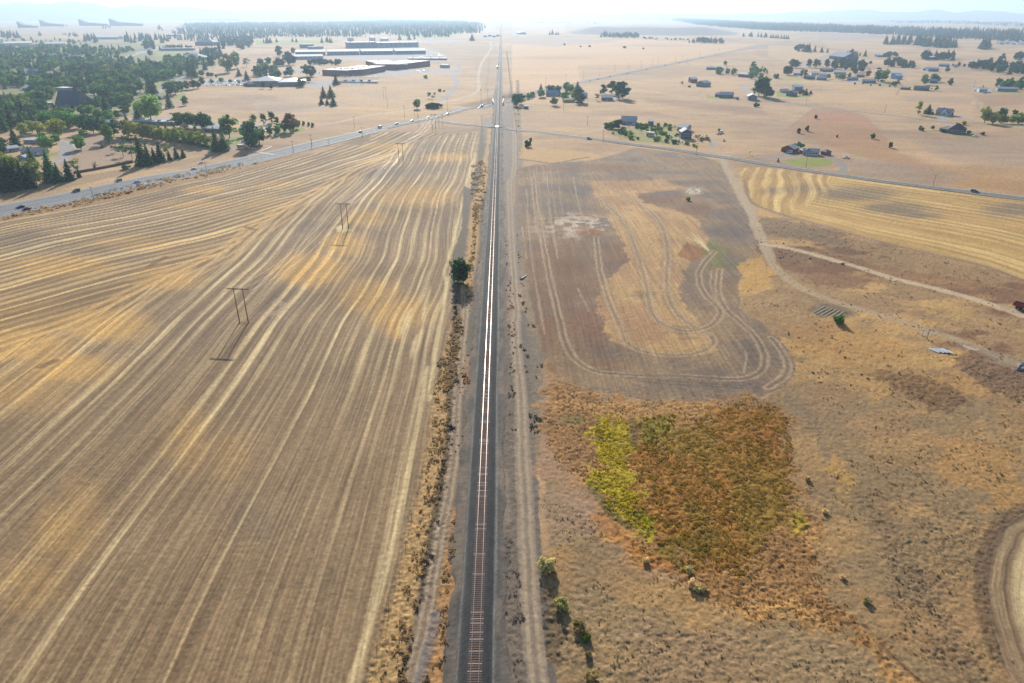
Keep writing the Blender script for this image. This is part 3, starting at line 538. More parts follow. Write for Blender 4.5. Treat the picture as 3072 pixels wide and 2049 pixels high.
road('T1 700,930 850,890 870,830 800,740', 7, (180, 176, 172)); road('T1 850,1040 1000,1030 1250,990', 5, (206, 190, 168), .8); road('T1 0,1130 200,1120 420,1095', 6, (190, 176, 168), .8)
road('T3 560,450 640,490 700,540 780,555', 5, (190, 176, 168), .6); road('S1 1300,210 1500,180 1620,150', 8, (176, 172, 172)); road('S1 1980,190 2100,190 2351,240', 5, (196, 180, 164), .7)
road('S1 2120,460 2230,430 2300,370 2280,310', 9, (160, 160, 166)); mix(poly('U3 1000,590 1060,575 1200,620 1290,710 1240,800 1100,870 980,940 930,930 960,850 1000,700', 1.2, .2), col((168, 166, 170)), .95, zone=10)
road('U3 1100,880 900,960 700,980 520,1010 360,1080 0,1150', 9, (172, 170, 172)); line('U3 1040,580 1160,610 1250,660 1290,720', .9, col((220, 212, 200)), .8, .3)
for q_ in range(26):
    rx_, ry_ = random.uniform(0, 3072), random.uniform(70, 250); mix(ell(rx_, ry_, random.uniform(40, 160), random.uniform(2, 7), .8, 2), col(random.choice([(150, 126, 108), (222, 186, 136), (168, 148, 112)])), random.uniform(.2, .45)) if 1100 < rx_ else None
# --- final brightness grain
grn = 1+(hsh(np.floor(X/.42), np.floor(Y/.5), 78)-.5)*(.16+.7*np.clip(RR, 0, .35))*(1-sstep(150, 600, DIST))+((n1-.5)*.42+(n8-.5)*.26)*(1-far)*(.65+1.2*np.clip(RR, 0, .4))+(hsh(np.floor(X*2.2), np.floor(Y*2.2), 77)-.5)*.16*(1-far); CC *= grn[..., None]
nk = (1-sstep(250, 1300, DIST))[..., None]; CC *= 1+nk*(np.array([1.03, .945, .80])-1); CC *= 1+(1-nk)*(np.array([.97, .93, .88])-1); CC = np.clip(CC, .01, .9)
# --- level ground under the paved roads
for _p, _w in ((((-560, 735), (0, 631), (281, 578), (612, 511), (880, 450), (1083, 400), (1139, 386), (1235, 364), (1343, 342), (1443, 322), (1490, 308)), 33), (((1310, 362), (1343, 367), (1389, 373), (1440, 377), (1536, 388), (1650, 401), (1765, 416), (1863, 427), (1993, 444), (2157, 469), (2304, 493), (2418, 511), (2533, 527), (2631, 542), (2794, 561), (2925, 578), (3072, 596), (3500, 655)), 13), (((1490, 308), (1546, 287), (1614, 273), (1716, 252), (1830, 229), (1939, 207), (2037, 188), (2104, 174)), 16)):
    _x = [q[0] for q in _p]; _y = [q[1] for q in _p]; W = win(min(_x)-60, max(_x)+60, min(_y)-60, max(_y)+60); D = pdist(list(_p), W); RR[W] -= (RR[W]+.12)*(1-sstep(_w/2-1, _w/2+2, D))
PAVED = RR < 0; RR = np.maximum(RR, 0)
# --- relief
lump = np.abs(fbm(X/1.7, Y/1.7, 3, 111)-.5)*2; lump = 1-lump
fine = fbm(X/.9, Y/.9, 2, 112)
nearf = 1-sstep(350, 900, DIST)
Z = gz(X, Y)+RR*nearf*((lump-.7)*.9+(fine-.5)*1.9)
bedk = 1-sstep(4.6, 6.2, np.abs(X+5.5-.0*Y)); Z = np.where(bedk > 0, Z*(1-bedk)+bedk*(-.25), Z)
Z -= .22*PAVED
Z -= 6*sstep(12000, 30000, DIST)
# --- one material for the whole sheet
gm, nt, bs_ = new_mat('ground_cover'); L = nt.links
at = N(nt, 'ShaderNodeAttribute', attribute_name='col'); au = N(nt, 'ShaderNodeAttribute', attribute_name='run'); geo = N(nt, 'ShaderNodeNewGeometry')
su = N(nt, 'ShaderNodeSeparateXYZ'); L.new(au.outputs['Vector'], su.inputs[0]); ak = N(nt, 'ShaderNodeAttribute', attribute_name='stripe'); ar = N(nt, 'ShaderNodeAttribute', attribute_name='rough')
cv = N(nt, 'ShaderNodeCombineXYZ'); L.new(mathn(nt, 'MULTIPLY', su.outputs[0], 1.0), cv.inputs[0]); L.new(mathn(nt, 'MULTIPLY', su.outputs[1], .022), cv.inputs[1])
s1 = N(nt, 'ShaderNodeTexNoise'); s1.inputs['Scale'].default_value = 1.15; s1.inputs['Detail'].default_value = 4; s1.inputs['Roughness'].default_value = .7; L.new(cv.outputs[0], s1.inputs['Vector'])
s2 = N(nt, 'ShaderNodeTexNoise'); s2.inputs['Scale'].default_value = .32; s2.inputs['Detail'].default_value = 3; L.new(cv.outputs[0], s2.inputs['Vector'])
def rng_(o, a, b_, c_, d_):
    m_ = N(nt, 'ShaderNodeMapRange'); [m_.inputs[k].__setattr__('default_value', v) for k, v in (('From Min', a), ('From Max', b_), ('To Min', c_), ('To Max', d_))]; L.new(o, m_.inputs['Value']); return m_.outputs[0]
st = mathn(nt, 'ADD', rng_(s1.outputs['Fac'], .3, .7, -.34, .34), rng_(s2.outputs['Fac'], .3, .7, -.12, .12))
g1 = N(nt, 'ShaderNodeTexNoise'); g1.inputs['Scale'].default_value = 3.2; g1.inputs['Detail'].default_value = 4; g1.inputs['Roughness'].default_value = .75; L.new(geo.outputs['Position'], g1.inputs['Vector'])
g2 = N(nt, 'ShaderNodeTexNoise'); g2.inputs['Scale'].default_value = .9; g2.inputs['Detail'].default_value = 5; g2.inputs['Roughness'].default_value = .7; L.new(geo.outputs['Position'], g2.inputs['Vector'])
gr_ = mathn(nt, 'ADD', rng_(g1.outputs['Fac'], .3, .7, -.13, .13), rng_(g2.outputs['Fac'], .3, .7, -.12, .12))
rough_k = mathn(nt, 'ADD', mathn(nt, 'MULTIPLY', ar.outputs['Fac'], 4.0), .8)
tot = mathn(nt, 'ADD', mathn(nt, 'ADD', mathn(nt, 'MULTIPLY', st, ak.outputs['Fac']), mathn(nt, 'MULTIPLY', gr_, rough_k)), 1.0)
# small dark plants dotted over the rough ground
vo = N(nt, 'ShaderNodeTexVoronoi'); vo.inputs['Scale'].default_value = 1.05; L.new(geo.outputs['Position'], vo.inputs['Vector'])
dot = rng_(vo.outputs['Distance'], .16, .36, 1, 0); dm = rng_(g2.outputs['Fac'], .42, .56, 0, 1); rk = rng_(ar.outputs['Fac'], .085, .15, 0, .5)
tot2 = mathn(nt, 'MULTIPLY', tot, mathn(nt, 'SUBTRACT', 1.0, mathn(nt, 'MULTIPLY', mathn(nt, 'MULTIPLY', dot, dm), rk)))
vm = N(nt, 'ShaderNodeVectorMath', operation='SCALE'); L.new(at.outputs['Color'], vm.inputs[0]); L.new(tot2, vm.inputs['Scale']); L.new(vm.outputs[0], bs_.inputs['Base Color'])
bs_.inputs['Roughness'].default_value = .95; bs_.inputs['Specular IOR Level'].default_value = .15
bn = N(nt, 'ShaderNodeBump'); bn.inputs['Strength'].default_value = .55; bn.inputs['Distance'].default_value = .16
hh = mathn(nt, 'ADD', mathn(nt, 'MULTIPLY', g1.outputs['Fac'], mathn(nt, 'ADD', ar.outputs['Fac'], .35)), mathn(nt, 'MULTIPLY', s1.outputs['Fac'], mathn(nt, 'MULTIPLY', ak.outputs['Fac'], .9)))
L.new(hh, bn.inputs['Height']); L.new(bn.outputs[0], bs_.inputs['Normal'])
ny, nx = PX.shape; idx = np.arange(ny*nx).reshape(ny, nx)
quads = np.stack([idx[1:, :-1], idx[1:, 1:], idx[:-1, 1:], idx[:-1, :-1]], -1).reshape(-1, 4)
zf = ZN[:-1, :-1].ravel()
allV = np.stack([X, Y, Z], -1).reshape(-1, 3); allC = CC.reshape(-1, 3); allR = np.stack([UU, VV, KK*0], -1).reshape(-1, 3); allK = KK.ravel(); allT = RR.ravel()
ZNAME = {0: 'ground', 1: 'stubble_field', 2: 'golden_stubble_field', 3: 'fallow_field', 4: 'marsh_meadow', 5: 'ploughed_field', 6: 'gravel_verge', 7: 'lawn', 8: 'parking_lot', 9: 'dirt_track', 10: 'side_road'}
for zi, nm in ZNAME.items():
    q_ = quads[zf == zi]
    if not len(q_): continue
    use, inv_ = np.unique(q_, return_inverse=True)
    o = mesh_obj(nm, allV[use], inv_.reshape(-1, 4), gm, cols=allC[use]); me = o.data
    a = me.attributes.new('run', 'FLOAT_VECTOR', 'POINT'); a.data.foreach_set('vector', allR[use].astype(np.float32).ravel())
    a = me.attributes.new('stripe', 'FLOAT', 'POINT'); a.data.foreach_set('value', allK[use].astype(np.float32))
    a = me.attributes.new('rough', 'FLOAT', 'POINT'); a.data.foreach_set('value', allT[use].astype(np.float32))
    me.polygons.foreach_set('use_smooth', np.ones(len(me.polygons), bool)); tag(o, kind='structure')
del quads, allV, allC, allR
# ------------------------------------------------------------------ railway
RX = -5.55
def grid_strip(name, prof, ys, mat, cfn, parent=None, zfn=None):
    nx_ = len(prof); xs = np.array([p[0] for p in prof]); zs = np.array([p[1] for p in prof])
    Yg, Xg = np.meshgrid(ys, xs, indexing='ij'); Zg = np.tile(zs, (len(ys), 1))
    Zg = Zg+(vnoise(Xg/.5, Yg/.7, 3)-.5)*.05
    ed = np.abs(Xg) > 4.2; Xg = np.where(ed, Xg+np.sign(Xg)*(fbm(Yg/9., Xg*0+np.sign(Xg), 3, 66)-.5)*3.4*(np.abs(Xg)-4.2)/2, Xg)
    V = np.stack([Xg+RX, Yg, Zg], -1).reshape(-1, 3); i = np.arange(len(ys)*nx_).reshape(len(ys), nx_)
    Q_ = np.stack([i[:-1, :-1], i[:-1, 1:], i[1:, 1:], i[1:, :-1]], -1).reshape(-1, 4)
    return mesh_obj(name, V, Q_, mat, parent, cols=cfn(Xg, Yg).reshape(-1, 3), smooth=True)
ysr = np.concatenate([np.arange(50, 260, .45), np.arange(260, 700, 1.5), np.geomspace(700, 9000, 220)])
prof = [(-6.5, -.3), (-6.1, .02), (-5.4, .1), (-4.6, .13), (-3.9, .18), (-3.5, .22), (-3.25, .24), (-3.0, .28), (-2.5, .55), (-2.0, .86), (-1.7, .95), (-1.3, .97), (-.9, .97), (-.5, .95), (0, .95), (.5, .95), (.9, .97), (1.3, .97), (1.7, .95), (2.0, .86), (2.5, .55), (3.0, .28), (3.3, .24), (3.6, .22), (4.1, .18), (4.8, .13), (5.5, .1), (6.1, .02), (6.6, -.3)]
def bedcol(x, y):
    a = np.abs(x); c = np.empty(x.shape+(3,)); c[:] = col((70, 70, 69)); nn = fbm(x/1.5, y/5., 3, 4)[..., None]
    c = np.where((a > 3.05)[..., None], col((98, 94, 88)), c); c = np.where((a > 4.3)[..., None], col((112, 102, 92)), c)
    c = c+(col((142, 124, 104))-c)*(np.clip(sstep(.46, .62, fbm(x/1.8, y/9., 3, 67)), 0, 1)*(a > 3.7)*.75)[..., None]
    band = (np.exp(-((a-3.45-.12*np.sin(y/17.))/.22)**2)*(x > 0)+np.exp(-((a-3.35-.1*np.sin(y/23.))/.25)**2)*(x < 0)*.7)[..., None]
    c = c+(col((150, 146, 136))-c)*band*.8
    inn = (a < .6)[..., None]; c = np.where(inn, col((104, 86, 78)), c)
    sp = (hsh(np.floor(x*4), np.floor(y*2.2), 5)-.5)[..., None]; return c*(.75+.5*nn)*(1+.5*sp)
bm_ = attr_mat('ballast_stone', var=.38, scale=6.0, bump=.9)
tag(grid_strip('railway_bed', prof, ysr, bm_, bedcol), kind='structure')
rail_m = simple('worn_rail_steel', (.34, .28, .26), rough=.2, metal=.9, var=.06, spec=.5)
rust_m = simple('rusty_rail_side', (.16, .085, .055), rough=.8)
tie_m = simple('dark_creosoted_timber', (.13, .085, .066), rough=.9, var=.35, scale=3)
tie_p = simple('pale_weathered_timber', (.30, .24, .20), rough=.9, var=.3, scale=3)
def rail_mesh(name, xo, pts, parent):
    """ a rail swept along points (x,y); foot, web, head """
    pr = [(-.07, 0), (.07, 0), (.07, .015), (.012, .035), (.012, .12), (.04, .13), (.034, .165), (-.034, .165), (-.04, .13), (-.012, .12), (-.012, .035), (-.07, .015)]
    V = []; Fc = []; n = len(pr)
    for i, (x, y) in enumerate(pts):
        a = pts[max(i-1, 0)]; b = pts[min(i+1, len(pts)-1)]; d = Vector((b[0]-a[0], b[1]-a[1], 0)).normalized(); nx_ = Vector((d.y, -d.x, 0))
        for u, z in pr: V.append((x+nx_.x*(u+xo), y+nx_.y*(u+xo), .99+z))
    for i in range(len(pts)-1):
        for k in range(n): Fc.append((i*n+k, i*n+(k+1) % n, (i+1)*n+(k+1) % n, (i+1)*n+k))
    o = mesh_obj(name, V, Fc, [rust_m, rail_m], parent)
    mi = np.zeros(len(Fc), np.int32); mi[np.arange(len(Fc)) % n == 6] = 1; mi[np.arange(len(Fc)) % n == 5] = 1; mi[np.arange(len(Fc)) % n == 7] = 1
    o.data.polygons.foreach_set('material_index', mi); return o
trk = empty('railway_track', (RX, 80, 0), label='single railway track running straight from the foreground to the horizon on dark ballast', cat='railway track')
def at_world(o, root): o.matrix_parent_inverse = Matrix.LocRotScale(root.location, root.rotation_euler, root.scale).inverted()
mainp = [(RX, y) for y in list(np.geomspace(50, 9000, 90))]
for s in (-.753, .753): at_world(rail_mesh('rail', s, mainp, trk), trk)
tb = MB().box(-1.3, -.115, -.14, 1.3, .115, .035); t0 = tb.build('sleeper', tie_m, trk); t0.data.transform(Matrix.Translation((0, 0, .97)))
t1 = t0.data.copy(); t1.materials[0] = tie_p; first = True; ycur = 79.0
pale = lambda k: hsh(np.array([k]), np.array([3]), 5)[0] < .17
for k in range(100):
    o = t0 if k == 0 else t0.copy()
    if k: C.objects.link(o); o.parent = trk
    if pale(k): o.data = t1
    o.location = (random.uniform(-.05, .05), ycur-80, 0); o.rotation_euler = (0, 0, random.uniform(-.012, .012)); ycur += .54
V = []; Fd = []; mi = []; k = 100; y0_ = ycur; ycur = 52.0
while ycur < 620:
    if 78.6 < ycur < y0_: ycur = y0_
    b_ = [(-1.3, -.115), (1.3, -.115), (1.3, .115), (-1.3, .115)]; n = len(V)*1; n = len(V); xo = random.uniform(-.06, .06)
    V += [(RX+x+xo, ycur+y, .83) for x, y in b_]+[(RX+x+xo, ycur+y, 1.005) for x, y in b_]
    Fd += [(n+4, n+5, n+6, n+7), (n, n+1, n+5, n+4), (n+1, n+2, n+6, n+5), (n+2, n+3, n+7, n+6), (n+3, n, n+4, n+7)]; mi += [1 if pale(k) else 0]*5; k += 1; ycur += .54
o = mesh_obj('sleepers', V, Fd, [tie_m, tie_p], trk); o.data.polygons.foreach_set('material_index', np.array(mi, np.int32)); at_world(o, trk); o['kind'] = 'stuff'
V = []; Fd = []

# passing track beyond the bridge with its crossover, and the spur
y2 = P(1491, 262)[1]
sd_ = empty('railway_siding', (RX-4.6, y2, 0), label='second railway track beside the main line beyond the road bridge', cat='railway track')
sp = [(RX, y2-30), (RX-.6, y2), (RX-2.2, y2+45), (RX-4, y2+85), (RX-4.6, y2+120)]+[(RX-4.6, y) for y in np.geomspace(y2+200, 8000, 14)]
for s in (-.753, .753): at_world(rail_mesh('rail', s, sp, sd_), sd_)
q_ = [P(1489, 258), P(1487, 268), P(1481, 276), P(1472, 285), P(1460, 292)]
spur = empty('railway_spur', (q_[0][0], q_[0][1], 0), label='short curved railway spur bending away left just beyond the bridge', cat='railway track')
spp = [(RX-4.2, y2+80), (RX-4.8, y2+40)]+[(a[0], a[1]) for a in q_[1:]]
for s in (-.753, .753): at_world(rail_mesh('rail', s, spp, spur), spur)
# black hopper wagon on the siding
wx, wy = RX-4.6, P(1491, 205)[1]
wg = empty('hopper_wagon', (wx, wy, 0), label='small black rail wagon standing on the second track', cat='rail wagon')
blk = simple('black_paint', (.03, .03, .035), rough=.5)
MB().prism([(-1.5, 2.1), (-.9, 1.7), (.9, 1.7), (1.5, 2.1), (1.5, 4.6), (-1.5, 4.6)], -8, 8).build('body', blk, wg)
for yy in (-5.5, 5.5): MB().box(-1.2, yy-1.6, 1.2, 1.2, yy+1.6, 1.68).build('bogie', rust_m, wg)
# ------------------------------------------------------------------ roads with painted lines
def strip(name, pts, width, mat, z=.05, kind='structure', parent=None, off=0, dash=None, sub=6, minz=0):
    pts = [Vector((p[0], p[1])) for p in pts]
    for _ in range(2):
        q = [pts[0]]
        for a, b in zip(pts[:-1], pts[1:]): q += [a*.75+b*.25, a*.25+b*.75]
        pts = q+[pts[-1]]
    P2 = []
    for a, b in zip(pts[:-1], pts[1:]):
        n = max(1, int((b-a).length/sub)); P2 += [a+(b-a)*i/n for i in range(n)]
    P2.append(pts[-1]); V = []; Fc = []; s = 0
    wf = width if callable(width) else (lambda y: width)
    for i, p in enumerate(P2):
        d = (P2[min(i+1, len(P2)-1)]-P2[max(i-1, 0)]).normalized(); nn = Vector((d.y, -d.x)); w_ = wf(p.y)/2; o_ = off(p.y) if callable(off) else off
        if i: s += (P2[i]-P2[i-1]).length
        for j in range(5):
            q = p+nn*(o_+w_*(j/2-1)); h = float(gz(q.x, q.y)); V.append((q.x, q.y, max(h, minz-99)+z+.00012*q.length))
        if i and (dash is None or (s % (dash[0]+dash[1])) < dash[0]):
            for j in range(4): Fc.append(((i-1)*5+j, (i-1)*5+j+1, i*5+j+1, i*5+j))
    o = mesh_obj(name, V, Fc, mat, parent); tag(o, kind=kind) if kind else None; return o
asph = simple('grey_asphalt', (.165, .17, .18), rough=.95, var=.14, scale=.15, spec=.12); asph2 = simple('worn_county_asphalt', (.13, .128, .125), rough=.95, var=.12, scale=.15, spec=.12)
wp = simple('white_road_paint', (.75, .74, .70), rough=.6, var=.08); yp = simple('yellow_road_paint', (.62, .47, .16), rough=.6, var=.1)
shl = simple('gravel_shoulder', (.32, .27, .22), rough=.95, var=.2, scale=.4)
HWp = [P(*q) for q in px('A -900,540 0,364 281,312 F 281,577 612,511 880,447 1072,404 S2 1139,437 1235,437')][:2]
HWp = [P(a, b) for a, b in ((-560, 735), (0, 631), (281, 578), (612, 511), (880, 450), (1083, 400), (1139, 386), (1235, 364), (1343, 342), (1443, 322), (1490, 308), (1546, 287), (1614, 273), (1716, 252), (1830, 229), (1939, 207), (2037, 188), (2104, 174), (2173, 160), (2238, 147), (2337, 129), (2412, 114), (2507, 99))]
yb = P(1072, 404)[1]
hw_w = lambda y: 26-14*float(sstep(yb-150, yb+120, y))
strip('highway_shoulder', HWp, lambda y: hw_w(y)+4, shl, .05)
hwo = strip('highway', HWp, hw_w, asph, .10)
hy = [p for p in HWp if p[1] < yb+60]
for of in (-10.6, 10.6): strip('edge_line', hy, .28, wp, .14, None, hwo, off=of, sub=3)
for of in (-3.4, 6.6): strip('lane_line', hy, .25, wp if of > 0 else yp, .14, None, hwo, off=of, sub=3)
strip('dashed_line', hy, .2, wp, .14, None, hwo, off=3.2, dash=(3, 9), sub=3); strip('yellow_line', hy, .25, yp, .14, None, hwo, off=-.2, sub=3)
strip('centre_line', [p for p in HWp if p[1] > yb+30], .4, yp, .16, None, hwo, sub=6)
CRp = [P(a, b) for a, b in ((1310, 362), (1343, 367), (1389, 373), (1440, 377), (1470, 380), (1510, 384), (1536, 388), (1650, 401), (1765, 416), (1863, 427), (1993, 444), (2157, 469), (2304, 493), (2418, 511), (2533, 527), (2631, 542), (2794, 561), (2925, 578), (3072, 596), (3500, 655))]
strip('county_road_shoulder', CRp, 9.5, shl, .05); cro = strip('county_road', CRp, 7.2, asph2, .10); strip('centre_line', CRp, .16, yp, .13, None, cro, sub=5)
for of in (-3.3, 3.3): strip('edge_line', CRp, .13, wp, .13, None, cro, off=of, sub=5)
# stop bars, turn arrows and crossing stripes of the junction
for s in ('U4 1755,515 1890,522', 'U4 1890,522 1750,582', 'U4 1690,592 1930,630', 'U4 1480,600 1620,604'):
    strip('junction_marking', PP(s), .7, wp, .15, None, hwo, sub=2, dash=(1.2, 1.2) if '1480' in s else None)
for s in ('U4 1600,668 1680,690', 'S1 1300,765 1360,768'):
    a, b = PP(s)[:2]; d = Vector((b[0]-a[0], b[1]-a[1])).normalized(); n_ = Vector((-d.y, d.x)); h = float(gz(a[0], a[1]))+.2; c_ = Vector(a[:2])
    pts = [c_+d*t+n_*k for t, k in ((0, -.15), (2.5, -.15), (2.5, -.6), (4, 0), (2.5, .6), (2.5, .15), (0, .15))]
    mesh_obj('turn_arrow', [(p.x, p.y, h) for p in pts], [tuple(range(7))], wp, hwo)
# level crossing
ax, ay, az = RX, P(1490, 382)[1], 0
lc = empty('level_crossing', (RX, ay, 0), label='pale concrete level crossing panels where the county road crosses the rails', cat='level crossing')
conc = simple('pale_concrete', (.62, .60, .58), rough=.7, var=.1)
MB().prism([(-9.5, 0.0), (-1.9, .95), (-1.9, 1.0), (-9.5, .1)], -4.4, 4.4).build('ramp', asph2, lc); MB().prism([(9.5, 0.0), (9.5, .1), (1.9, 1.0), (1.9, .95)], -4.4, 4.4).build('ramp', asph2, lc)
for a_, b_ in ((-1.88, -.85), (-.64, .64), (.85, 1.88)): MB().box(a_, -5, .9, b_, 5, 1.13).build('panel', conc, lc)
# rail bridge over the highway
bx_, by_, bz_ = P(1493, 303, 0); br = empty('rail_bridge', (RX, by_, 0), label='railway bridge with pale parapets carrying the track over the highway', cat='bridge')
for xx in (-7.2, 7.0): MB().box(xx-.35, -17, -.2, xx+.35, 17, 1.9).build('parapet', conc, br)
MB().box(-6.8, -14, -1.3, 6.6, 14, -.35).build('deck', conc, br)
for yy in (-15.5, 14.2): MB().box(-8, yy, -6.2, 8, yy+1.3, -.36).build('abutment', conc, br)
# ------------------------------------------------------------------ poles and wires
wood = simple('weathered_pole_wood', (.20, .12, .075), rough=.9, var=.3, scale=2); steel = simple('galvanised_steel', (.5, .5, .52), rough=.45, metal=.6); glass_i = simple('glass_insulator', (.35, .3, .28), rough=.3)
wire_m = simple('aluminium_wire', (.62, .56, .5), rough=.6, metal=.35, var=.02)
HF = []
def hframe(label, pl, pr_, h, sp=3.6):
    a = P(*pl); b = P(*pr_); c = ((a[0]+b[0])/2, (a[1]+b[1])/2); z = float(gz(*c)); sp = hypot(a[0]-b[0], a[1]-b[1]); sp = min(max(sp, 3.2), 4.2)
    r = empty('h_frame_pole', (c[0], c[1], z-.1), rz=HFROT, label=label, cat='power pole', group='wooden H-frame power poles of the field line')
    for s in (-1, 1): MB().bar((s*sp/2, 0, 0), (s*sp/2, 0, h), .24, .15, n=10).build('pole', wood, r)
    MB().box(-sp/2-2.6, -.28, h-.65, sp/2+2.6, -.16, h-.4).build('crossarm', wood, r); MB().box(-sp/2-2.6, .16, h-.65, sp/2+2.6, .28, h-.4).build('crossarm', wood, r)
    w3 = []
    for x in (-sp/2-2.3, 0, sp/2+2.3):
        MB().cyl(x, 0, h-1.25, h-.45, .09, 8).build('insulator', glass_i, r); rz = HFROT
        w3.append(Vector((c[0]+x*cos(rz), c[1]+x*sin(rz), z+h-1.3)))
    if h > 13: MB().box(-.45, -.05, h*.12, .45, -.03, h*.12+.6).build('sign_plate', wp, r) if False else None
    HF.append(w3); return r
p1, p2 = P(732, 967), P(1037, 687); HFROT = -atan2(p2[0]-p1[0], p2[1]-p1[1])
hframe('nearest wooden H-frame power pole with a long twin shadow on the stubble', (719, 967), (745, 968), 14.6)
hframe('second wooden H-frame power pole, on a straw-coloured patch in the stubble', (1028, 686), (1046, 686), 14.6)
hframe('third wooden H-frame power pole, above the dark grey patch of stubble', (1197, 483), (1210, 483), 14.6)
hframe('wooden H-frame power pole at the far top edge of the stubble beside the highway', (1297, 386), (1307, 386), 14.6)
def wires(A, B, label, sag, seg=18, r=.03, ground=None):
    V = []; Fc = []
    for j in range(len(A)):
        pts = [A[j].lerp(B[j], t)+Vector((0, 0, -sag*4*t*(1-t))) for t in np.linspace(0, 1, seg)]; m_ = MB()
        for a, b in zip(pts[:-1], pts[1:]): m_.bar(a, b, r, n=4, cap=False)
        o = m_.build('power_cable', wire_m); tag(o, label % ('left', 'middle', 'right')[j], 'cable', 'bright power cables strung between the H-frame poles')
wires(HF[0], HF[1], '%s bright cable from the nearest H-frame pole to the second', 5.5)
wires(HF[1], HF[2], '%s bright cable from the second H-frame pole to the third', 5.5)
wires(HF[2], HF[3], '%s bright cable from the third H-frame pole to the one by the highway', 5, r=.035)
proto = {}
def utility_pole(base, h, label, group, arm=True):
    x, y, z = base; key = (arm, h > 9)
    if key not in proto:
        r = empty('utility_pole', (x, y, z)); MB().bar((0, 0, -.2), (0, 0, 12), .17, .11, n=8).build('pole', wood, r)
        if arm:
            MB().box(-1.3, -.12, 11.3, 1.3, .0, 11.5).build('crossarm', wood, r)
            for xx in (-1.1, -.4, 1.1): MB().cyl(xx, -.06, 11.5, 11.75, .07, 6).build('insulator', glass_i, r)
        proto[key] = r; o = r
    else: o = copy_tree(proto[key])
    o.location = (x, y, z); o.scale = (1, 1, h/12); o.rotation_euler = (0, 0, random.uniform(-.3, .3)); tag(o, label, 'utility pole', group); return o
def top_h(top, base):
    b = P(*base); z = b[2]; lo, hi = 3., 30.
    for _ in range(25):
        m_ = (lo+hi)/2; vc = Vector((b[0], b[1], z+m_-CAM_H)); R_ = co.rotation_euler.to_matrix(); c_ = R_.transposed() @ vc
        yy = 1024.5-F_PX*c_.y/-c_.z
        if yy > top[1]: lo = m_
        else: hi = m_
    return m_
for s, lab in (('A 420,250 443,320', 'wooden utility pole on the near highway verge beside the dark red car'), ('A 965,133 975,203', 'wooden utility pole on the near highway verge by the two pale cars'), ('A 1372,35 1380,92', 'wooden utility pole on the near highway verge just past the junction'),
               ('A 1462,5 1468,78', 'thin utility pole on the near verge between junction and dark grassy hollow'), ('S2 970,430 978,530', 'utility pole on the near verge beside the grey car, at the grassy hollow'), ('S2 895,340 905,440', 'utility pole on the far verge opposite the grey car'),
               ('S2 1358,235 1365,345', 'utility pole between gravel path and highway, under the dry hillside'), ('S2 1495,325 1497,420', 'utility pole on the near roadside left of the H-frame by the highway'), ('S2 1452,200 1458,325', 'utility pole left of the round roadside tree'), ('S2 1480,220 1484,330', 'utility pole right of the round roadside tree'),
               ('S2 1755,165 1758,295', 'utility pole beyond the oval bush by the highway'), ('S2 2065,80 2068,240', 'tall utility pole over the highway just left of the rail bridge'), ('S2 2128,80 2130,175', 'utility pole at the bend of the gravel path near the rail bridge'), ('S2 2075,330 2075,435', 'utility pole beside the crossing road, left of the rails'), ('S2 1680,318 1680,418', 'left pole of the pair on the triangle of dry grass by the crossing road'),
               ('S2 1716,315 1716,418', 'right pole of the pair on the triangle of dry grass by the crossing road'), ('S2 1205,170 1210,265', 'lone utility pole in the dry field below the twin poles'), ('S2 510,540 515,612', 'utility pole on the far verge beyond the junction'), ('S2 668,550 672,600', 'short pole on the near verge after the junction'),
               ('S3 842,462 835,572', 'utility pole by the county road beside the blue car, casting a shadow'), ('S3 990,420 990,538', 'utility pole at the green garden bank left end'), ('S3 700,330 693,418', 'lone utility pole in the dry field left of the tan-roofed house'), ('S3 476,200 474,292', 'utility pole in dry grass below the long yellow shed'), ('S3 1697,580 1690,682', 'utility pole beside the county road below the blue-grey house'),
               ('S4 362,700 347,802', 'utility pole in front of the brick bungalow lawn'), ('S4 1548,868 1517,968', 'utility pole by the county road on the right, before the dark car'), ('S4 1087,225 1070,305', 'utility pole by the middle road between the lone trees and the blue house'), ('S4 348,180 345,238', 'utility pole by the middle road near the pale barn'),
               ('T4 1890,740 1888,800', 'small pole by the back lane at the right'), ('T2 1165,800 1174,905', 'left pole of the twin poles in the dry field'), ('T2 1188,800 1196,905', 'right pole of the twin poles in the dry field'), ('T2 958,690 962,788', 'left pole of the pair at the substation'), ('T2 978,690 982,788', 'right pole of the pair at the substation')):
    t_, b_ = px(s); utility_pole(P(*b_), top_h(t_, b_), lab, 'single utility poles')
yr = P(1538, 400)[1]
for k in range(26):
    y = yr+k*58; o = utility_pole((RX+19.5+(k > 2)*0, y, float(gz(RX+19.5, y))), 12.5, 'one of the row of utility poles along the right side of the railway', 'utility poles beside the railway')
for s in ('T3 310,812', 'T3 495,765', 'T3 655,728', 'T3 805,695', 'T3 945,664', 'T3 1070,643', 'T3 1185,625', 'T3 1290,606', 'T3 1342,598', 'T3 1500,572', 'T3 1565,560', 'T3 1720,530', 'T3 1900,492', 'T3 2080,448'):
    b_ = P(*px(s)[0]); utility_pole(b_, 15, 'one of the row of utility poles along the far highway', 'utility poles beside the far highway')
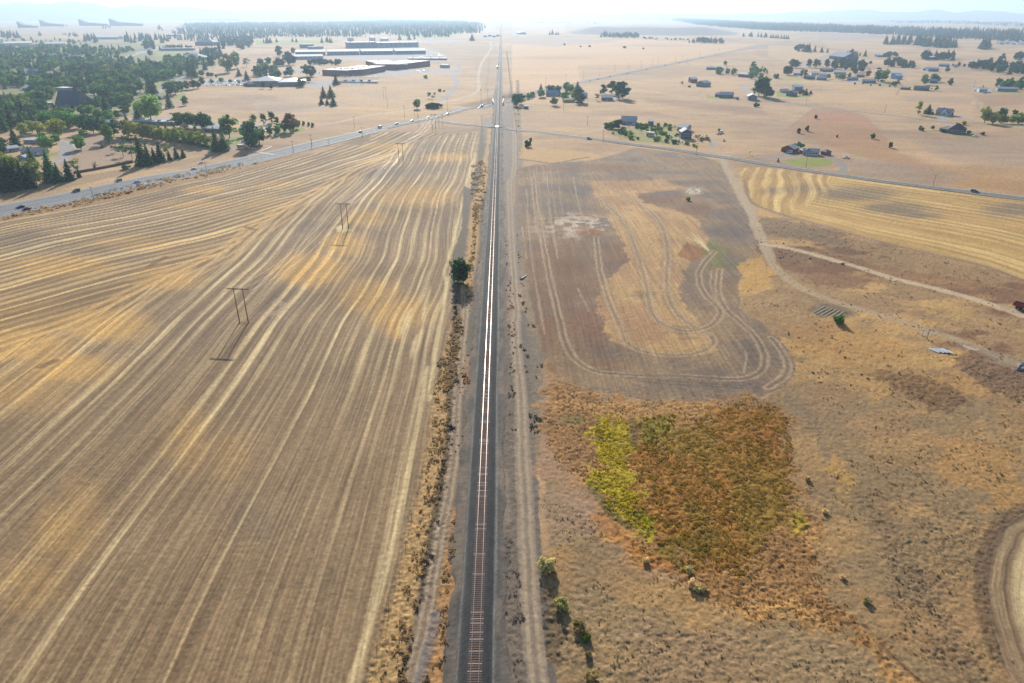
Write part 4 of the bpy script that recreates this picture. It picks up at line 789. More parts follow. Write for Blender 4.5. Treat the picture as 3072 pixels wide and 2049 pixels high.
# street lamps over the left town road
def lamp(base, h, label):
    r = empty('street_lamp', base, rz=random.uniform(0, 6), label=label, cat='street lamp', group='curved street lamps by the junction'); m_ = MB().bar((0, 0, 0), (0, 0, h*.88), .12, .08)
    pts = [(0, 0, h*.88), (.3, 0, h*.97), (.9, 0, h), (2.0, 0, h*.99)]
    for a, b in zip(pts[:-1], pts[1:]): m_.bar(a, b, .08, .07, n=6)
    m_.build('pole', steel, r); MB().box(1.9, -.18, h*.99-.12, 2.7, .18, h*.99+.06).build('lamp_head', steel, r)
for s, lab in (('S1 640,60 630,95', 'curved street lamp by the dark-roofed church'), ('S1 1420,160 1440,260', 'tall curved street lamp above the row of yellow-green trees'), ('S1 1395,190 1412,250', 'shorter curved street lamp by the low roofs behind the yellow-green trees'), ('S1 2085,280 2105,390', 'curved street lamp right of the tall conifer pair at the junction'), ('S1 1690,190 1700,260', 'curved street lamp before the dark tree clump'), ('U4 960,270 975,350', 'curved street lamp over the parking area behind the tree row'), ('U4 745,180 755,290', 'curved street lamp near the bare round tree'), ('S1 780,60 790,120', 'street lamp right of the church gable'), ('S1 960,100 985,195', 'leaning pale street lamp behind the big pine')):
    t_, b_ = px(s); lamp(P(*b_), max(7, min(11, top_h(t_, b_))), lab)
# ------------------------------------------------------------------ trees
bark = simple('brown_bark', (.11, .08, .055), rough=.95, var=.3)
def quads_from(cn, nrm, size, r2, aspect=1.0):
    n = len(cn); ra = r2.normal(size=(n, 3)); nr = nrm+ra*.55; nr /= np.linalg.norm(nr, axis=1, keepdims=True)
    a = np.cross(nr, r2.normal(size=(n, 3))); a /= np.linalg.norm(a, axis=1, keepdims=True); b = np.cross(nr, a)
    s = size[:, None]; V = np.stack([cn-a*s-b*s*aspect, cn+a*s-b*s*aspect*.6, cn+a*s*.8+b*s*aspect, cn-a*s*.7+b*s*aspect*.8], 1)
    return V.reshape(-1, 3)
def crown_mesh(kind, seed):
    r2 = np.random.default_rng(seed)
    if kind in ('round', 'poplar', 'pine', 'bush', 'thin', 'oval'):
        nC, rx, cz, rz, cr, nl, sz = {'round': (34, .36, .54, .40, .155, 46, .033), 'poplar': (24, .13, .54, .44, .085, 34, .026), 'pine': (26, .24, .54, .42, .12, 42, .032), 'oval': (30, .42, .47, .42, .2, 46, .045), 'bush': (16, .55, .45, .40, .26, 50, .07), 'thin': (14, .26, .62, .30, .12, 26, .028)}[kind]
        cs = []; i = 0
        while len(cs) < nC:
            p = r2.uniform(-1, 1, 3)
            if np.linalg.norm(p) > 1 or np.linalg.norm(p) < .3: continue
            if kind in ('pine', 'poplar') : p[:2] *= 1-.55*max(0, p[2])
            if kind == 'round': p[:2] *= 1-.2*max(0, -p[2])
            cs.append(p*[rx, rx, rz]+[0, 0, cz])
        cs = np.array(cs); rad = cr*r2.uniform(.65, 1.25, nC); pos = []; nm = []; br = []
        for c_, r_ in zip(cs, rad):
            d = r2.normal(size=(nl, 3)); d /= np.linalg.norm(d, axis=1, keepdims=True); rr = r_*r2.uniform(.6, 1.05, nl)[:, None]
            pos.append(c_+d*rr*[1, 1, .8]); nm.append(d); br.append(np.full(nl, r2.uniform(.75, 1.3))*r2.uniform(.75, 1.25, nl))
        pos = np.concatenate(pos); nm = np.concatenate(nm); br = np.concatenate(br); size = sz*r2.uniform(.6, 1.3, len(pos))
        pos[:, 2] = np.maximum(pos[:, 2], .02); V = quads_from(pos, nm, size, r2)
    else:                                                # conifer: whorls of drooping boughs
        pos = []; nm = []; br = []; size = []
        wdt = {'spruce': .21, 'fir': .16, 'cedar': .26}[kind]; nl_ = 17
        for k in range(nl_):
            t = k/(nl_-1); z = .10+.88*t; R = wdt*(1-t)**.8*(1+.25*r2.uniform(-1, 1))+.012; nb = max(4, int(13*(1-t)+4))
            for j in range(nb):
                a = 2*pi*(j+r2.uniform(0, .9))/nb; L_ = R*r2.uniform(.7, 1.2); b_ = r2.uniform(.7, 1.3)
                for q in np.linspace(.3, 1, 4):
                    pos.append((cos(a)*L_*q, sin(a)*L_*q, z-.055*q*q*(1.3-t)+r2.uniform(-.01, .01))); nm.append((cos(a)*.35, sin(a)*.35, .9)); br.append(b_*r2.uniform(.8, 1.2)); size.append((.030 if q > .5 else .036)*(1.15-.6*t))
        pos = np.array(pos); V = quads_from(pos, np.array(nm), np.array(size), r2, 1.0); br = np.array(br)
    Q_ = np.arange(len(V)).reshape(-1, 4)
    return V, Q_, np.repeat(np.clip(br, .45, 1.6), 4)
leafs = {}
LC = {'dark': (.062, .14, .045), 'green': (.14, .25, .05), 'olive': (.19, .235, .06), 'yellow': (.30, .34, .055), 'blue': (.044, .098, .052), 'red': (.17, .09, .055), 'lime': (.16, .22, .03), 'dry': (.66, .50, .23), 'scrub': (.36, .29, .11)}
for k, v in LC.items(): leafs[k] = leaf_mat('foliage_'+k, v, .42 if k in ('yellow', 'lime', 'olive', 'dry', 'scrub') else .45)
PROTO = {}
def tree_proto(kind, hue, var):
    key = (kind, hue, var)
    if key in PROTO: return PROTO[key]
    gk = (kind, var)
    V, Q_, br = crown_mesh(kind, 100+var*7+len(kind)*31)
    me = mesh_obj('crown', V, Q_, leafs[hue], cols=np.stack([br]*3, 1), link=False).data
    r2 = random.Random(var); m_ = MB(); ht = {'round': .62, 'poplar': .8, 'pine': .85, 'thin': .7, 'bush': .3}.get(kind, .95); r0 = {'bush': .03, 'thin': .016}.get(kind, .022)
    m_.bar((0, 0, -.02), (.01, .01, ht*.45), r0, r0*.7, n=7, cap=False); m_.bar((.01, .01, ht*.45), (0, 0, ht), r0*.7, r0*.25, n=6, cap=False)
    if kind in ('round', 'thin', 'pine', 'bush'):
        for _ in range(7):
            a = r2.uniform(0, 6.28); z = r2.uniform(.22, .6)*ht/.62*.9; l_ = .22 if kind != 'pine' else .16; m_.bar((0, 0, z), (cos(a)*l_, sin(a)*l_, z+r2.uniform(.06, .2)), r0*.4, r0*.12, n=5, cap=False)
    tr = mesh_obj('trunk', m_.v, m_.f, bark, link=False).data
    PROTO[key] = (me, tr); return PROTO[key]
NTREE = 0; TREES = []
KN = {'round': 'deciduous_tree', 'thin': 'deciduous_tree', 'poplar': 'poplar_tree', 'pine': 'pine_tree', 'spruce': 'conifer_tree', 'fir': 'conifer_tree', 'cedar': 'conifer_tree', 'bush': 'bush', 'oval': 'pine_tree'}
def tree(x, y, h, kind, hue, label, group=None, wid=1.0, z=None):
    z = float(gz(x, y)) if z is None else z
    TREES.append([x, y, z, h, kind, hue, label, group, wid, random.randrange(4), random.uniform(0, 6.28)])
def plant(x, y, z, h, kind, hue, label, group, wid, var, rot):
    me, tr = tree_proto(kind, hue, var)
    r = empty(KN[kind], (x, y, z-.05), rot, (h*wid, h*wid, h), label, 'bush' if kind == 'bush' else 'tree', group)
    for nm_, d in (('crown', me), ('trunk', tr)):
        o = bpy.data.objects.new(nm_, d); C.objects.link(o); o.parent = r
    return r
def plant_all():
    """ the 290 of each kind that show largest become things, the rest one mass """
    rest = {}; cnt = {}
    for t in sorted(TREES, key=lambda t: -t[3]/hypot(t[0], t[1])):
        k = KN[t[4]]; cnt[k] = cnt.get(k, 0)+1
        if cnt[k] <= 290: plant(*t)
        else: rest.setdefault(t[5], []).append(t)
    allV, allC, allM = [], [], []; hues = sorted(rest); cache = {}
    for hi, hu in enumerate(hues):
        for x, y, z, h, kind, hue, lb, gr, wid, var, rot in rest[hu]:
            if (kind, var) not in cache:
                V, Q_, br = crown_mesh(kind, 100+var*7+len(kind)*31); V = V.reshape(-1, 4, 3)[::3]; br = br.reshape(-1, 4)[::3]; c_ = V.mean(1, keepdims=True); cache[(kind, var)] = (c_+(V-c_)*1.7, br)
            V, br = cache[(kind, var)]; c_, s_ = cos(rot), sin(rot); X_ = V[..., 0]*h*wid; Y_ = V[..., 1]*h*wid
            allV.append(np.stack([x+X_*c_-Y_*s_, y+X_*s_+Y_*c_, z+V[..., 2]*h], -1).reshape(-1, 3)); allC.append((br*random.uniform(.7, 1.3)).reshape(-1)); allM.append(np.full(len(V), hi, np.int32))
    if allV:
        V = np.concatenate(allV); o = mesh_obj('distant_trees', V, np.arange(len(V)).reshape(-1, 4), [leafs[h] for h in hues], cols=np.concatenate(allC)[:, None]*np.ones(3))
        o.data.polygons.foreach_set('material_index', np.concatenate(allM)); tag(o, 'the many smaller trees of the far town, farms and groves', 'trees', None, 'stuff')
def T(s, kind, hue, hp, label, group=None, wid=1.0):
    """ s: 'FRAME x,y x,y ...' tree bases; hp: height(s) in that frame's pixels """
    f = s.split()[0]; pts = px(s); hs = hp if isinstance(hp, (list, tuple)) else [hp]*len(pts)
    labs = label if isinstance(label, (list, tuple)) else [label]*len(pts)
    for (a, b), h, lb in zip(pts, hs, labs):
        X_, Y_, z = P(a, b); tree(X_, Y_, hgt(h*FR[f][3], b), kind, hue, lb, group, wid)
def inpoly(a, b, pts):
    c_ = False; n = len(pts)
    for i in range(n):
        (x1, y1), (x2, y2) = pts[i], pts[(i+1) % n]
        if (y1 > b) != (y2 > b) and a < (x2-x1)*(b-y1)/(y2-y1)+x1: c_ = not c_
    return c_
def zone_at(a, b):
    i = min(np.searchsorted(gy, b), len(gy)-1); j = min(np.searchsorted(gx, a), len(gx)-1); return ZN[i, j]
def scatter(s, n, mixk, hrange, label, group, mind=7., avoid=True):
    """ scatter trees evenly over real ground inside an outline """
    pts = px(s); wp_ = [P(a, b, 0)[:2] for a, b in pts]; xs = [p[0] for p in wp_]; ys = [p[1] for p in wp_]; k = 0; tries = 0; loc = []
    while k < n and tries < n*60:
        tries += 1; a = random.uniform(min(xs), max(xs)); b = random.uniform(min(ys), max(ys))
        if not inpoly(a, b, wp_): continue
        if any((a-c_)**2+(b-d_)**2 < mind*mind for c_, d_ in loc): continue
        if avoid:
            t = CAM_H/ (b*cos(TH)+CAM_H*sin(TH)); xx = 1536+F_PX*((a*cos(YAW)-b*sin(YAW))/(b*cos(TH)+CAM_H*sin(TH))); yy = 1024.5+F_PX*((CAM_H*cos(TH)-b*sin(TH))/(b*cos(TH)+CAM_H*sin(TH)))
            if zone_at(xx, yy) in (8, 10): continue
            if any((a-c_)**2+(b-d_)**2 < r_*r_ for c_, d_, r_ in BLOCK): continue
        kk, hue = random.choice(mixk); h = random.uniform(*hrange); h *= 1.15 if kk in ('spruce', 'fir') else 1
        lb = label[KN[kk]] if isinstance(label, dict) else label
        tree(a, b, h, kk, hue, lb, group if not isinstance(group, dict) else group[KN[kk]], random.uniform(1.0, 1.4)); loc.append((a, b)); k += 1
# ------------------------------------------------------------------ buildings
BLOCK = []; MT = {}
def mt(c, rough=.75, metal=0):
    k = (c, rough, metal)
    if k not in MT: MT[k] = simple('paint_%d_%d_%d' % c, tuple(col(c)*1.1), rough=rough, metal=metal, var=.12, scale=.6)
    return MT[k]
glass = simple('dark_window_glass', (.05, .065, .08), rough=.12, var=.05, spec=.7)
WH = (232, 230, 226)
def house(label, s, depth, wh, roof='gable', rh=2., wall=(190, 182, 170), rc=(140, 140, 146), ridge='x', win=4, door=1, name='house', cat='house', chim=0, garage=0, group=None, oh=.5, trim=WH, metalroof=False):
    a, b = PP(s); dx, dy = b[0]-a[0], b[1]-a[1]; w_ = hypot(dx, dy); rz = atan2(dy, dx); z = float(gz((a[0]+b[0])/2, (a[1]+b[1])/2))
    r = empty(name, (a[0], a[1], z-.1), rz, 1, label, cat, group)
    cx, cy = w_/2, depth/2; BLOCK.append((a[0]+cos(rz)*cx-sin(rz)*cy, a[1]+sin(rz)*cx+cos(rz)*cy, max(w_, depth)*.55+3))
    wm = mt(wall); rm = mt(rc, .5 if metalroof else .8); tm = mt(trim)
    if roof == 'flat':
        MB().box(0, 0, 0, w_, depth, wh).build('wall', wm, r)
        rf = MB().box(-.3, -.3, wh+.003, w_+.3, depth+.3, wh+.55).build('roof', rm, r)
        if w_ > 30:
            for k in range(4):
                xx = w_*(k+.6)/4.4; MB().box(xx-1.4, cy-1.2, wh+.55, xx+1.4, cy+1.2, wh+1.9).build('vent_box', mt((150, 152, 158)), rf)
    elif roof == 'shed':
        MB().add([(0, 0, 0), (w_, 0, 0), (w_, depth, 0), (0, depth, 0), (0, 0, wh), (w_, 0, wh), (w_, depth, wh+rh), (0, depth, wh+rh)], [(3, 2, 1, 0), (0, 1, 5, 4), (1, 2, 6, 5), (2, 3, 7, 6), (3, 0, 4, 7), (4, 5, 6, 7)]).build('wall', wm, r)
        rf = MB().add([(-oh, -oh, wh), (w_+oh, -oh, wh), (w_+oh, depth+oh, wh+rh), (-oh, depth+oh, wh+rh), (-oh, -oh, wh+.25), (w_+oh, -oh, wh+.25), (w_+oh, depth+oh, wh+rh+.25), (-oh, depth+oh, wh+rh+.25)], [(3, 2, 1, 0), (4, 5, 6, 7), (0, 1, 5, 4), (1, 2, 6, 5), (2, 3, 7, 6), (3, 0, 4, 7)]).build('roof', rm, r)
    else:
        if ridge == 'x': E_ = [(-oh, -oh), (w_+oh, -oh), (w_+oh, depth+oh), (-oh, depth+oh)]; R1_, R2_ = (-oh, cy), (w_+oh, cy)
        else: E_ = [(-oh, -oh), (w_+oh, -oh), (w_+oh, depth+oh), (-oh, depth+oh)]; R1_, R2_ = (cx, -oh), (cx, depth+oh)
        if roof == 'hip':
            if ridge == 'x': i_ = min(cy, cx*.9); R1_, R2_ = (i_, cy), (w_-i_, cy)
            else: i_ = min(cx, cy*.9); R1_, R2_ = (cx, i_), (cx, depth-i_)
        t = .18; V = [(x, y, wh) for x, y in E_]+[(R1_[0], R1_[1], wh+rh), (R2_[0], R2_[1], wh+rh)]; V += [(x, y, z_+t) for x, y, z_ in V]
        fx = [(0, 1, 5, 4), (2, 3, 4, 5), (3, 0, 4), (1, 2, 5)] if ridge == 'x' else [(1, 2, 5, 4), (3, 0, 4, 5), (0, 1, 4), (2, 3, 5)]
        gab = roof == 'gable'; top = fx[:2] if gab else fx
        Fc = [tuple(i+6 for i in f) for f in top]+[tuple(f[::-1]) for f in top]; rim = [(0, 1), (1, 2), (2, 3), (3, 0)]
        Fc += [(i, j, j+6, i+6) for i, j in rim] if not gab else ([(0, 1, 7, 6), (2, 3, 9, 8), (3, 4, 10, 9), (4, 0, 6, 10), (1, 5, 11, 7), (5, 2, 8, 11)] if ridge == 'x' else [(1, 2, 8, 7), (3, 0, 6, 9), (0, 4, 10, 6), (4, 1, 7, 10), (2, 5, 11, 8), (5, 3, 9, 11)])
        rf = mesh_obj('roof', V, Fc, rm, r)
        m_ = MB().box(0, 0, 0, w_, depth, wh-.02)
        if gab:
            k = rh*(1-oh/((cy if ridge == 'x' else cx)+oh))-.06; k0 = rh*oh/((cy if ridge == 'x' else cx)+oh)
            if ridge == 'x':
                for xx in (0.0, w_): m_.add([(xx, 0, wh-.02), (xx, depth, wh-.02), (xx, cy, wh+rh-.1)], [(0, 1, 2) if xx else (2, 1, 0)])
            else:
                for yy in (0.0, depth): m_.add([(0, yy, wh-.02), (w_, yy, wh-.02), (cx, yy, wh+rh-.1)], [(0, 1, 2) if not yy else (2, 1, 0)])
        m_.build('wall', wm, r)
        if chim: MB().box(w_*.35, cy-.4, wh+rh*.4, w_*.35+.9, cy+.4, wh+rh+.9).build('chimney', mt((150, 110, 96)), rf)
    n = win; x = w_/(n+1) if n else 0
    for k in range(n):
        xx = x*(k+1); ww = min(.8 if w_ < 25 else 1.6, x*.3); f = MB().box(xx-ww-.1, -.05, wh*.38, xx+ww+.1, -.002, wh*.82).build('window', tm, r); MB().box(xx-ww, -.08, wh*.42, xx+ww, -.052, wh*.78).build('pane', glass, f)
    if door: MB().box(x*.5-.5 if n else cx-.5, -.06, .1, x*.5+.5 if n else cx+.5, -.002, 2.2).build('door', mt((120, 84, 66)), r)
    if garage:
        g_ = w_-3.6; MB().box(g_, -.09, .1, g_+2.8, -.002, 2.5).build('garage_door', mt(WH), r)
    return r
# --- left town
cg = (204, 206, 212); br_ = (150, 104, 92); sl_ = (120, 128, 146); bl_ = (96, 112, 140)
house('long low brick warehouse with white roof, front left of the industrial lots', 'T2 612,690 845,702', 62, 10, 'flat', 0, br_, WH, win=0, door=0, name='warehouse', cat='warehouse')
house('brick warehouse wing with a white roof joined right of the front warehouse', 'T2 985,690 1190,655', 55, 10, 'flat', 0, br_, WH, win=5, door=1, name='warehouse', cat='warehouse')
house('brick warehouse middle section with a white roof between two brick wings', 'T2 848,700 983,690', 60, 10.5, 'flat', 0, (132, 92, 92), WH, win=0, door=0, name='warehouse', cat='warehouse')
house('large brick warehouse with a white roof, farther right behind the front ones', 'T2 1190,640 1300,642', 75, 11, 'flat', 0, br_, WH, win=0, door=0, name='warehouse', cat='warehouse')
house('right wing of the large brick warehouse ending near the gravel road', 'T2 1302,642 1600,605', 60, 11, 'flat', 0, (128, 96, 100), WH, win=6, name='warehouse', cat='warehouse')
house('left wing of the far brick warehouse half hidden behind the front roofs', 'T2 1010,600 1188,640', 50, 10, 'flat', 0, (140, 100, 94), WH, win=0, door=0, name='warehouse', cat='warehouse')
house('pale warehouse with a white gable roof beside the dark conifers', 'T2 340,550 620,545', 40, 8, 'gable', 4, (170, 186, 206), WH, win=6, name='warehouse', cat='warehouse')
for k, (a, b, d) in enumerate(((365, 640, 'leftmost'), (660, 950, 'second from left'), (970, 1260, 'second from right'), (1280, 1560, 'rightmost'))): house('%s of four long pale halls in one row behind car lots' % d, 'T2 %d,%d %d,%d' % (a, 512-k*4, b, 508-k*4), 55, 10, 'gable', 4, (150, 160, 176), WH, win=7, name='commercial_hall', cat='warehouse')
house('dark-fronted long hall behind the row of commercial halls, left half', 'T2 850,442 1110,438', 70, 18, 'flat', 0, (128, 146, 166), WH, win=6, name='commercial_hall', cat='warehouse')
house('long hall with a white roof behind the row of commercial halls, right half', 'T2 1114,438 1494,432', 70, 16, 'flat', 0, (160, 170, 182), WH, win=8, name='commercial_hall', cat='warehouse')
house('low dark-walled building left of the long halls', 'T2 415,442 532,440', 40, 12, 'flat', 0, (110, 120, 140), WH, win=3, name='office_building', cat='building')
house('small pale annex right of the low dark-walled building', 'T2 515,452 620,448', 30, 8, 'flat', 0, (180, 184, 190), WH, win=3, name='office_building', cat='building')
house('long low pale roof with dark edge by the right end of the car lots', 'T2 1390,553 1750,552', 20, 4, 'flat', 0, (176, 160, 150), WH, win=0, door=0, name='storage_building', cat='building')
house('white box trailer shed by the gravel road at the lot end', 'T2 1690,622 1762,624', 12, 6, 'flat', 0, (200, 204, 210), WH, win=0, name='trailer', cat='trailer')
house('low school building with grey-blue roof, left wing', 'T2 -30,790 205,788', 50, 8, 'hip', 6, (120, 132, 160), (112, 124, 150), win=8, name='school_building', cat='school', metalroof=True)
house('low school building with pale grey roof, right wing', 'T2 208,796 440,792', 45, 6.5, 'hip', 5, (110, 112, 120), (176, 180, 188), win=8, name='school_building', cat='school', metalroof=True)
house('flat white long warehouse at the far left, behind the water tank', 'T1 40,425 300,420', 60, 10, 'gable', 5, (206, 200, 186), WH, win=0, name='warehouse', cat='warehouse')
house('cream warehouse with lit side left of centre among the far lots', 'T1 245,432 335,432', 50, 9, 'flat', 0, (232, 214, 160), (214, 204, 180), win=0, name='warehouse', cat='warehouse')
house('cream warehouse with dark loading front at far left', 'T1 415,435 610,432', 60, 12, 'gable', 5, (226, 206, 150), (206, 206, 210), win=5, name='warehouse', cat='warehouse')
house('blue-grey roofed house among dense trees under the long fence', 'U1 470,600 690,590', 16, 4, 'hip', 5, (150, 160, 170), (128, 140, 170), name='house')
house('long low house with slate roof among the trees, left of two', 'U1 740,310 1120,300', 22, 5, 'gable', 4, (190, 196, 204), (124, 138, 168), win=6, name='house', metalroof=True)
house('long low house with slate roof among the trees, right of two', 'U1 1190,330 1440,325', 22, 5, 'gable', 4, (200, 204, 210), (130, 140, 164), win=5, name='house', metalroof=True)
house('house with pale pinkish roof right of the dark treetops', 'U1 1940,500 2180,492', 18, 4, 'gable', 4, (170, 180, 190), (210, 200, 206), name='house')
house('flat pale house above the church', 'U1 985,885 1150,900', 14, 4, 'flat', 0, (170, 172, 180), (220, 216, 214), name='house')
house('white roofed carport beside the church base', 'U1 800,1160 945,1150', 12, 3, 'flat', 0, (180, 184, 190), (216, 210, 204), win=0, name='carport', cat='carport')
house('small white-gabled house at the left edge of the town', 'U1 400,890 490,890', 12, 3.5, 'gable', 2.5, (110, 100, 110), (225, 228, 232), win=2, name='house')
house('low pale building with a bright white roof strip beside the sports field', 'U2 370,430 580,425', 18, 5, 'flat', 0, (180, 180, 186), WH, win=4, name='office_building', cat='building')
house('small pale building right of the bright white roof strip', 'U2 610,425 800,420', 16, 5, 'flat', 0, (200, 190, 186), (226, 214, 210), win=3, name='office_building', cat='building')
house('building with broad white peaked roof and dark skylight near the sports field', 'U2 1060,345 1390,355', 40, 6, 'hip', 9, (120, 126, 146), (222, 220, 224), win=5, name='chapel', cat='building')
house('low pale building with roof clutter beyond the sports field', 'U2 720,190 1300,185', 30, 7, 'flat', 0, (130, 146, 170), (214, 216, 224), win=8, name='shop_building', cat='building')
house('dark dome-shaped hall far behind the sports field', 'U2 1330,100 1660,100', 60, 12, 'hip', 12, (84, 100, 130), (96, 112, 144), win=0, name='sports_hall', cat='building')
house('small dark-roofed pavilion at the right end of the tree-lined car park', 'U2 2255,825 2400,820', 16, 4, 'hip', 4, (110, 116, 130), (100, 108, 130), win=2, name='pavilion', cat='building')
house('flat pale roof building in the far centre of the tree belt', 'T1 1540,335 1665,333', 40, 8, 'flat', 0, (120, 130, 160), WH, win=0, name='warehouse', cat='warehouse')
house('white hangar among far conifers left of centre', 'T1 870,362 1085,362', 50, 10, 'gable', 5, (200, 210, 220), WH, win=0, name='warehouse', cat='warehouse')
# corner house by the cul-de-sac
house('grey-white house with garage beside the cul-de-sac, main block', 'U3 350,800 690,815', 9, 3.4, 'gable', 2.0, (196, 196, 184), (150, 150, 158), win=3, garage=1, chim=1)
house('low rear wing of the house by the cul-de-sac with a pale roof', 'U3 400,615 690,620', 6, 3, 'shed', .8, (176, 180, 180), (186, 190, 186), win=3, name='house')
house('small pale-blue shed with gable roof in front of the cul-de-sac house', 'U3 290,900 450,905', 7, 2.4, 'gable', 1.6, (150, 166, 186), (176, 184, 194), win=1, ridge='y', name='shed', cat='shed')
house('pale long-roofed house at the left edge behind the tall dark spruce', 'U3 150,770 345,740', 10, 3, 'gable', 1.6, (180, 186, 190), (178, 182, 188), win=3)
house('low building with pale flat roof behind the row of yellow-green trees', 'U4 90,235 620,245', 9, 3.2, 'flat', 0, (96, 100, 110), (190, 192, 200), win=6, name='shop_building', cat='building')
house('small building with low pale roof right of the dark tree clump', 'U4 1020,330 1230,340', 14, 3.6, 'gable', 1.6, (92, 90, 100), (180, 172, 176), win=4, name='shop_building', cat='building')
house('grey-roofed shop behind the leaning pine', 'U3 1700,330 1860,330', 12, 4, 'gable', 2, (150, 156, 166), (164, 168, 180), win=2, name='shop_building', cat='building')
# church
a, b = PP('U1 960,1140 1400,1215'); rz = atan2(b[1]-a[1], b[0]-a[0]); w_ = hypot(b[0]-a[0], b[1]-a[1]); ch = empty('church', (a[0], a[1], a[2]), rz*.3, label='church with a very tall steep dark blue roof and a grey timber gable', cat='church')
ww = w_*.52; H_ = 18; BLOCK.append((a[0]+ww*.7, a[1]+8, w_*.6))
MB().add([(0, 0, 0), (ww, -2, 0), (ww, 16, 0), (0, 16, 0), (ww*.12, 7, H_*.96), (ww, 5, H_)], [(0, 1, 5, 4), (1, 2, 5), (2, 3, 4, 5), (3, 0, 4), (3, 2, 1, 0)]).build('roof', mt((62, 78, 104), .6), ch)
MB().add([(ww+.05, -2, 0), (w_, -3, 0), (w_, 14, 0), (ww+.05, 14, 0), (ww+.05, 5, H_), (ww*1.15, 6, H_*.75)], [(0, 1, 5, 4), (1, 2, 5), (2, 3, 4, 5), (3, 0, 4), (3, 2, 1, 0)]).build('gable', mt((118, 112, 104), .9), ch)
MB().box(w_+.3, -1, 0, w_+9, 12, 3.2).build('wall', mt((110, 108, 112)), ch); MB().box(w_+.1, -1.5, 3.203, w_+9.5, 12.5, 3.6).build('porch_roof', mt(WH), ch)
for k in range(3): MB().box(ww+3+k*2.4, -2.9-.05, 1, ww+4+k*2.4, -2.6, 3).build('window', glass, ch)
# water tower, tanks, bunkers
def tank(s, hp, label, name='storage_tank', cat='tank', cone=False):
    a, b = PP(s); f = s.split()[0]; w_ = hypot(a[0]-b[0], a[1]-b[1]); h = hgt(hp*FR[f][3], px(s)[0][1]); cx, cy = (a[0]+b[0])/2, (a[1]+b[1])/2; r = empty(name, (cx, cy, a[2]), label=label, cat=cat)
    m_ = MB().cyl(0, 0, 0, h, w_/2, 28); m_.build('tank_wall', mt(WH), r, smooth=False); MB().bar((0, 0, h+.01), (0, 0, h+w_*.09), w_/2*1.02, w_*.06, n=28).build('tank_roof', mt((240, 240, 240)), r)
tank('T2 842,392 900,392', 45, 'tall white storage tank at the left end of the long dark-fronted hall'); tank('T2 1040,382 1098,382', 36, 'white storage tank behind the long halls, middle of three'); tank('T2 1138,378 1218,378', 24, 'low wide white tank behind the long halls, right of three'); tank('T1 -45,415 40,415', 55, 'large white tank at the left edge of the picture')
a = P(*px('T1 5,420')[0]); wt = empty('water_tower', (a[0], a[1], a[2]), label='white water tower cut by the left edge above the white tank', cat='water tower'); hh = hgt(165*.32667, px('T1 5,420')[0][1])
MB().bar((0, 0, 0), (0, 0, hh*.8), 2.2, 1.8, n=14).build('shaft', mt(WH), wt)
bmw = bmesh_s = None
V = []; Fc = []
for i in range(9):
    t = pi*i/8; V += [(sin(t)*9*cos(2*pi*j/20), sin(t)*9*sin(2*pi*j/20), hh*.88-cos(t)*6.5) for j in range(20)]
Fc = [(i*20+j, i*20+(j+1) % 20, (i+1)*20+(j+1) % 20, (i+1)*20+j) for i in range(8) for j in range(20)]
mesh_obj('tank_bowl', V, Fc, mt(WH), wt, smooth=True)
for k, (x0, x1, yb_, yt, lab) in enumerate(((165, 312, 256, 202, 'leftmost low'), (372, 560, 242, 187, 'second'), (730, 960, 238, 180, 'third'), (1010, 1290, 238, 175, 'rightmost'))):
    a, b = PP('T1 %d,%d %d,%d' % (x0, yb_, x1, yb_)); w_ = hypot(a[0]-b[0], a[1]-b[1]); h = hgt((yb_-yt)*.327, yb_*.327); r = empty('wedge_hangar', a, atan2(b[1]-a[1], b[0]-a[0]), label='%s wedge-shaped dark blue hangar on the far airfield' % lab, cat='hangar', group='wedge-shaped hangars')
    MB().prism([(0, 0), (w_, 0), (w_, h*.3), (w_*.3, h*.5), (0, h)], 0, 60).build('hall', mt((60, 66, 88)), r); MB().prism([(w_*.08, .5), (w_*.28, .5), (w_*.28, h*.4), (w_*.08, h*.6)], -.5, -.02).build('hangar_door', mt((66, 70, 92)), r)
    for q_ in np.linspace(.4, .85, 3): MB().box(w_*q_, -.4, .5, w_*(q_+.08), -.02, h*.18).build('bay_door', mt((74, 78, 100)), r)
# substation
a = P(*px('T2 935,750')[0]); ss = empty('electric_substation', a, label='small electric substation of steel frames on a gravel pad', cat='substation')
MB().box(-36, -16, 0, 36, 16, .3).build('pad', mt((176, 180, 186)), ss)
for k in range(7):
    for j in range(2):
        x = -30+k*10; y = -8+j*14; m_ = MB(); [m_.bar((x+d, y, .3), (x+d, y, 9+3*((k+j) % 2)), .3, .25, n=6) for d in (0, 5)]; m_.box(x-.3, y-.25, 8, x+5.3, y+.25, 8.6); m_.build('steel_frame', steel, ss)
for k in range(4): MB().box(-24+k*14, -3, .3, -19+k*14, 1, 3.6).build('transformer', mt((120, 128, 136)), ss)
MB().box(-38, -18, 0, 38, -17.8, 2.2).build('fence_panel', steel, ss)
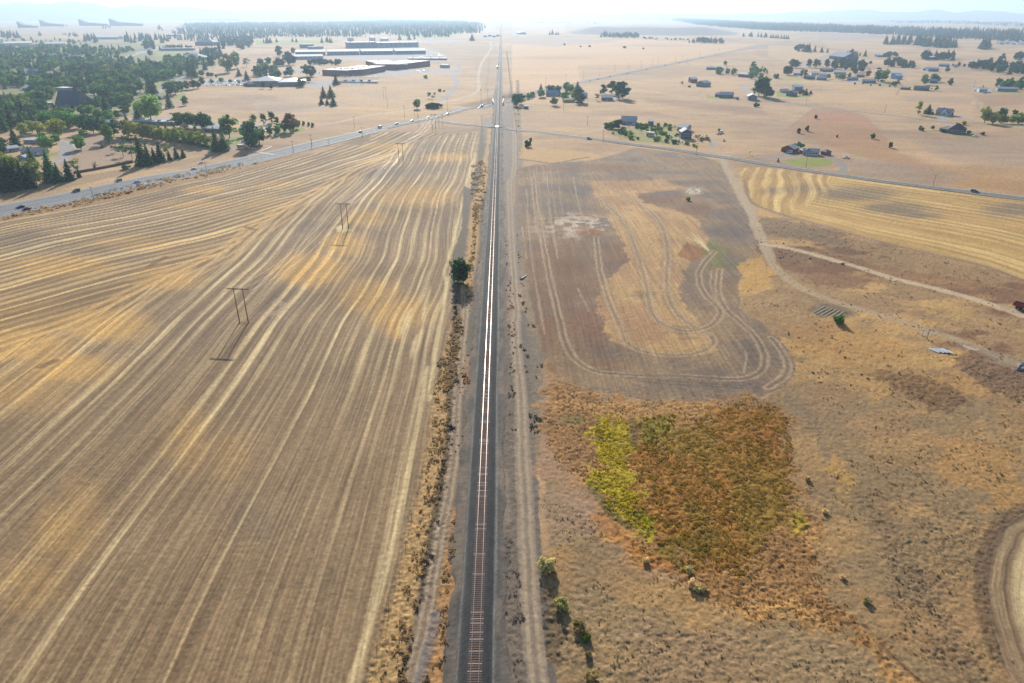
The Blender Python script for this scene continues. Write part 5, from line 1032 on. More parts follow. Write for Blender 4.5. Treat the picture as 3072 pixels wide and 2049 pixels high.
# --- right side farms
dk = (96, 88, 92); brick = (150, 78, 66)
house('brick bungalow with white windows above the curved lawn', 'S4 318,690 465,697', 9, 3.2, 'gable', 2.0, (206, 200, 196), (150, 150, 156), win=6, trim=WH, door=1)
house('brick wing at the left end of the white-windowed bungalow', 'S4 283,672 318,688', 8, 3.3, 'gable', 1.8, brick, (150, 148, 152), win=1, door=0)
house('small brick outbuilding right of the bungalow', 'S4 482,682 528,692', 6, 2.6, 'hip', 1.8, (150, 100, 90), (120, 100, 100), win=1, name='shed', cat='shed')
house('brick garage with grey roof and white doors left of the bungalow', 'S4 118,655 232,672', 10, 3.2, 'gable', 2.6, brick, (170, 172, 178), win=1, garage=1, name='garage', cat='garage', ridge='y')
house('blue-roofed house with white gable front right of the tall poplar', 'S4 1535,318 1665,330', 12, 4, 'gable', 3.5, (196, 202, 214), (92, 104, 134), win=3, garage=1, ridge='x', chim=1)
house('front gable wing of the blue-roofed house over its driveway', 'S4 1590,328 1650,332', 9, 3.6, 'gable', 3, (206, 210, 220), (100, 112, 140), win=1, ridge='y', garage=0)
house('big dark brown-roofed house ringed by shrubs on the right slope', 'S4 1650,490 1810,502', 15, 4.5, 'hip', 5, (110, 104, 104), (88, 80, 84), win=5, chim=1)
house('lower dark wing at the left of the big brown-roofed house', 'S4 1570,470 1650,488', 9, 3.2, 'hip', 2.6, (120, 112, 108), (92, 86, 90), win=2)
house('white mobile home beyond the back lane with dark cars beside', 'T4 1935,848 2010,850', 12, 4.5, 'gable', 2.4, (206, 204, 212), (216, 214, 220), win=3, name='mobile_home', cat='house')
house('flat grey-blue house behind the long hedge at the far right', 'T4 2105,838 2290,842', 14, 4, 'gable', 2.2, (150, 160, 176), (150, 158, 176), win=5)
house('dark blue-roofed ranch house by green lawn under the lane', 'T4 1335,828 1475,835', 14, 3.6, 'gable', 3, (72, 88, 96), (74, 86, 108), win=5)
house('low sheds with pale roof left of the dark blue ranch house', 'T4 1215,822 1290,826', 10, 3, 'gable', 1.6, (120, 110, 106), (150, 140, 136), win=1, name='shed', cat='shed')
house('pale barn above the small trees on the meadow lawn', 'T4 240,830 318,832', 14, 5.5, 'gable', 2.5, (130, 150, 160), (206, 212, 216), win=1, name='barn', cat='barn', metalroof=True)
house('blue-grey farmhouse on the bright lawn left of the pale barn', 'T4 165,880 235,884', 14, 4.5, 'gable', 3.2, (110, 122, 140), (124, 134, 154), win=2, ridge='y')
house('small white-roofed garage behind the blue-grey farmhouse', 'T4 128,852 190,850', 8, 3.4, 'gable', 2, (206, 208, 206), (226, 226, 226), win=1, garage=1, name='garage', cat='garage')
house('pale blue barn with white roof right of the yellow tree', 'U5 1905,730 2020,728', 16, 6, 'gable', 3, (140, 164, 196), (190, 206, 222), win=0, name='barn', cat='barn', metalroof=True)
house('long white-roofed barn behind the pale blue barn', 'U5 1805,665 2000,668', 14, 5, 'gable', 2.4, (176, 190, 200), (228, 232, 236), win=0, name='barn', cat='barn', metalroof=True)
for s, d, wh, wc, rc, lab in (('U5 330,655 480,655', 12, 4, (220, 222, 214), WH, 'bright white-roofed shed, largest of the pair among the poplars'), ('U5 545,690 640,690', 12, 4, (214, 214, 220), WH, 'bright white-roofed shed, smaller of the pair'), ('U5 430,745 610,750', 14, 3.6, (110, 130, 150), (112, 132, 158), 'blue-roofed house below the two white sheds'), ('U5 745,635 975,638', 12, 3.6, (180, 180, 180), (236, 238, 232), 'long narrow building with a gleaming white roof'),
                              ('U5 560,590 760,592', 14, 4, (110, 104, 120), (140, 134, 148), 'grey-mauve roofed house behind the gleaming roof'), ('U5 1170,690 1320,690', 14, 4, (150, 140, 146), (206, 180, 172), 'pink-brown roofed long house by the purple tree'), ('U5 1280,800 1530,808', 14, 3.6, (100, 112, 130), (120, 130, 146), 'dark grey long ranch house at the lower edge of the hamlet'), ('U5 1000,750 1200,752', 10, 3.2, (160, 158, 150), (196, 190, 176), 'low pale shed left of the dark grey ranch house'),
                              ('U5 200,725 400,730', 12, 3.6, (90, 104, 100), (130, 140, 146), 'green-grey roofed house at the left end of the hamlet'), ('U5 0,650 125,655', 14, 3.4, (120, 110, 120), (214, 208, 214), 'pale cluttered shed at the left end of the hamlet'), ('U5 660,350 930,380', 40, 8, (84, 96, 122), (96, 110, 140), 'broad dark peaked arena roof behind the conifers'), ('U5 1550,318 1660,318', 16, 5, (150, 170, 200), (196, 214, 236), 'pale blue barn before the far bushes'),
                              ('U6 530,595 730,598', 18, 5, (100, 120, 150), (120, 140, 172), 'blue ranch building with long roof beyond the junk yard'), ('U6 430,575 525,580', 12, 4, (140, 150, 170), (226, 232, 240), 'small white-roofed shed left of the blue ranch building'), ('U6 730,500 930,505', 16, 4, (120, 140, 170), (150, 166, 190), 'low blue-grey building with white lean-to beyond the blue ranch'), ('U6 410,352 600,368', 20, 5, (80, 100, 130), (150, 176, 206), 'sloping pale blue roof among dark conifers'),
                              ('U6 560,820 700,820', 12, 4, (90, 104, 124), (130, 150, 166), 'half-hidden house behind the autumn trees by the lane'), ('U6 1030,520 1090,520', 8, 3, (180, 140, 170), (200, 170, 190), 'small pinkish trailer beyond the lane')):
    rf_ = 'gable'; house(lab, s, d, wh, rf_, 2.6 if d < 30 else 10, wc, rc, win=3 if wh < 6 else 0, name='barn' if 'barn' in lab else 'shed' if 'shed' in lab else 'house', cat='barn' if 'barn' in lab else 'shed' if 'shed' in lab else 'house')
house('tan-roofed farmhouse beside two round dark trees above the county road', 'S3 1000,408 1135,415', 15, 3.6, 'gable', 4.6, (150, 162, 178), (196, 190, 188), win=3, garage=1, ridge='x')
house('small grey shed right of the tan-roofed farmhouse', 'S3 1248,415 1298,418', 8, 4, 'shed', 1.2, (110, 120, 136), (130, 140, 156), win=1, name='shed', cat='shed')
house('blue-grey two-storey house at the right end of the green garden', 'S3 1552,540 1645,540', 12, 6, 'gable', 3, (84, 96, 116), (196, 190, 190), win=3, ridge='y')
house('low wing left of the blue-grey two-storey house', 'S3 1515,470 1600,478', 14, 4, 'gable', 2.4, (170, 170, 180), (196, 192, 194), win=2, ridge='x')
house('cream camper with dark windows parked in the green garden', 'S3 1232,515 1300,520', 4.5, 3.4, 'flat', 0, (220, 214, 200), (226, 222, 210), win=3, name='camper', cat='camper')
house('brown house with white roof before three tall dark trees', 'T3 822,925 925,925', 16, 4, 'gable', 3.4, (132, 92, 88), (216, 210, 206), win=3, chim=1, ridge='x')
house('long low yellow-roofed shed in the dry field', 'T3 480,942 578,940', 8, 3.4, 'gable', 1.6, (190, 176, 120), (214, 206, 160), win=0, name='shed', cat='shed')
house('light blue-roofed house among the trees beyond the rails', 'T3 312,885 412,885', 14, 4.4, 'gable', 3.6, (170, 180, 190), (140, 164, 200), win=3)
house('white garage beside the light blue-roofed house', 'T3 420,872 460,872', 8, 3.4, 'flat', 0, (220, 220, 224), WH, win=1, name='garage', cat='garage')
house('pale tent-roofed shed right of the dark conifers', 'T3 650,898 692,896', 10, 3.4, 'gable', 3.2, (200, 206, 210), (216, 220, 222), win=0, name='shed', cat='shed')
house('tiny grey cabin standing alone in dry grass', 'T3 115,1000 152,1000', 6, 3.2, 'shed', .8, (110, 124, 140), (150, 160, 172), win=1, name='cabin', cat='shed')
house('red barn with pale roof on the open slope', 'T3 1642,760 1700,762', 16, 6, 'gable', 3, (128, 70, 64), (216, 214, 216), win=1, name='barn', cat='barn')
house('grey-green barn in front of the red barn', 'T3 1690,795 1765,800', 18, 6, 'gable', 3.5, (130, 146, 150), (150, 164, 170), win=1, name='barn', cat='barn', ridge='y')
house('blue-grey farmhouse with long roof beside a small orchard', 'T3 1900,900 2020,902', 16, 4.4, 'gable', 3.6, (110, 120, 140), (130, 140, 160), win=4)
house('low wing left of the farmhouse by the orchard', 'T3 1862,888 1905,890', 12, 3.4, 'gable', 2.4, (120, 128, 144), (136, 146, 164), win=1)
house('pale-roofed barn right of the orchard farmhouse', 'T3 2165,920 2248,922', 16, 5, 'gable', 3, (120, 134, 150), (220, 218, 214), win=1, name='barn', cat='barn', ridge='y')
house('small dark pump house between farmhouse and barn', 'T3 2058,915 2082,915', 5, 3, 'shed', .6, (90, 96, 110), (130, 130, 140), win=0, name='shed', cat='shed')
house('red shed with white roof inside the poplar grove', 'T3 2075,705 2170,712', 16, 5, 'gable', 3, (128, 66, 66), (222, 220, 222), win=2, name='shed', cat='shed')
house('long grey shed left of the poplar grove', 'T3 1785,640 1860,640', 14, 4, 'gable', 2, (120, 130, 146), (150, 160, 176), win=0, name='shed', cat='shed')
house('white-roofed shed above the poplar grove', 'T3 1850,638 1945,640', 14, 4, 'gable', 2, (180, 184, 190), WH, win=0, name='shed', cat='shed')
rr = random.Random(3)
for k in range(15):                                     # far hamlet by the horizon on the right of the rails
    x = rr.uniform(10, 900); house('tiny pale building in the far hamlet beyond the rails', 'T3 %d,%d %d,%d' % (x, 316-rr.uniform(0, 14) if x < 150 else rr.uniform(190, 216), x+rr.uniform(16, 40), 316 if x < 150 else 208), 30, 8, 'gable', 4, (190, 196, 206), rr.choice([WH, (200, 206, 216), (150, 160, 180)]), win=0, door=0, name='building', cat='building', group='tiny far hamlet buildings')
for k in range(8):
    x = rr.choice([rr.uniform(2080, 2230), rr.uniform(2240, 2340)]); house('tiny white building at the forest edge far right', 'T4 %d,%d %d,%d' % (x, 405+k % 3*3, x+rr.uniform(14, 40), 405+k % 3*3), 24, 7, 'gable', 4, (200, 206, 214), WH, win=0, door=0, name='building', cat='building', group='tiny buildings at the forest edge')
for k, xx in enumerate((2090, 2130, 2170, 2205)): house('one of the low industrial sheds beside the far rails', 'T2 %d,%d %d,%d' % (xx, 342-(k % 2)*8, xx+30, 342-(k % 2)*8), 30, 8, 'flat', 0, (130, 140, 160), (190, 196, 210), win=0, door=0, name='building', cat='building', group='low sheds beside the far rails')
# ------------------------------------------------------------------ vehicles
tyre = simple('black_tyre', (.02, .02, .02), rough=.9); lampm = simple('headlight_glass', (.8, .8, .78), rough=.2); CARP = {}
def carpaint(c):
    if c not in CARP: CARP[c] = simple('car_paint_%d_%d_%d' % c, tuple(srgb(c)), rough=.28, var=.04, spec=.7)
    return CARP[c]
def car_meshes(kind):
    l, w_, h = {'sedan': (4.7, 1.85, 1.45), 'suv': (4.8, 1.95, 1.8), 'pickup': (5.8, 2.0, 1.85), 'van': (5.6, 2.1, 2.4)}[kind]
    prof_ = {'sedan': [(-.5, .22), (-.5, .5), (-.48, .62), (-.36, .66), (.22, .64), (.46, .56), (.5, .45), (.5, .22)], 'suv': [(-.5, .22), (-.5, .56), (-.44, .6), (.2, .6), (.46, .54), (.5, .42), (.5, .22)],
             'pickup': [(-.5, .28), (-.5, .58), (-.12, .58), (-.12, .6), (.18, .6), (.46, .56), (.5, .45), (.5, .28)], 'van': [(-.5, .18), (-.5, .6), (.24, .6), (.44, .5), (.5, .42), (.5, .18)]}[kind]
    cab = {'sedan': (-.38, -.22, .06, .24), 'suv': (-.48, -.42, .04, .24), 'pickup': (-.12, -.08, .1, .22), 'van': (-.49, -.47, .2, .38)}[kind]
    zb = {'sedan': .65, 'suv': .6, 'pickup': .6, 'van': .6}[kind]*h
    b = MB(); pr = [(x*l, z*h) for x, z in prof_]; n = len(pr); V = []
    for y, sc_ in ((-w_/2, 1), (-w_/2+.08, 1.0), (w_/2-.08, 1.0), (w_/2, 1)):
        k = .0 if abs(y) < w_/2-.01 else .06
        V += [(x*(1-k*.5), y, z+(0 if z < .5 else -k*.6)) for x, z in pr]
    Fc = [(r*n+i, r*n+(i+1) % n, (r+1)*n+(i+1) % n, (r+1)*n+i) for r in range(3) for i in range(n)]+[tuple(range(n))[::-1], tuple(range(3*n, 4*n))]
    b.add(V, Fc); a0, a1, a2, a3 = [c_*l for c_ in cab]; q = w_/2-.22; p_ = w_/2-.06
    g = MB().add([(a0, -p_, zb-.03), (a3, -p_, zb-.03), (a3, p_, zb-.03), (a0, p_, zb-.03), (a1, -q, h-.06), (a2, -q, h-.06), (a2, q, h-.06), (a1, q, h-.06)], [(0, 1, 5, 4), (1, 2, 6, 5), (2, 3, 7, 6), (3, 0, 4, 7), (3, 2, 1, 0)])
    rf = MB().add([(a1-.05, -q-.03, h-.07), (a2+.05, -q-.03, h-.07), (a2+.05, q+.03, h-.07), (a1-.05, q+.03, h-.07), (a1, -q, h), (a2, -q, h), (a2, q, h), (a1, q, h)], [(3, 2, 1, 0), (4, 5, 6, 7), (0, 1, 5, 4), (1, 2, 6, 5), (2, 3, 7, 6), (3, 0, 4, 7)])
    wh = MB().bar((0, -.12, 0), (0, .12, 0), .34, n=14); li = MB().box(-.04, -.22, -.09, .02, .22, .09)
    return l, w_, h, b, g, rf, wh, li
CM = {}
def car(x, y, z, rz, kind, color, label, group=None, parts=True, name=None):
    if kind not in CM:
        l, w_, h, b, g, rf, wh, li = car_meshes(kind); md = lambda m_, nm: mesh_obj(nm, m_.v, m_.f, tyre, link=False).data
        CM[kind] = (l, w_, h, md(b, 'body'), md(g, 'windows'), md(rf, 'roof'), md(wh, 'wheel'), md(li, 'headlight'))
    l, w_, h, b, g, rf, wh, li = CM[kind]; r = empty(name or {'pickup': 'pickup_truck', 'van': 'van'}.get(kind, 'car'), (x, y, z), rz, 1, label, {'pickup': 'pickup truck', 'van': 'van'}.get(kind, 'car'), group)
    def put(nm, me, loc=(0, 0, 0), mat=None):
        o = bpy.data.objects.new(nm, me); C.objects.link(o); o.parent = r; o.location = loc
        if mat: o.material_slots[0].link = 'OBJECT'; o.material_slots[0].material = mat
    put('body', b, mat=carpaint(color)); put('windows', g, mat=glass); put('roof', rf, mat=carpaint(color))
    if parts:
        for sx in (-.31, .31):
            for sy in (-1, 1): put('wheel', wh, (sx*l, sy*(w_/2-.12), .34))
        for sy in (-1, 1): put('headlight', li, (l/2-.05, sy*(w_/2-.3), h*.42), lampm)
    return r
HWf = [Vector((p[0], p[1])) for p in HWp]; CRf = [Vector((p[0], p[1])) for p in CRp]
def on_road(path, q, off=0):
    x, y, z = P(*q); p = Vector((x, y)); best = None
    for a, b in zip(path[:-1], path[1:]):
        d = b-a; t = max(0, min(1, (p-a).dot(d)/d.length_squared)); c_ = a+d*t; e = (p-c_).length
        if best is None or e < best[0]: best = (e, c_, d.normalized())
    return (x, y, float(gz(x, y))+.12+.00012*hypot(x, y)), atan2(best[2].y, best[2].x)
for s, kind, c_, path, flip, lab in (
    ('S1 190,992', 'sedan', (40, 44, 70), 0, 1, 'dark blue car on the highway side by side with the dark red car'), ('S1 250,1008', 'sedan', (120, 30, 40), 0, 0, 'dark red car lowest left on the highway'),
    ('S1 703,842', 'suv', (24, 34, 40), 0, 1, 'black car on the highway near the first utility pole'), ('S1 1090,750', 'suv', (36, 36, 44), 0, 1, 'dark grey car on the far lanes across from the white-blue car'),
    ('S1 1260,758', 'sedan', (190, 200, 215), 0, 0, 'pale blue-white car beside the painted turn arrow'), ('S1 1782,642', 'sedan', (160, 185, 205), 0, 0, 'light blue car on the highway left of the second utility pole'), ('S1 1843,584', 'sedan', (225, 228, 232), 0, 1, 'white car on the far lanes near the second utility pole'),
    ('S2 963,484', 'suv', (120, 130, 140), 0, 0, 'grey car passing the dark grassy hollow'), ('S2 1137,442', 'van', (214, 216, 220), 0, 1, 'white van on the highway before the rail bridge'), ('S2 1293,408', 'pickup', (70, 90, 120), 0, 0, 'blue pickup truck on the highway, bigger than the cars around it'),
    ('S2 1432,380', 'sedan', (50, 60, 70), 0, 1, 'dark car between blue pickup and the H-frame wires'), ('S2 1580,348', 'sedan', (200, 205, 210), 0, 0, 'pale car directly under the power wires'), ('S2 1760,314', 'sedan', (60, 64, 70), 0, 1, 'dark car on the highway below the oval bush'),
    ('S2 2052,256', 'suv', (60, 62, 70), 0, 1, 'dark car queuing just left of the rail bridge'), ('S2 2076,246', 'van', (210, 212, 216), 0, 1, 'white van queuing just left of the rail bridge'), ('S3 710,544', 'suv', (50, 120, 150), 1, 0, 'blue car on the county road beside the tall pole'), ('S4 1895,1030', 'suv', (50, 54, 70), 1, 0, 'dark car on the county road at the right, past the last pole'),
    ('T3 715,747', 'sedan', (60, 70, 90), 0, 0, 'first of the far highway cars right of the farm trees'), ('T3 790,732', 'sedan', (60, 70, 84), 0, 1, 'second of the far highway cars right of the farm trees'), ('T3 900,708', 'pickup', (50, 58, 70), 0, 0, 'dark pickup on the far highway, largest there'), ('T3 1060,679', 'sedan', (80, 86, 96), 0, 1, 'far highway car after the dark pickup'),
    ('T3 1235,640', 'sedan', (70, 76, 90), 0, 0, 'far highway car midway along the golden field'), ('T3 1408,604', 'van', (196, 200, 206), 0, 1, 'white van on the far highway'), ('T3 1535,579', 'pickup', (90, 96, 110), 0, 0, 'grey pickup at the roadside fence on the far highway'), ('T3 1740,535', 'suv', (60, 64, 76), 0, 1, 'dark car far up the highway before the road bends'),
    ('T3 1870,504', 'sedan', (70, 74, 86), 0, 0, 'tiny dark car far up the highway, third from the end'), ('T3 1953,491', 'sedan', (80, 84, 96), 0, 1, 'tiny dark car far up the highway, second from the end'), ('T3 2090,460', 'sedan', (80, 84, 96), 0, 0, 'tiny dark car at the far end of the highway')):
    loc, rz = on_road(CRf if path else HWf, px(s)[0]); car(*loc, rz+(pi if flip else 0), kind, c_, lab)
for s, kind, c_, rz, lab in (('S3 1030,440', 'sedan', (200, 150, 140), 0, 'pale red car parked by the round dark trees'), ('S3 1108,420', 'sedan', (220, 220, 220), .2, 'white car parked before the tan-roofed farmhouse'), ('S3 1140,408', 'van', (226, 226, 230), 1.2, 'white box van parked at the tan-roofed farmhouse'), ('S3 1163,420', 'suv', (96, 80, 70), .1, 'brown car parked right of the white box van'),
    ('S3 1458,525', 'pickup', (220, 224, 230), 1.4, 'white pickup on the driveway of the two-storey house'), ('S3 1900,500', 'pickup', (150, 90, 80), .3, 'faded red pickup in the yard right of the garden'), ('S3 1922,487', 'van', (214, 214, 214), .8, 'white van in the yard right of the garden'), ('S3 1945,560', 'pickup', (190, 186, 180), 1.3, 'pale old truck at the yard pond'), ('S4 715,718', 'pickup', (200, 196, 190), .1, 'pale pickup parked in dry grass by the curved drive'),
    ('S4 198,672', 'suv', (206, 212, 226), .2, 'white-blue car before the brick garage'), ('T3 850,922', 'sedan', (224, 222, 224), .2, 'white car left before the brown house'), ('T3 880,924', 'sedan', (206, 206, 210), .3, 'silver car right before the brown house'), ('T3 180,912', 'sedan', (206, 190, 180), .2, 'pale car by the bushes near the rails'), ('U4 585,95', 'sedan', (40, 60, 60), .4, 'dark green car on the lane beside the big round tree'),
    ('U4 1530,460', 'suv', (206, 210, 216), 1.3, 'white car leaving the parking area behind the school bus'), ('U4 1655,558', 'sedan', (206, 214, 224), .2, 'white car turning in right behind the school bus'), ('T4 1990,858', 'sedan', (80, 60, 80), 0, 'dark car by the mobile home'), ('T4 2030,852', 'sedan', (206, 206, 206), 0, 'white car right of the mobile home'), ('T4 1905,838', 'van', (214, 210, 214), 0, 'white van left of the mobile home'),
    ('U3 380,500', 'sedan', (200, 204, 210), .5, 'pale car in the shade behind the tall dark spruce'), ('S4 1900,522', 'pickup', (196, 204, 212), .05, 'pale boat-like trailer truck below the big brown-roofed house')):
    x, y, z = P(*px(s)[0]); car(x, y, z+.05, rz, kind, c_, lab)
def parked(quad, nx_, ny_, label, group):
    (a, b, c_, d) = [Vector(p[:2]) for p in PP(quad)]; cc_ = [(225, 226, 230), (200, 204, 210), (150, 156, 166), (60, 64, 74), (40, 60, 110), (120, 40, 44), (180, 186, 196), (90, 94, 100)]
    for j in range(ny_):
        for i in range(nx_):
            if random.random() < .18: continue
            s, t = (i+.5)/nx_, (j+.5)/max(ny_, 1); p = a*(1-s)*(1-t)+b*s*(1-t)+c_*s*t+d*(1-s)*t
            car(p.x+random.uniform(-1, 1), p.y, float(gz(p.x, p.y))+.15, random.choice([pi/2, -pi/2])+random.uniform(-.15, .15), random.choice(['sedan', 'suv', 'pickup']), random.choice(cc_), label, group, parts=False)
parked('U2 1520,830 2230,815 2230,790 1520,800', 20, 1, 'parked car in the front rank of the tree-lined car park', 'cars in the tree-lined car park')
parked('U2 1560,760 2240,730 2200,710 1560,735', 16, 2, 'parked car in the back ranks of the tree-lined car park', 'cars behind in the tree-lined car park')
parked('T2 700,512 1300,502 1300,492 700,500', 26, 1, 'parked car before the row of long pale halls', 'cars before the long halls')
parked('T2 960,446 1480,440 1480,434 960,440', 18, 1, 'parked car between the rows of long halls', 'cars between the long halls')
parked('T2 1430,540 1750,540 1700,495 1430,500', 14, 4, 'vehicle in the crowded lot at the right end of the halls', 'vehicles in the crowded lot')
parked('T2 1500,392 1930,390 1900,368 1400,372', 18, 3, 'vehicle in the far storage lot before the pine wood', 'vehicles in the far storage lot')
parked('T2 1470,662 1590,655 1590,642 1470,650', 4, 2, 'parked car on the yard right of the brick warehouses', 'cars right of the brick warehouses')
parked('T2 340,672 600,690 600,660 360,655', 9, 2, 'parked car by the trees left of the brick warehouse', 'cars left of the brick warehouse')
parked('U4 1490,270 1620,265 1620,240 1500,245', 4, 2, 'car parked in the lot behind the school bus', 'cars in the lot behind the school bus')
parked('U4 1780,300 2010,380 1990,400 1800,340', 5, 1, 'car parked between the autumn trees by the highway', 'cars between the autumn trees')
parked('T2 470,772 560,772 560,760 470,762', 3, 1, 'car parked beside the school', 'cars beside the school')
# school bus
x, y, z = P(*px('U4 1525,548')[0]); bus = empty('school_bus', (x, y, z+.1), rz=radians(-14), label='yellow school bus waiting at the side road by the junction', cat='school bus'); yel = carpaint((214, 160, 40)); bkp = carpaint((20, 20, 22))
MB().prism([(-5.6, .55), (-5.6, 2.9), (-5.35, 3.1), (3.6, 3.1), (3.95, 2.8), (4.15, 1.9), (5.4, 1.65), (5.6, 1.35), (5.6, .55)], -1.22, 1.22).build('body', yel, bus); MB().box(-5.3, -1.0, 3.1, 3.4, 1.0, 3.17).build('roof', carpaint((236, 234, 226)), bus)
for k in range(9):
    for sy in (-1, 1): MB().box(-5.1+k*.95, min(sy*1.225, sy*1.25), 1.95, -4.4+k*.95, max(sy*1.225, sy*1.25), 2.6).build('window', glass, bus)
MB().add([(3.98, -1.05, 2.75), (4.19, -1.05, 1.95), (4.19, 1.05, 1.95), (3.98, 1.05, 2.75)], [(0, 1, 2, 3)]).build('windscreen', glass, bus)
for sx in (-3.6, 4.1):
    for sy in (-1, 1): MB().bar((sx, sy*1.25, .5), (sx, sy*.95, .5), .5, n=16).build('wheel', tyre, bus)
for zz in (1.3, 1.6):
    for sy in (-1, 1): MB().box(-5.5, min(sy*1.222, sy*1.24), zz, 4, max(sy*1.222, sy*1.24), zz+.07).build('black_stripe', bkp, bus)
for sy in (-.85, .85): MB().box(5.58, sy-.15, .95, 5.66, sy+.15, 1.2).build('headlight', lampm, bus)
# red truck at the right edge
a, b = PP('C 2296,782 2400,812'); rz = atan2(b[1]-a[1], b[0]-a[0]); tk = empty('flatbed_truck', (a[0], a[1], a[2]), rz, label='truck with a long dark red open bed cut by the right edge', cat='truck'); redp = simple('faded_red_paint', (.20, .035, .028), rough=.6, var=.3)
bd = MB().box(0, 0, 1.15, 8.2, 2.5, 1.35); bd.box(0, 0, 1.35, 8.2, .12, 2.5); bd.box(0, 2.38, 1.35, 8.2, 2.5, 2.5); bd.box(0, .12, 1.35, .12, 2.38, 2.5); bd.box(8.08, .12, 1.35, 8.2, 2.38, 2.5); bd.build('cargo_bed', redp, tk)
for k in range(9): MB().box(.3+k*.95, -.06, 1.3, .42+k*.95, -.002, 2.45).build('stake', redp, tk)
MB().prism([(8.4, .7), (8.4, 3.0), (10.0, 3.0), (10.4, 2.0), (11.9, 1.8), (12.0, .7)], .1, 2.4).build('cab', carpaint((226, 226, 228)), tk); MB().box(.5, .7, .8, 11.5, 1.8, 1.14).build('chassis', bkp, tk)
for sx in (1.6, 2.8, 10.8):
    for sy in (.15, 2.35): MB().bar((sx, sy-.15, .5), (sx, sy+.15, .5), .5, n=16).build('wheel', tyre, tk)
# ------------------------------------------------------------------ small things on the farmland
tin = simple('weathered_roofing_tin', (.62, .64, .65), rough=.4, metal=.5, var=.15); x, y, z = P(*px('C 1975,978')[0])
for k, (dx, dy, rz) in enumerate(((-1.9, .4, .25), (-.6, 0, .3), (.7, -.2, .27), (2.0, -.3, .2))):
    m_ = MB(); [m_.add([(i*.15-.6, -1.9, .25+.05*(i % 2)), (i*.15-.45, -1.9, .25+.05*((i+1) % 2)), (i*.15-.45, 1.9, .3+.05*((i+1) % 2)), (i*.15-.6, 1.9, .3+.05*(i % 2))], [(0, 1, 2, 3)]) for i in range(8)]
    o = m_.build('metal_sheet', tin); o.location = (x+dx, y+dy, z+.08*k); o.rotation_euler = (0, 0, rz+.3); tag(o, '%s of four pale corrugated metal sheets lying in the dry grass' % ('leftmost', 'second from the left', 'second from the right', 'rightmost')[k], 'metal sheet', 'metal sheets in the grass')
t_, b_ = px('C 1925,888 1915,922'); x, y, z = P(*b_); yl = empty('yard_light', (x, y, z), label='short wooden post with a slanted panel near the metal sheets', cat='post'); MB().bar((0, 0, 0), (0, 0, 3.4), .13, .1).build('post', wood, yl)
MB().bar((0, 0, 3.2), (1.2, 0, 3.7), .05).build('bracket', wood, yl); MB().add([(.7, -.5, 3.6), (1.8, -.5, 3.9), (1.8, .5, 3.9), (.7, .5, 3.6), (.7, -.5, 3.66), (1.8, -.5, 3.96), (1.8, .5, 3.96), (.7, .5, 3.66)], [(3, 2, 1, 0), (4, 5, 6, 7), (0, 1, 5, 4), (1, 2, 6, 5), (2, 3, 7, 6), (3, 0, 4, 7)]).build('panel', mt((110, 112, 116)), yl)
gw = simple('grey_weathered_boards', (.34, .31, .26), rough=.9, var=.3, scale=2)
for k in range(6):
    a, b = PP('C %d,%d %d,%d' % (1402+k*19, 806+k*5, 1448+k*17, 782+k*5)); o = MB().box(0, -.16, 0, hypot(a[0]-b[0], a[1]-b[1])*1.2, .1, .14).build('timber_beam', gw); o.location = (a[0], a[1], a[2]+.02); o.rotation_euler = (0, 0, atan2(b[1]-a[1], b[0]-a[0])); tag(o, 'grey timber laid parallel with others beside the lone green bush', 'timber', 'parallel grey timbers')
a, b = PP('C 93,655 118,640'); o = MB().bar((0, 0, .3), (hypot(a[0]-b[0], a[1]-b[1]), 0, .3), .32, .2, n=8).build('fallen_log', simple('bleached_wood', (.72, .68, .62), rough=.8)); o.location = a; o.rotation_euler = (0, 0, atan2(b[1]-a[1], b[0]-a[0])); tag(o, 'bleached log lying beside the access road right of the rails', 'log')
rockm = simple('grey_basalt_rock', (.16, .155, .15), rough=.9, var=.35, scale=3, bump=.6)
def rock(x, y, r_, label, group=None):
    r2 = np.random.default_rng(int(abs(x*77+y*13))); V = []; n = 7
    for i in range(5):
        t = pi*i/4
        for j in range(n): V.append(np.array([sin(t)*cos(2*pi*j/n), sin(t)*sin(2*pi*j/n), -cos(t)*.7])*r_*r2.uniform(.7, 1.15))
    Fc = [(i*n+j, i*n+(j+1) % n, (i+1)*n+(j+1) % n, (i+1)*n+j) for i in range(4) for j in range(n)]; o = mesh_obj('rock', V, Fc, rockm); o.location = (x, y, float(gz(x, y))+r_*.2); tag(o, label, 'rock', group)
for s, r_ in (('C 2340,1048', 1.8), ('C 2325,1060', 1.2), ('C 2350,1062', 1.4), ('C 1255,560', .7), ('C 1390,562', .8), ('C 1535,587', .9), ('C 1270,556', .5)):
    x, y, z = P(*px(s)[0]); rock(x, y, r_, 'dark boulder in the group at the right edge' if r_ >= 1.2 else 'small dark rock in dry grass by the farm tracks', 'boulders at the right edge' if r_ >= 1.2 else 'small dark rocks by the farm tracks')
for k in range(60):
    x = RX-random.uniform(5.5, 10.5)+(.0); y = random.uniform(150, 330); x = RX-random.uniform(5.6, 9.0); rock(x, y, random.uniform(.14, .34), 'dark stone lying on the cinder strip left of the track', 'stones on the cinder strip')
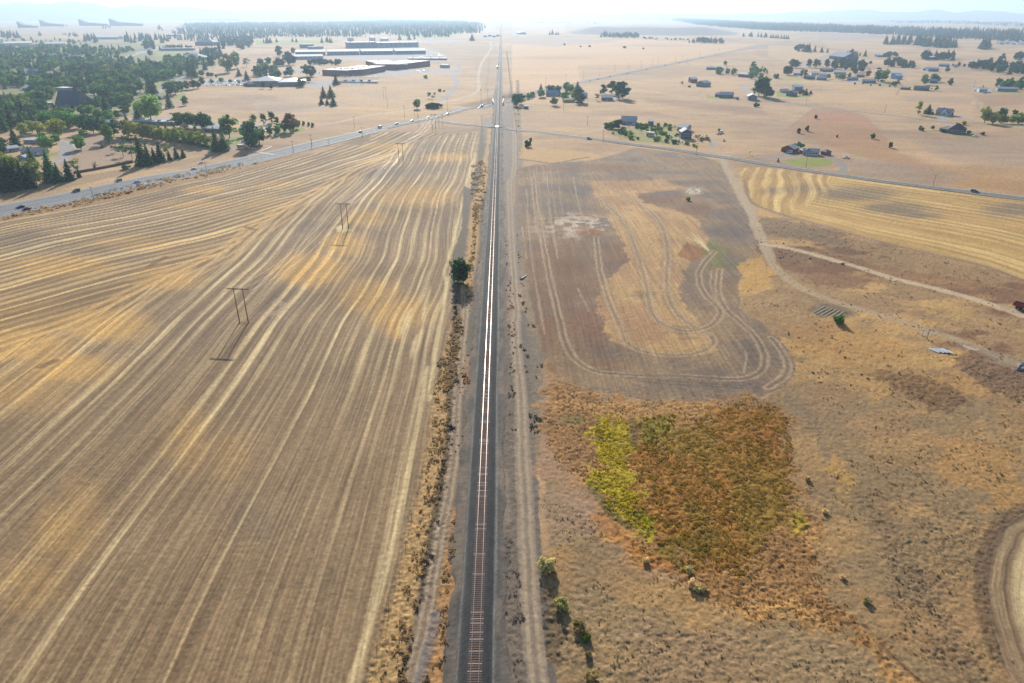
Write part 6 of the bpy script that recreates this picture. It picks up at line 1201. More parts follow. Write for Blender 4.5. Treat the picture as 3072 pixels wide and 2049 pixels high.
# wooden fence beside the brown lot
pts = PP('U3 1240,1130 1500,1085 1900,1010 2240,940'); fe = empty('board_fence', pts[0], label='long brown board fence along the dry lot above the highway', cat='fence'); m_ = MB(); L_ = [Vector((p[0]-pts[0][0], p[1]-pts[0][1], p[2]-pts[0][2])) for p in pts]; fw = simple('brown_fence_boards', (.14, .09, .06), rough=.9)
for a, b in zip(L_[:-1], L_[1:]):
    n = int((b-a).length/2.5)
    for i in range(n):
        p, q = a.lerp(b, i/n), a.lerp(b, (i+1)/n-.004); d = (q-p).normalized(); nn = Vector((-d.y, d.x, 0))*.04; m_.add([p-nn, q-nn, q+nn, p+nn, p-nn+Vector((0, 0, 1.8)), q-nn+Vector((0, 0, 1.8)), q+nn+Vector((0, 0, 1.8)), p+nn+Vector((0, 0, 1.8))], [(3, 2, 1, 0), (4, 5, 6, 7), (0, 1, 5, 4), (1, 2, 6, 5), (2, 3, 7, 6), (3, 0, 4, 7)])
m_.build('boards', fw, fe); m2 = MB()
for a, b in zip(L_[:-1], L_[1:]):
    for i in range(int((b-a).length/5)): p = a.lerp(b, i*5/(b-a).length); m2.box(p.x-.08, p.y+.06, p.z, p.x+.08, p.y+.2, p.z+2.0)
m2.build('fence_posts', fw, fe)
pts = PP('U1 90,632 500,630 940,618'); fe2 = empty('wall_fence', pts[0], label='long pale blue-grey wall crossing the tree-filled neighbourhood', cat='wall'); m_ = MB()
for a, b in zip(pts[:-1], pts[1:]):
    d = Vector((b[0]-a[0], b[1]-a[1], 0)); nn = Vector((-d.y, d.x, 0)).normalized()*.2; p = Vector(a)-Vector(pts[0]); q = Vector(b)-Vector(pts[0]); m_.add([p-nn, q-nn, q+nn, p+nn, p-nn+Vector((0, 0, 3)), q-nn+Vector((0, 0, 3)), q+nn+Vector((0, 0, 3)), p+nn+Vector((0, 0, 3))], [(3, 2, 1, 0), (4, 5, 6, 7), (0, 1, 5, 4), (1, 2, 6, 5), (2, 3, 7, 6), (3, 0, 4, 7)])
m_.build('wall_panels', mt((150, 166, 190)), fe2)
# fence posts along the field edge
for k in range(26):
    y = 92+k*9; x = RX-float(np.interp(y, [84, 110, 150, 200, 330], [19.5, 17.0, 15.8, 15.2, 14.8])); o = MB().bar((0, 0, 0), (.03, .02, 1.35), .07, .05, n=6).build('fence_post', wood) if k == 0 else fp.copy()
    if k == 0: fp = o
    else: C.objects.link(o)
    o.location = (x, y, float(gz(x, y))); tag(o, 'thin wooden fence post in the golden weeds beside the stubble', 'fence post', 'fence posts along the field edge')
# ------------------------------------------------------------------ trees, from the photo
g1_ = 'yellow-green trees in a row behind the hedge'
T('S1 1180,335 1240,340 1310,345 1370,352 1430,358 1490,370 1560,380 1630,390 1700,400 1765,408 1830,415 1900,420', 'round', 'yellow', [150, 140, 120, 130, 120, 110, 120, 130, 125, 120, 125, 110], ['yellow-green tree number-%s from the left in the row behind the dark hedge' % k for k in ('one', 'two', 'three', 'four', 'five', 'six', 'seven', 'eight', 'nine', 'ten', 'eleven', 'twelve')], g1_, 1.05)
T('S1 1460,280 1530,280 1605,290 1795,300', 'poplar', 'olive', [90, 90, 90, 100], ['slim green tree just left of the curved lamp', 'slim green tree second behind the yellow row', 'slim green tree before the dark clump', 'slim pale green tree rising over the yellow row'])
T('S1 1990,470 2060,465 2310,420', 'spruce', 'dark', [215, 190, 215], ['broad tall dark conifer closing the right end of the yellow-green row', 'dark conifer just right of the broad one at the junction', 'tall dark conifer right of the school bus'], None, 1.25)
T('S1 2110,350 2235,340', 'round', 'green', [200, 90], ['large green tree on the bright lawn left of the school bus', 'small green tree beside the parking area'], None, .95)
T('S1 1660,250 1730,255 1800,260 1860,262 1920,262', 'round', 'dark', [130, 140, 130, 140, 120], 'dark tree in the dense dark clump behind the lamps', 'dark clump behind the lamps', 1.2)
T('S1 1390,190', 'round', 'green', 235, 'very large round green tree by the lane', None, 1.15); T('S1 1270,180', 'spruce', 'dark', 150, 'dark conifer against the left side of the very large round tree', None, 1.3)
T('S1 1160,188 990,165 920,150', 'cedar', 'blue', [62, 210, 60], ['small dark cone-shaped conifer alone in the dry yard', 'tall blue-green conifer behind the leaning pale lamp', 'low spreading dark conifer by the lane'], None, 1.1)
T('S1 1560,75', 'spruce', 'dark', 150, 'tall narrow dark conifer at the corner of the dry field', None, 1.15); T('S1 1705,50', 'pine', 'dark', 85, 'layered dark pine standing alone at the dry field edge', None, 1.4)
T('S1 40,290 110,240 200,240 290,190', 'spruce', 'dark', [180, 200, 150, 130], 'dark conifer in the shaded group at the left edge above the house', 'shaded conifers at the left edge', 1.2)
T('S1 420,230 480,240 560,240 640,255 720,260 560,170', 'round', 'green', [130, 120, 140, 150, 130, 100], 'green tree in the long tree belt under the church', 'long tree belt under the church', 1.3)
T('S1 800,300 860,305 920,300', 'round', 'dark', [160, 150, 130], 'dark tree at the right end of the belt under the church', 'long tree belt under the church', 1.2)
T('S1 230,330 300,300 370,310 540,350', 'round', 'yellow', [120, 110, 110, 180], ['yellowish tree left above the house roof', 'yellowish tree second above the house roof', 'yellowish tree third above the house roof', 'biggest yellow-green tree left of the cul-de-sac'], None, 1.1)
T('S1 400,420 440,460 520,400', 'round', 'green', [120, 130, 90], ['green tree touching the back of the cul-de-sac house', 'dense green tree left of the cul-de-sac lawn', 'green bush-like tree beside the cul-de-sac'], None, 1.1)
T('S1 150,430', 'spruce', 'dark', 180, 'tall dark spruce behind the pale long-roofed house', None, 1.3); T('S1 35,450 30,500', 'round', 'dark', [100, 90], ['dark round tree at the left edge, upper', 'dark round tree at the left edge, lower'])
T('S1 1000,395', 'pine', 'green', 175, 'leaning green pine alone on the dry lot', None, 1.25); T('S1 1050,345', 'round', 'dark', 150, 'dark tree behind the leaning pine')
T('S1 745,455 765,340', 'round', 'green', [125, 70], ['green tree casting a shadow onto the cul-de-sac rim', 'low green tree above the cul-de-sac'], None, 1.2)
T('S1 940,440', 'spruce', 'olive', 55, 'thin small young conifer in the lot\'s middle'); T('S1 1140,420 1215,425', 'thin', 'blue', [110, 110], ['left of two thin blue-grey trees above the dry lot', 'right of two thin blue-grey trees above the dry lot'], None, 1.4)
T('S1 1060,480', 'thin', 'olive', 90, 'sparse olive tree left of the pair on the dry lot', None, 1.3); T('S1 1135,520 1215,540', 'thin', 'dark', [125, 140], ['left dark open-crowned tree on the dry lot', 'right dark open-crowned tree on the dry lot'], None, 1.5)
T('S1 1310,605 1370,595', 'fir', 'dark', [270, 190], ['tallest dark fir by the highway fence', 'dark fir leaning on the tallest one'], None, 1.3)
T('S1 1425,580 1480,570', 'fir', 'dark', [140, 180], ['dark fir third in the roadside line', 'dark fir fourth in the roadside line'], None, 1.5); T('S1 1530,500', 'thin', 'olive', 110, 'sparse tree behind the roadside firs', None, 1.6)
T('S1 1560,555 1625,540 1685,530', 'fir', 'dark', [95, 115, 90], ['left of three small firs ending the roadside line', 'middle of three small firs ending the roadside line', 'right of three small firs ending the roadside line'], None, 1.5)
T('S1 15,830 70,835 130,825 180,815 230,800', 'spruce', 'blue', [300, 320, 280, 250, 240], 'tall dark spruce in the dense wall of trees at the lower left edge', 'dense dark spruces at the lower left edge', 1.3)
T('S1 20,650 110,660 60,700', 'round', 'yellow', [170, 160, 120], 'sunlit yellow-green tree behind the dark spruces at the left edge', 'sunlit trees behind the dark spruces', 1.2)
T('S1 300,600', 'spruce', 'dark', 170, 'dark spruce in front of the cul-de-sac house', None, 1.3); T('S1 340,780', 'round', 'olive', 230, 'large olive-grey tree between the dark spruces by the highway', None, .95); T('S1 290,810', 'fir', 'blue', 210, 'dark fir just left of the large olive-grey tree', None, 1.3)
T('S1 485,755 550,750', 'spruce', 'dark', [285, 170], ['tallest of the dark spruces near the highway, left of the sparse tree', 'short dark spruce right of the tallest near the highway'], None, 1.2); T('S1 455,750', 'fir', 'blue', 170, 'lower dark fir at the foot of the tallest spruce', None, 1.4)
T('S1 645,738', 'fir', 'blue', 190, 'dark narrow fir left of the sparse olive tree', None, 1.4); T('S1 700,670', 'thin', 'olive', 140, 'sparse olive tree with visible limbs near the highway', None, 1.5); T('S1 730,712', 'fir', 'dark', 100, 'small dark fir at the foot of the sparse olive tree', None, 1.2)
T('S1 1160,635', 'bush', 'dark', 45, 'low dark bush by the board fence', None, 1.3)
# bare shrub tree
x, y, z = P(*px('S1 870,630')[0]); bt = empty('bare_tree', (x, y, z), label='bare leafless brown tree on the dry lot', cat='tree'); m_ = MB(); r2 = random.Random(5)
for _ in range(26):
    a = r2.uniform(0, 6.28); l_ = r2.uniform(1, 3); h_ = r2.uniform(2, 6.5); p = (cos(a)*l_*.4, sin(a)*l_*.4, h_*.5); m_.bar((0, 0, 0), p, .12, .07, n=5, cap=False); m_.bar(p, (cos(a)*l_, sin(a)*l_, h_), .07, .02, n=5, cap=False); m_.bar(p, (cos(a+.6)*l_, sin(a+.6)*l_, h_*.85), .05, .02, n=4, cap=False)
m_.build('branches', bark, bt)
# hedge under the yellow row
hp = PP('S1 1280,322 1500,362 1700,400 1900,440 2060,470'); V_, Q_, B_ = [], [], []; rr2 = np.random.default_rng(9)
for (x0, y0, z0), (x1, y1, z1) in zip(hp[:-1], hp[1:]):
    n = int(hypot(x1-x0, y1-y0)*45); t = rr2.uniform(0, 1, n); V_.append(np.stack([x0+(x1-x0)*t, y0+(y1-y0)*t+rr2.uniform(-1, 1, n), z0+(z1-z0)*t+rr2.uniform(.1, 2.8, n)], 1))
ctr = np.concatenate(V_)-np.array(hp[0]); Vh = quads_from(ctr, rr2.normal(size=ctr.shape), np.full(len(ctr), .32), rr2)
o = mesh_obj('hedge', Vh, np.arange(len(Vh)).reshape(-1, 4), leafs['dark'], cols=np.repeat(rr2.uniform(.7, 1.3, len(ctr)), 4)[:, None]*np.ones(3)); o.location = hp[0]; tag(o, 'long clipped dark hedge under the row of yellow-green trees', 'hedge')
# autumn trees right of the junction
T('U4 1640,520 1740,490', 'round', 'dark', [330, 220], ['tall dark tree on the verge at the junction corner', 'lower dark tree right of the junction corner tree'], None, .85)
T('U4 1665,250 1795,235', 'poplar', 'olive', [160, 150], ['left of two upright trees behind the parking area', 'right of two upright trees behind the parking area'], None, 1.7)
T('U4 1900,215 1970,260', 'poplar', 'olive', [160, 130], ['upright tree at the top of the autumn group', 'upright tree below the top one in the autumn group'], None, 1.8); T('U4 1870,370 1975,370', 'poplar', 'green', [165, 165], ['front green upright tree, left of two by the highway', 'front green upright tree, right of two by the highway'], None, 1.8)
T('U4 2060,330', 'round', 'dark', 150, 'round dark tree left of the reddish one', None, .9); T('U4 2150,330', 'round', 'red', 240, 'large tree with reddish autumn leaves at the end of the group', None, .85); T('U4 2215,290', 'round', 'olive', 140, 'olive tree at the right end of the autumn group'); T('U4 1540,245', 'bush', 'green', 55, 'clipped round bush by the parked cars'); T('U4 1765,300', 'round', 'dry', 60, 'bare round pale tree behind the yellow row')
T('U4 760,300', 'round', 'dry', 90, 'bare greyish round tree between the lamps', None, 1.1)
T('S2 395,412 437,412 484,420 520,430', 'bush', 'dark', [36, 36, 34, 38], ['first from the left of four small shrubs in the dry field', 'second of four small shrubs in the dry field', 'third of four small shrubs in the dry field', 'last of four small shrubs in the dry field'], None, .6)
T('S2 622,162 690,158', 'spruce', 'blue', [100, 108], ['upper left dark conifer of the group of five in the dry field', 'upper right dark conifer of the group of five in the dry field'], None, 1.6)
T('S2 602,222 655,228 712,238', 'spruce', 'blue', [66, 56, 90], ['lower left small conifer of the group of five', 'lower middle small conifer of the group of five', 'lower right broad conifer of the group of five'], None, 1.7)
T('S2 1480,265', 'round', 'green', 92, 'round green tree between two utility poles', None, .9); T('S2 1590,168 1622,178 1640,150', 'thin', 'dark', [55, 36, 40], ['left of three small trees above the oval bush', 'middle of three small trees above the oval bush', 'right of three small trees above the oval bush'], None, 1.6); T('S2 1690,107 1728,107', 'bush', 'dark', [28, 16], ['larger of two dots of bush by the curving side road', 'smaller of two dots of bush by the curving side road'])
T('S2 1590,255 1630,258 1670,252', 'bush', 'dark', [42, 50, 42], 'bush in the oval dark thicket beside the highway', 'oval thicket beside the highway', 1.5)
T('T2 1558,718', 'bush', 'dark', 30, 'single bush by the side road of the halls'); T('T2 1985,375', 'spruce', 'blue', 62, 'single dark conifer at the end of the storage lot', None, 1.8); T('T2 1320,366 1408,366 1457,362', 'spruce', 'blue', [50, 50, 30], ['left of three small conifers before the pine wood', 'middle of three small conifers before the pine wood', 'right of three small conifers before the pine wood'], None, 1.6)
# round tree beside the track
T('A 2165,705', 'oval', 'dark', 122, 'dense round dark green pine standing alone left of the railway', None, .72)
T('C 1520,850', 'bush', 'green', 36, 'single dense green bush beside the parallel timbers', None, .95)
for nm_, s, hue, hp_ in (('pale yellow round shrub beside the access road, largest there', 'D 215,915', 'dry', 50), ('olive shrub below the pale yellow one', 'D 275,1080', 'scrub', 38), ('olive-yellow shrub third down along the access road', 'D 352,1180', 'scrub', 32), ('small bright green shrub fourth down along the access road', 'D 382,1225', 'lime', 24), ('olive shrub at the lower frame edge beside the access road', 'D 415,1412', 'scrub', 34), ('dark straggly shrub fifth along the access road', 'D 395,1300', 'scrub', 18),
                         ('small golden shrub alone right of the orange meadow', 'D 1380,510', 'dry', 18), ('small orange shrub at the meadow edge on the right', 'D 1458,655', 'dry', 18), ('straw tumbleweed left of the trio', 'D 848,922', 'dry', 24), ('straw tumbleweed farthest left on the bank', 'D 656,878', 'dry', 20), ('largest straw tumbleweed of the trio on the bank', 'D 868,985', 'dry', 30), ('middle straw tumbleweed of the trio', 'D 882,1003', 'dry', 22), ('right straw tumbleweed of the trio', 'D 905,1004', 'dry', 22), ('pale tumbleweed before the ditch', 'D 1642,1056', 'dry', 22), ('orange tumbleweed below the meadow', 'D 1535,950', 'dry', 16), ('small yellow-lime bush on the fallow field', 'C 845,302', 'lime', 18)):
    T(s, 'bush', hue, hp_, nm_)
# right side
T('T3 40,975 85,955 60,925', 'round', 'dark', [110, 90, 70], ['front dark tree of the clump right of the rails', 'right dark tree of the clump right of the rails', 'rear dark tree of the clump right of the rails'], None, 1.2); T('T3 160,892 190,890', 'bush', 'green', [50, 40], 'bush on the bank between clump and farm trees', 'bushes on the bank')
T('T3 265,835', 'spruce', 'dark', 66, 'small spire conifer above the farm trees', None, 1.4); T('T3 265,895 275,890', 'round', 'olive', [75, 60], ['yellowish tree at the left of the light blue-roofed house', 'smaller tree behind the yellowish one'], None, 1.2)
T('T3 345,858 365,852', 'round', 'dark', [75, 70], 'dark reddish-green tree behind the light blue roof', 'trees behind the light blue roof', 1.2); T('T3 415,875 510,845 490,920 535,850', 'round', 'green', [85, 88, 78, 70], ['green tree right of the light blue-roofed house', 'broad green tree by the far highway', 'green tree in front of the farm trees', 'green tree at the highway side'], None, 1.3)
T('T3 385,968', 'round', 'olive', 78, 'round pale olive tree alone in the dry field before the farm', None, 1.15); T('T3 600,842', 'spruce', 'dark', 90, 'dark conifer right beside the far highway', None, 1.8); T('T3 605,930 640,950 600,955', 'pine', 'dark', [130, 90, 70], ['tall dark conifer right of the long yellow shed', 'broad dark tree right of the long yellow shed', 'low dark tree at the shed end'], None, 1.6); T('T3 560,905', 'round', 'yellow', 50, 'small yellow tree between shed and conifers'); T('T3 780,922', 'thin', 'red', 66, 'small reddish tree left of the brown house', None, 1.5)
T('T3 835,872 915,868', 'pine', 'dark', [92, 118], ['left and smallest of three tall trees behind the brown house', 'middle of three tall trees behind the brown house'], None, 1.4); T('T3 975,900 1015,905', 'pine', 'dark', [140, 150], ['left half of the broad dark tree pair right of the brown house', 'right half of the broad dark tree pair right of the brown house'], None, 1.5)
T('S3 870,446 900,448', 'bush', 'green', [62, 66], ['left round dark tree by the tan-roofed farmhouse', 'second round dark tree by the tan-roofed farmhouse'], None, .8); T('S3 945,450 975,448', 'pine', 'dark', [76, 90], ['third dark tree by the tan-roofed farmhouse', 'pointed dark tree nearest the tan-roofed farmhouse'], None, 1.8)
T('S3 140,612 172,555', 'bush', 'blue', [62, 28], ['dark round bush alone near the rails below the crossing road', 'smaller dark bush just behind the lone one'], None, .9)
T('T3 2265,880 2310,885', 'pine', 'dark', [165, 170], ['left of two big dark trees at the road bend', 'right of two big dark trees at the road bend'], None, 1.3); T('T3 2240,982', 'bush', 'dark', 42, 'lone dark bush below the pale-roofed barn'); T('T3 1560,790', 'thin', 'dark', 44, 'thin small tree left of the red barn'); T('T3 1626,802', 'bush', 'dark', 20, 'little dark shrub before the grey-green barn')
T('T3 1955,602 2215,628', 'pine', 'dark', [42, 62], ['small dark tree above the white-roofed shed', 'dark pointed conifer above the poplar grove'], None, 1.6); T('T3 1035,442', 'bush', 'blue', 20, 'dark thicket dot in the far golden field', None, 1.4)
scatter('T3 1870,690 2050,690 2050,655 1880,650', 16, [('poplar', 'olive'), ('round', 'green')], (8, 13), 'pale green tree in the windbreak left of the red shed', 'windbreak left of the red shed', 5, False); scatter('T3 2180,730 2350,720 2351,650 2190,655', 14, [('round', 'olive'), ('poplar', 'yellow'), ('round', 'green')], (9, 14), 'pale tree in the grove right of the red shed', 'grove right of the red shed', 6, False)
# garden shrubs
scatter('S3 905,505 1050,465 1200,400 1500,425 1530,500 1640,600 1500,590 1100,545', 75, [('bush', 'green'), ('bush', 'dark'), ('thin', 'olive'), ('spruce', 'dark'), ('bush', 'lime')], (1.6, 4.5), {'bush': 'small garden shrub on the green plot by the county road', 'conifer_tree': 'young conifer on the green garden plot', 'deciduous_tree': 'young thin tree on the green garden plot'}, {'bush': 'garden shrubs', 'conifer_tree': 'young garden conifers', 'deciduous_tree': 'young garden trees'}, 3)
scatter('S3 1640,500 1810,520 1850,600 1680,570', 14, [('bush', 'olive'), ('bush', 'dry'), ('thin', 'dark')], (1.5, 3.5), {'bush': 'brownish shrub right of the two-storey house', 'deciduous_tree': 'thin shrub tree right of the two-storey house'}, 'shrubs right of the two-storey house', 3)
T('S3 1900,475', 'round', 'olive', 30, 'small olive tree behind the faded red pickup'); T('S3 2180,690 2240,715', 'thin', 'dry', [45, 42], ['left bare sapling by the county road junction', 'right sapling by the county road junction']); T('S3 1670,610 1690,620', 'bush', 'yellow', [30, 24], 'yellowish bush by the roadside pole', 'roadside yellowish bushes')
T('S4 440,355', 'bush', 'blue', 40, 'topmost of the lone bushes on the reddish parcel', None, .55); T('S4 282,488 357,468', 'bush', 'blue', [48, 50], ['left of two lone bushes on the reddish parcel', 'right of two lone bushes on the reddish parcel'], None, .55); T('S4 632,528', 'bush', 'blue', 28, 'smallest lone bush in the middle of the reddish parcel', None, .5); T('S4 957,540 1120,622', 'bush', 'blue', [56, 56], ['lone dark bush right of the reddish parcel, upper', 'lone dark bush right of the reddish parcel, lower'], None, .55)
T('S4 92,752', 'fir', 'dark', 36, 'small dark fir at the drive entrance of the brick bungalow', None, 1.6); T('S4 240,628 275,620 305,625 325,618', 'round', 'green', [46, 52, 40, 30], 'small green tree behind the brick garage', 'trees behind the brick garage', 1.1)
T('S4 1378,315', 'poplar', 'yellow', 122, 'tall leaning yellow-green poplar left of the blue-roofed house', None, 1.3); T('S4 1470,308', 'spruce', 'blue', 82, 'dark conifer left of the blue-roofed house', None, 1.9); T('S4 1440,312 1690,325 1510,318', 'bush', 'dark', [40, 26, 26], 'dark shrub against the blue-roofed house', 'shrubs at the blue-roofed house', .8)
T('S4 1800,412', 'bush', 'yellow', 40, 'yellow-green bush by the middle road', None, .8); T('S4 1395,462 1420,465', 'bush', 'olive', [46, 36], 'grey-green bush left of the big brown-roofed house', 'bushes left of the big house', .6); T('S4 1510,455', 'round', 'dark', 38, 'dark round tree left of the big brown-roofed house'); T('S4 1970,505', 'bush', 'dark', 30, 'dark bush right of the big house'); T('S4 1840,490 1640,480 1600,480', 'bush', 'dark', [30, 34, 30], 'dark shrub hugging the big brown-roofed house', 'shrubs around the big house')
T('S4 1985,395 2060,405 2130,395 2170,400 2230,400 2290,400 2340,405', 'round', 'yellow', [140, 110, 80, 70, 80, 100, 70], 'bright yellow-green tree in the roadside grove at the right edge', 'yellow-green grove at the right edge', 1.05); T('S4 2140,360 2260,330', 'round', 'dark', [100, 55], ['dark tree behind the yellow-green grove, left', 'dark tree behind the yellow-green grove, right'], None, 1.1)
T('T4 15,895 -20,890', 'round', 'dark', [80, 100], ['dark tree left of the bright meadow lawn, right one', 'dark tree left of the bright meadow lawn, left one'], None, 1.2); T('T4 290,870 315,868', 'round', 'olive', [45, 45], 'olive tree on the lawn by the pale barn', 'olive trees by the pale barn'); T('T4 345,875 390,865', 'spruce', 'dark', [60, 36], ['dark conifer right of the pale barn', 'small conifer right of the pale barn'], None, 2)
T('U5 -10,510 30,515 60,520', 'round', 'blue', [150, 140, 120], 'dark tree at the left end behind the hamlet', 'dark trees left behind the hamlet', 1.3); T('T4 170,690 190,690', 'round', 'blue', [82, 76], 'dark tree left of the hamlet sheds', 'dark trees left of the hamlet sheds', 1.2); T('T4 78,720', 'bush', 'dark', 45, 'small dark bush left of the hamlet lawn')
T('U5 280,510 400,515 610,520 470,490', 'pine', 'blue', [150, 155, 160, 110], 'tall dark pine in the stand behind the white sheds', 'stand of pines behind the white sheds', 1.3); scatter('U5 700,540 1060,550 1100,440 720,430', 20, [('round', 'blue'), ('pine', 'blue')], (10, 16), {'deciduous_tree': 'dark tree in the middle stand of the hamlet', 'pine_tree': 'dark pine in the middle stand of the hamlet'}, 'middle stand of the hamlet', 8); scatter('U5 1090,690 1310,590 1310,460 1120,460', 12, [('round', 'blue'), ('pine', 'blue')], (10, 15), {'deciduous_tree': 'dark tree before the pink-brown house', 'pine_tree': 'dark pine before the pink-brown house'}, 'trees before the pink-brown house', 8)
T('U5 1380,700', 'round', 'red', 130, 'purple-red tree by the pink-brown house', None, .9); T('U5 1690,770', 'round', 'lime', 220, 'bright yellow round tree in the hamlet', None, .8); T('U5 1570,760 1640,790', 'poplar', 'dark', [260, 180], ['tall dark tree left against the bright yellow one', 'dark tree below the bright yellow one'], None, 2); scatter('U5 1660,500 2080,520 2080,400 1700,390', 18, [('spruce', 'blue'), ('round', 'blue')], (10, 16), {'conifer_tree': 'dark conifer in the stand behind the yellow tree', 'deciduous_tree': 'dark tree in the stand behind the yellow tree'}, 'stand behind the yellow tree', 7, False)
T('U5 1880,880 1930,830 1840,850', 'pine', 'dark', [110, 90, 80], 'dark pine at the lower right end of the hamlet', 'pines at the lower right of the hamlet', 1.4); T('U5 1140,825 1285,820 1435,850 1605,855 1785,870', 'bush', 'dark', [40, 36, 34, 50, 44], 'small dark bush in the row below the hamlet', 'bush row below the hamlet', .7); T('U5 650,720 800,720 860,740 920,745 1040,700', 'round', 'olive', [90, 80, 100, 110, 90], 'pale green tree between the hamlet houses', 'pale trees between the hamlet houses'); T('U5 1430,450', 'round', 'blue', 60, 'single rounded tree right of the middle stand', None, 1.3)
T('U5 150,690 210,720', 'poplar', 'dark', [150, 170], 'slim dark poplar at the left end of the hamlet', 'slim poplars at the hamlet end', 1.5)
scatter('T4 250,480 430,482 430,455 255,450', 14, [('spruce', 'blue'), ('round', 'blue')], (12, 20), {'conifer_tree': 'dark conifer in the small wood by the far road', 'deciduous_tree': 'dark tree in the small wood by the far road'}, 'small wood by the far road', 8, False); T('T4 372,480 490,482 545,482', 'spruce', 'blue', [78, 50, 38], ['tallest pointed conifer of the small wood', 'dark conifer right of the small wood', 'small conifer at the road top'], None, 1.5)
scatter('T4 710,520 890,523 890,500 715,496', 14, [('spruce', 'blue'), ('pine', 'blue')], (10, 16), {'conifer_tree': 'dark conifer in the compact farm windbreak', 'pine_tree': 'dark pine in the compact farm windbreak'}, 'compact farm windbreak', 7, False)
scatter('T4 1060,532 1220,535 1210,505 1080,505', 12, [('round', 'blue')], (8, 13), 'blue-green tree right of the pale blue barn', 'trees right of the pale blue barn', 7, False); scatter('U6 400,380 1010,395 990,330 440,330', 30, [('spruce', 'blue'), ('pine', 'blue')], (14, 22), {'conifer_tree': 'dark conifer in the grove above the back lane', 'pine_tree': 'dark pine in the grove above the back lane'}, 'grove above the back lane', 6, False)
scatter('U6 0,520 250,550 240,450 0,430', 12, [('round', 'blue'), ('spruce', 'blue')], (9, 14), {'conifer_tree': 'dark conifer left of the junk yard', 'deciduous_tree': 'dark tree left of the junk yard'}, 'trees left of the junk yard', 6, False)
scatter('U6 1350,570 1700,640 2351,670 2351,560 1900,470 1400,470', 52, [('pine', 'blue'), ('spruce', 'blue'), ('round', 'blue')], (10, 18), {'conifer_tree': 'dark conifer in the long wind-bent wood at the right edge', 'pine_tree': 'dark pine in the long wind-bent wood at the right edge', 'deciduous_tree': 'dark broad tree in the long wood at the right edge'}, 'long wood at the right edge', 7, False); scatter('U6 2150,390 2351,400 2351,330 2200,330', 9, [('pine', 'blue')], (14, 20), 'dark pine in the upper group at the right edge', 'upper pines at the right edge', 8, False)
T('U6 1930,390 1880,390', 'pine', 'blue', [130, 80], 'wind-bent pine above the long wood', 'wind-bent pines above the long wood', 1.3); T('U6 1110,500 1000,490 1210,510 1310,520 1370,515', 'round', 'blue', [80, 40, 60, 100, 110], 'dark small tree beyond the lane', 'small trees beyond the lane'); T('U6 890,610', 'pine', 'dark', 100, 'dark pine right of the blue ranch building', None, 1.6)
T('U6 440,850', 'round', 'olive', 210, 'yellow-topped autumn tree by the lane', None, .7); T('U6 480,850', 'round', 'dark', 120, 'dark tree joined to the yellow-topped one'); T('U6 640,790 720,800', 'round', 'dark', [150, 90], ['dark tree over the half-hidden house', 'dark tree right of the half-hidden house'], None, 1.2); T('U6 950,860', 'round', 'dark', 130, 'single round tree on the lane side', None, 1.0); T('U6 680,965', 'pine', 'dark', 100, 'leaning dark conifer by the ranch house lawn', None, 1.3); T('U6 590,955', 'thin', 'dark', 60, 'thin tree by the ranch house lawn')
scatter('U6 1800,920 2351,960 2351,850 1850,830', 22, [('pine', 'dark'), ('round', 'dark'), ('round', 'green')], (7, 13), {'pine_tree': 'dark pine around the flat grey-blue house', 'deciduous_tree': 'dark tree around the flat grey-blue house'}, 'trees around the flat grey-blue house', 6); T('U6 1570,905', 'fir', 'dark', 50, 'small fir over the mobile home', None, 1.6)
T('T4 2640,960', 'pine', 'dark', 30, 'dark pine outside the right edge') if False else None
scatter('T4 1060,410 1320,420 1720,455 1730,420 1400,385 1065,395', 62, [('spruce', 'blue')], (24, 34), 'tall blue-hazed conifer in the big square grove before the far forest', 'big square grove', 11, False); scatter('T4 1940,456 2025,458 2020,440 1950,440', 9, [('spruce', 'blue')], (24, 32), 'blue-hazed conifer in the small square clump right of the big grove', 'small square clump', 9, False)
scatter('T3 2120,338 2340,345 2340,336 2120,330', 13, [('spruce', 'blue')], (15, 24), 'far conifer in the sparse row on the ridge line', 'sparse far row', 25, False); T('T4 25,350 45,350 70,352 90,352 120,355 145,358 165,358 185,360', 'spruce', 'blue', 36, 'far conifer in the short row left of the far road', 'short far row', 1.5)
T('T3 370,318 345,320 405,320 425,320', 'spruce', 'blue', [44, 30, 30, 26], ['tall far conifer in the hamlet beyond the rails', 'far conifer left in that hamlet group', 'far conifer right of the tall one', 'small far conifer at the group end'], None, 1.5)
scatter('T3 800,345 1170,350 1165,335 820,325', 42, [('spruce', 'blue'), ('pine', 'blue')], (16, 26), {'conifer_tree': 'far conifer in the dark belt before the mauve mound', 'pine_tree': 'far pine in the dark belt before the mauve mound'}, 'belt before the mauve mound', 12, False); scatter('T3 1620,395 1970,402 1970,392 1640,385', 24, [('round', 'blue'), ('spruce', 'blue')], (12, 22), {'conifer_tree': 'far conifer right of the mauve mound', 'deciduous_tree': 'far tree right of the mauve mound'}, 'trees right of the mauve mound', 14, False)
scatter('T3 1180,358 1620,382 1620,370 1200,350', 20, [('round', 'blue')], (6, 10), 'low far tree under the mauve mound', 'low trees under the mauve mound', 14, False); T('T3 482,415 630,432 712,432 1205,452', 'bush', 'blue', [16, 14, 18, 16], 'dot of bush in the far golden field', 'dots of bush in the far golden field')
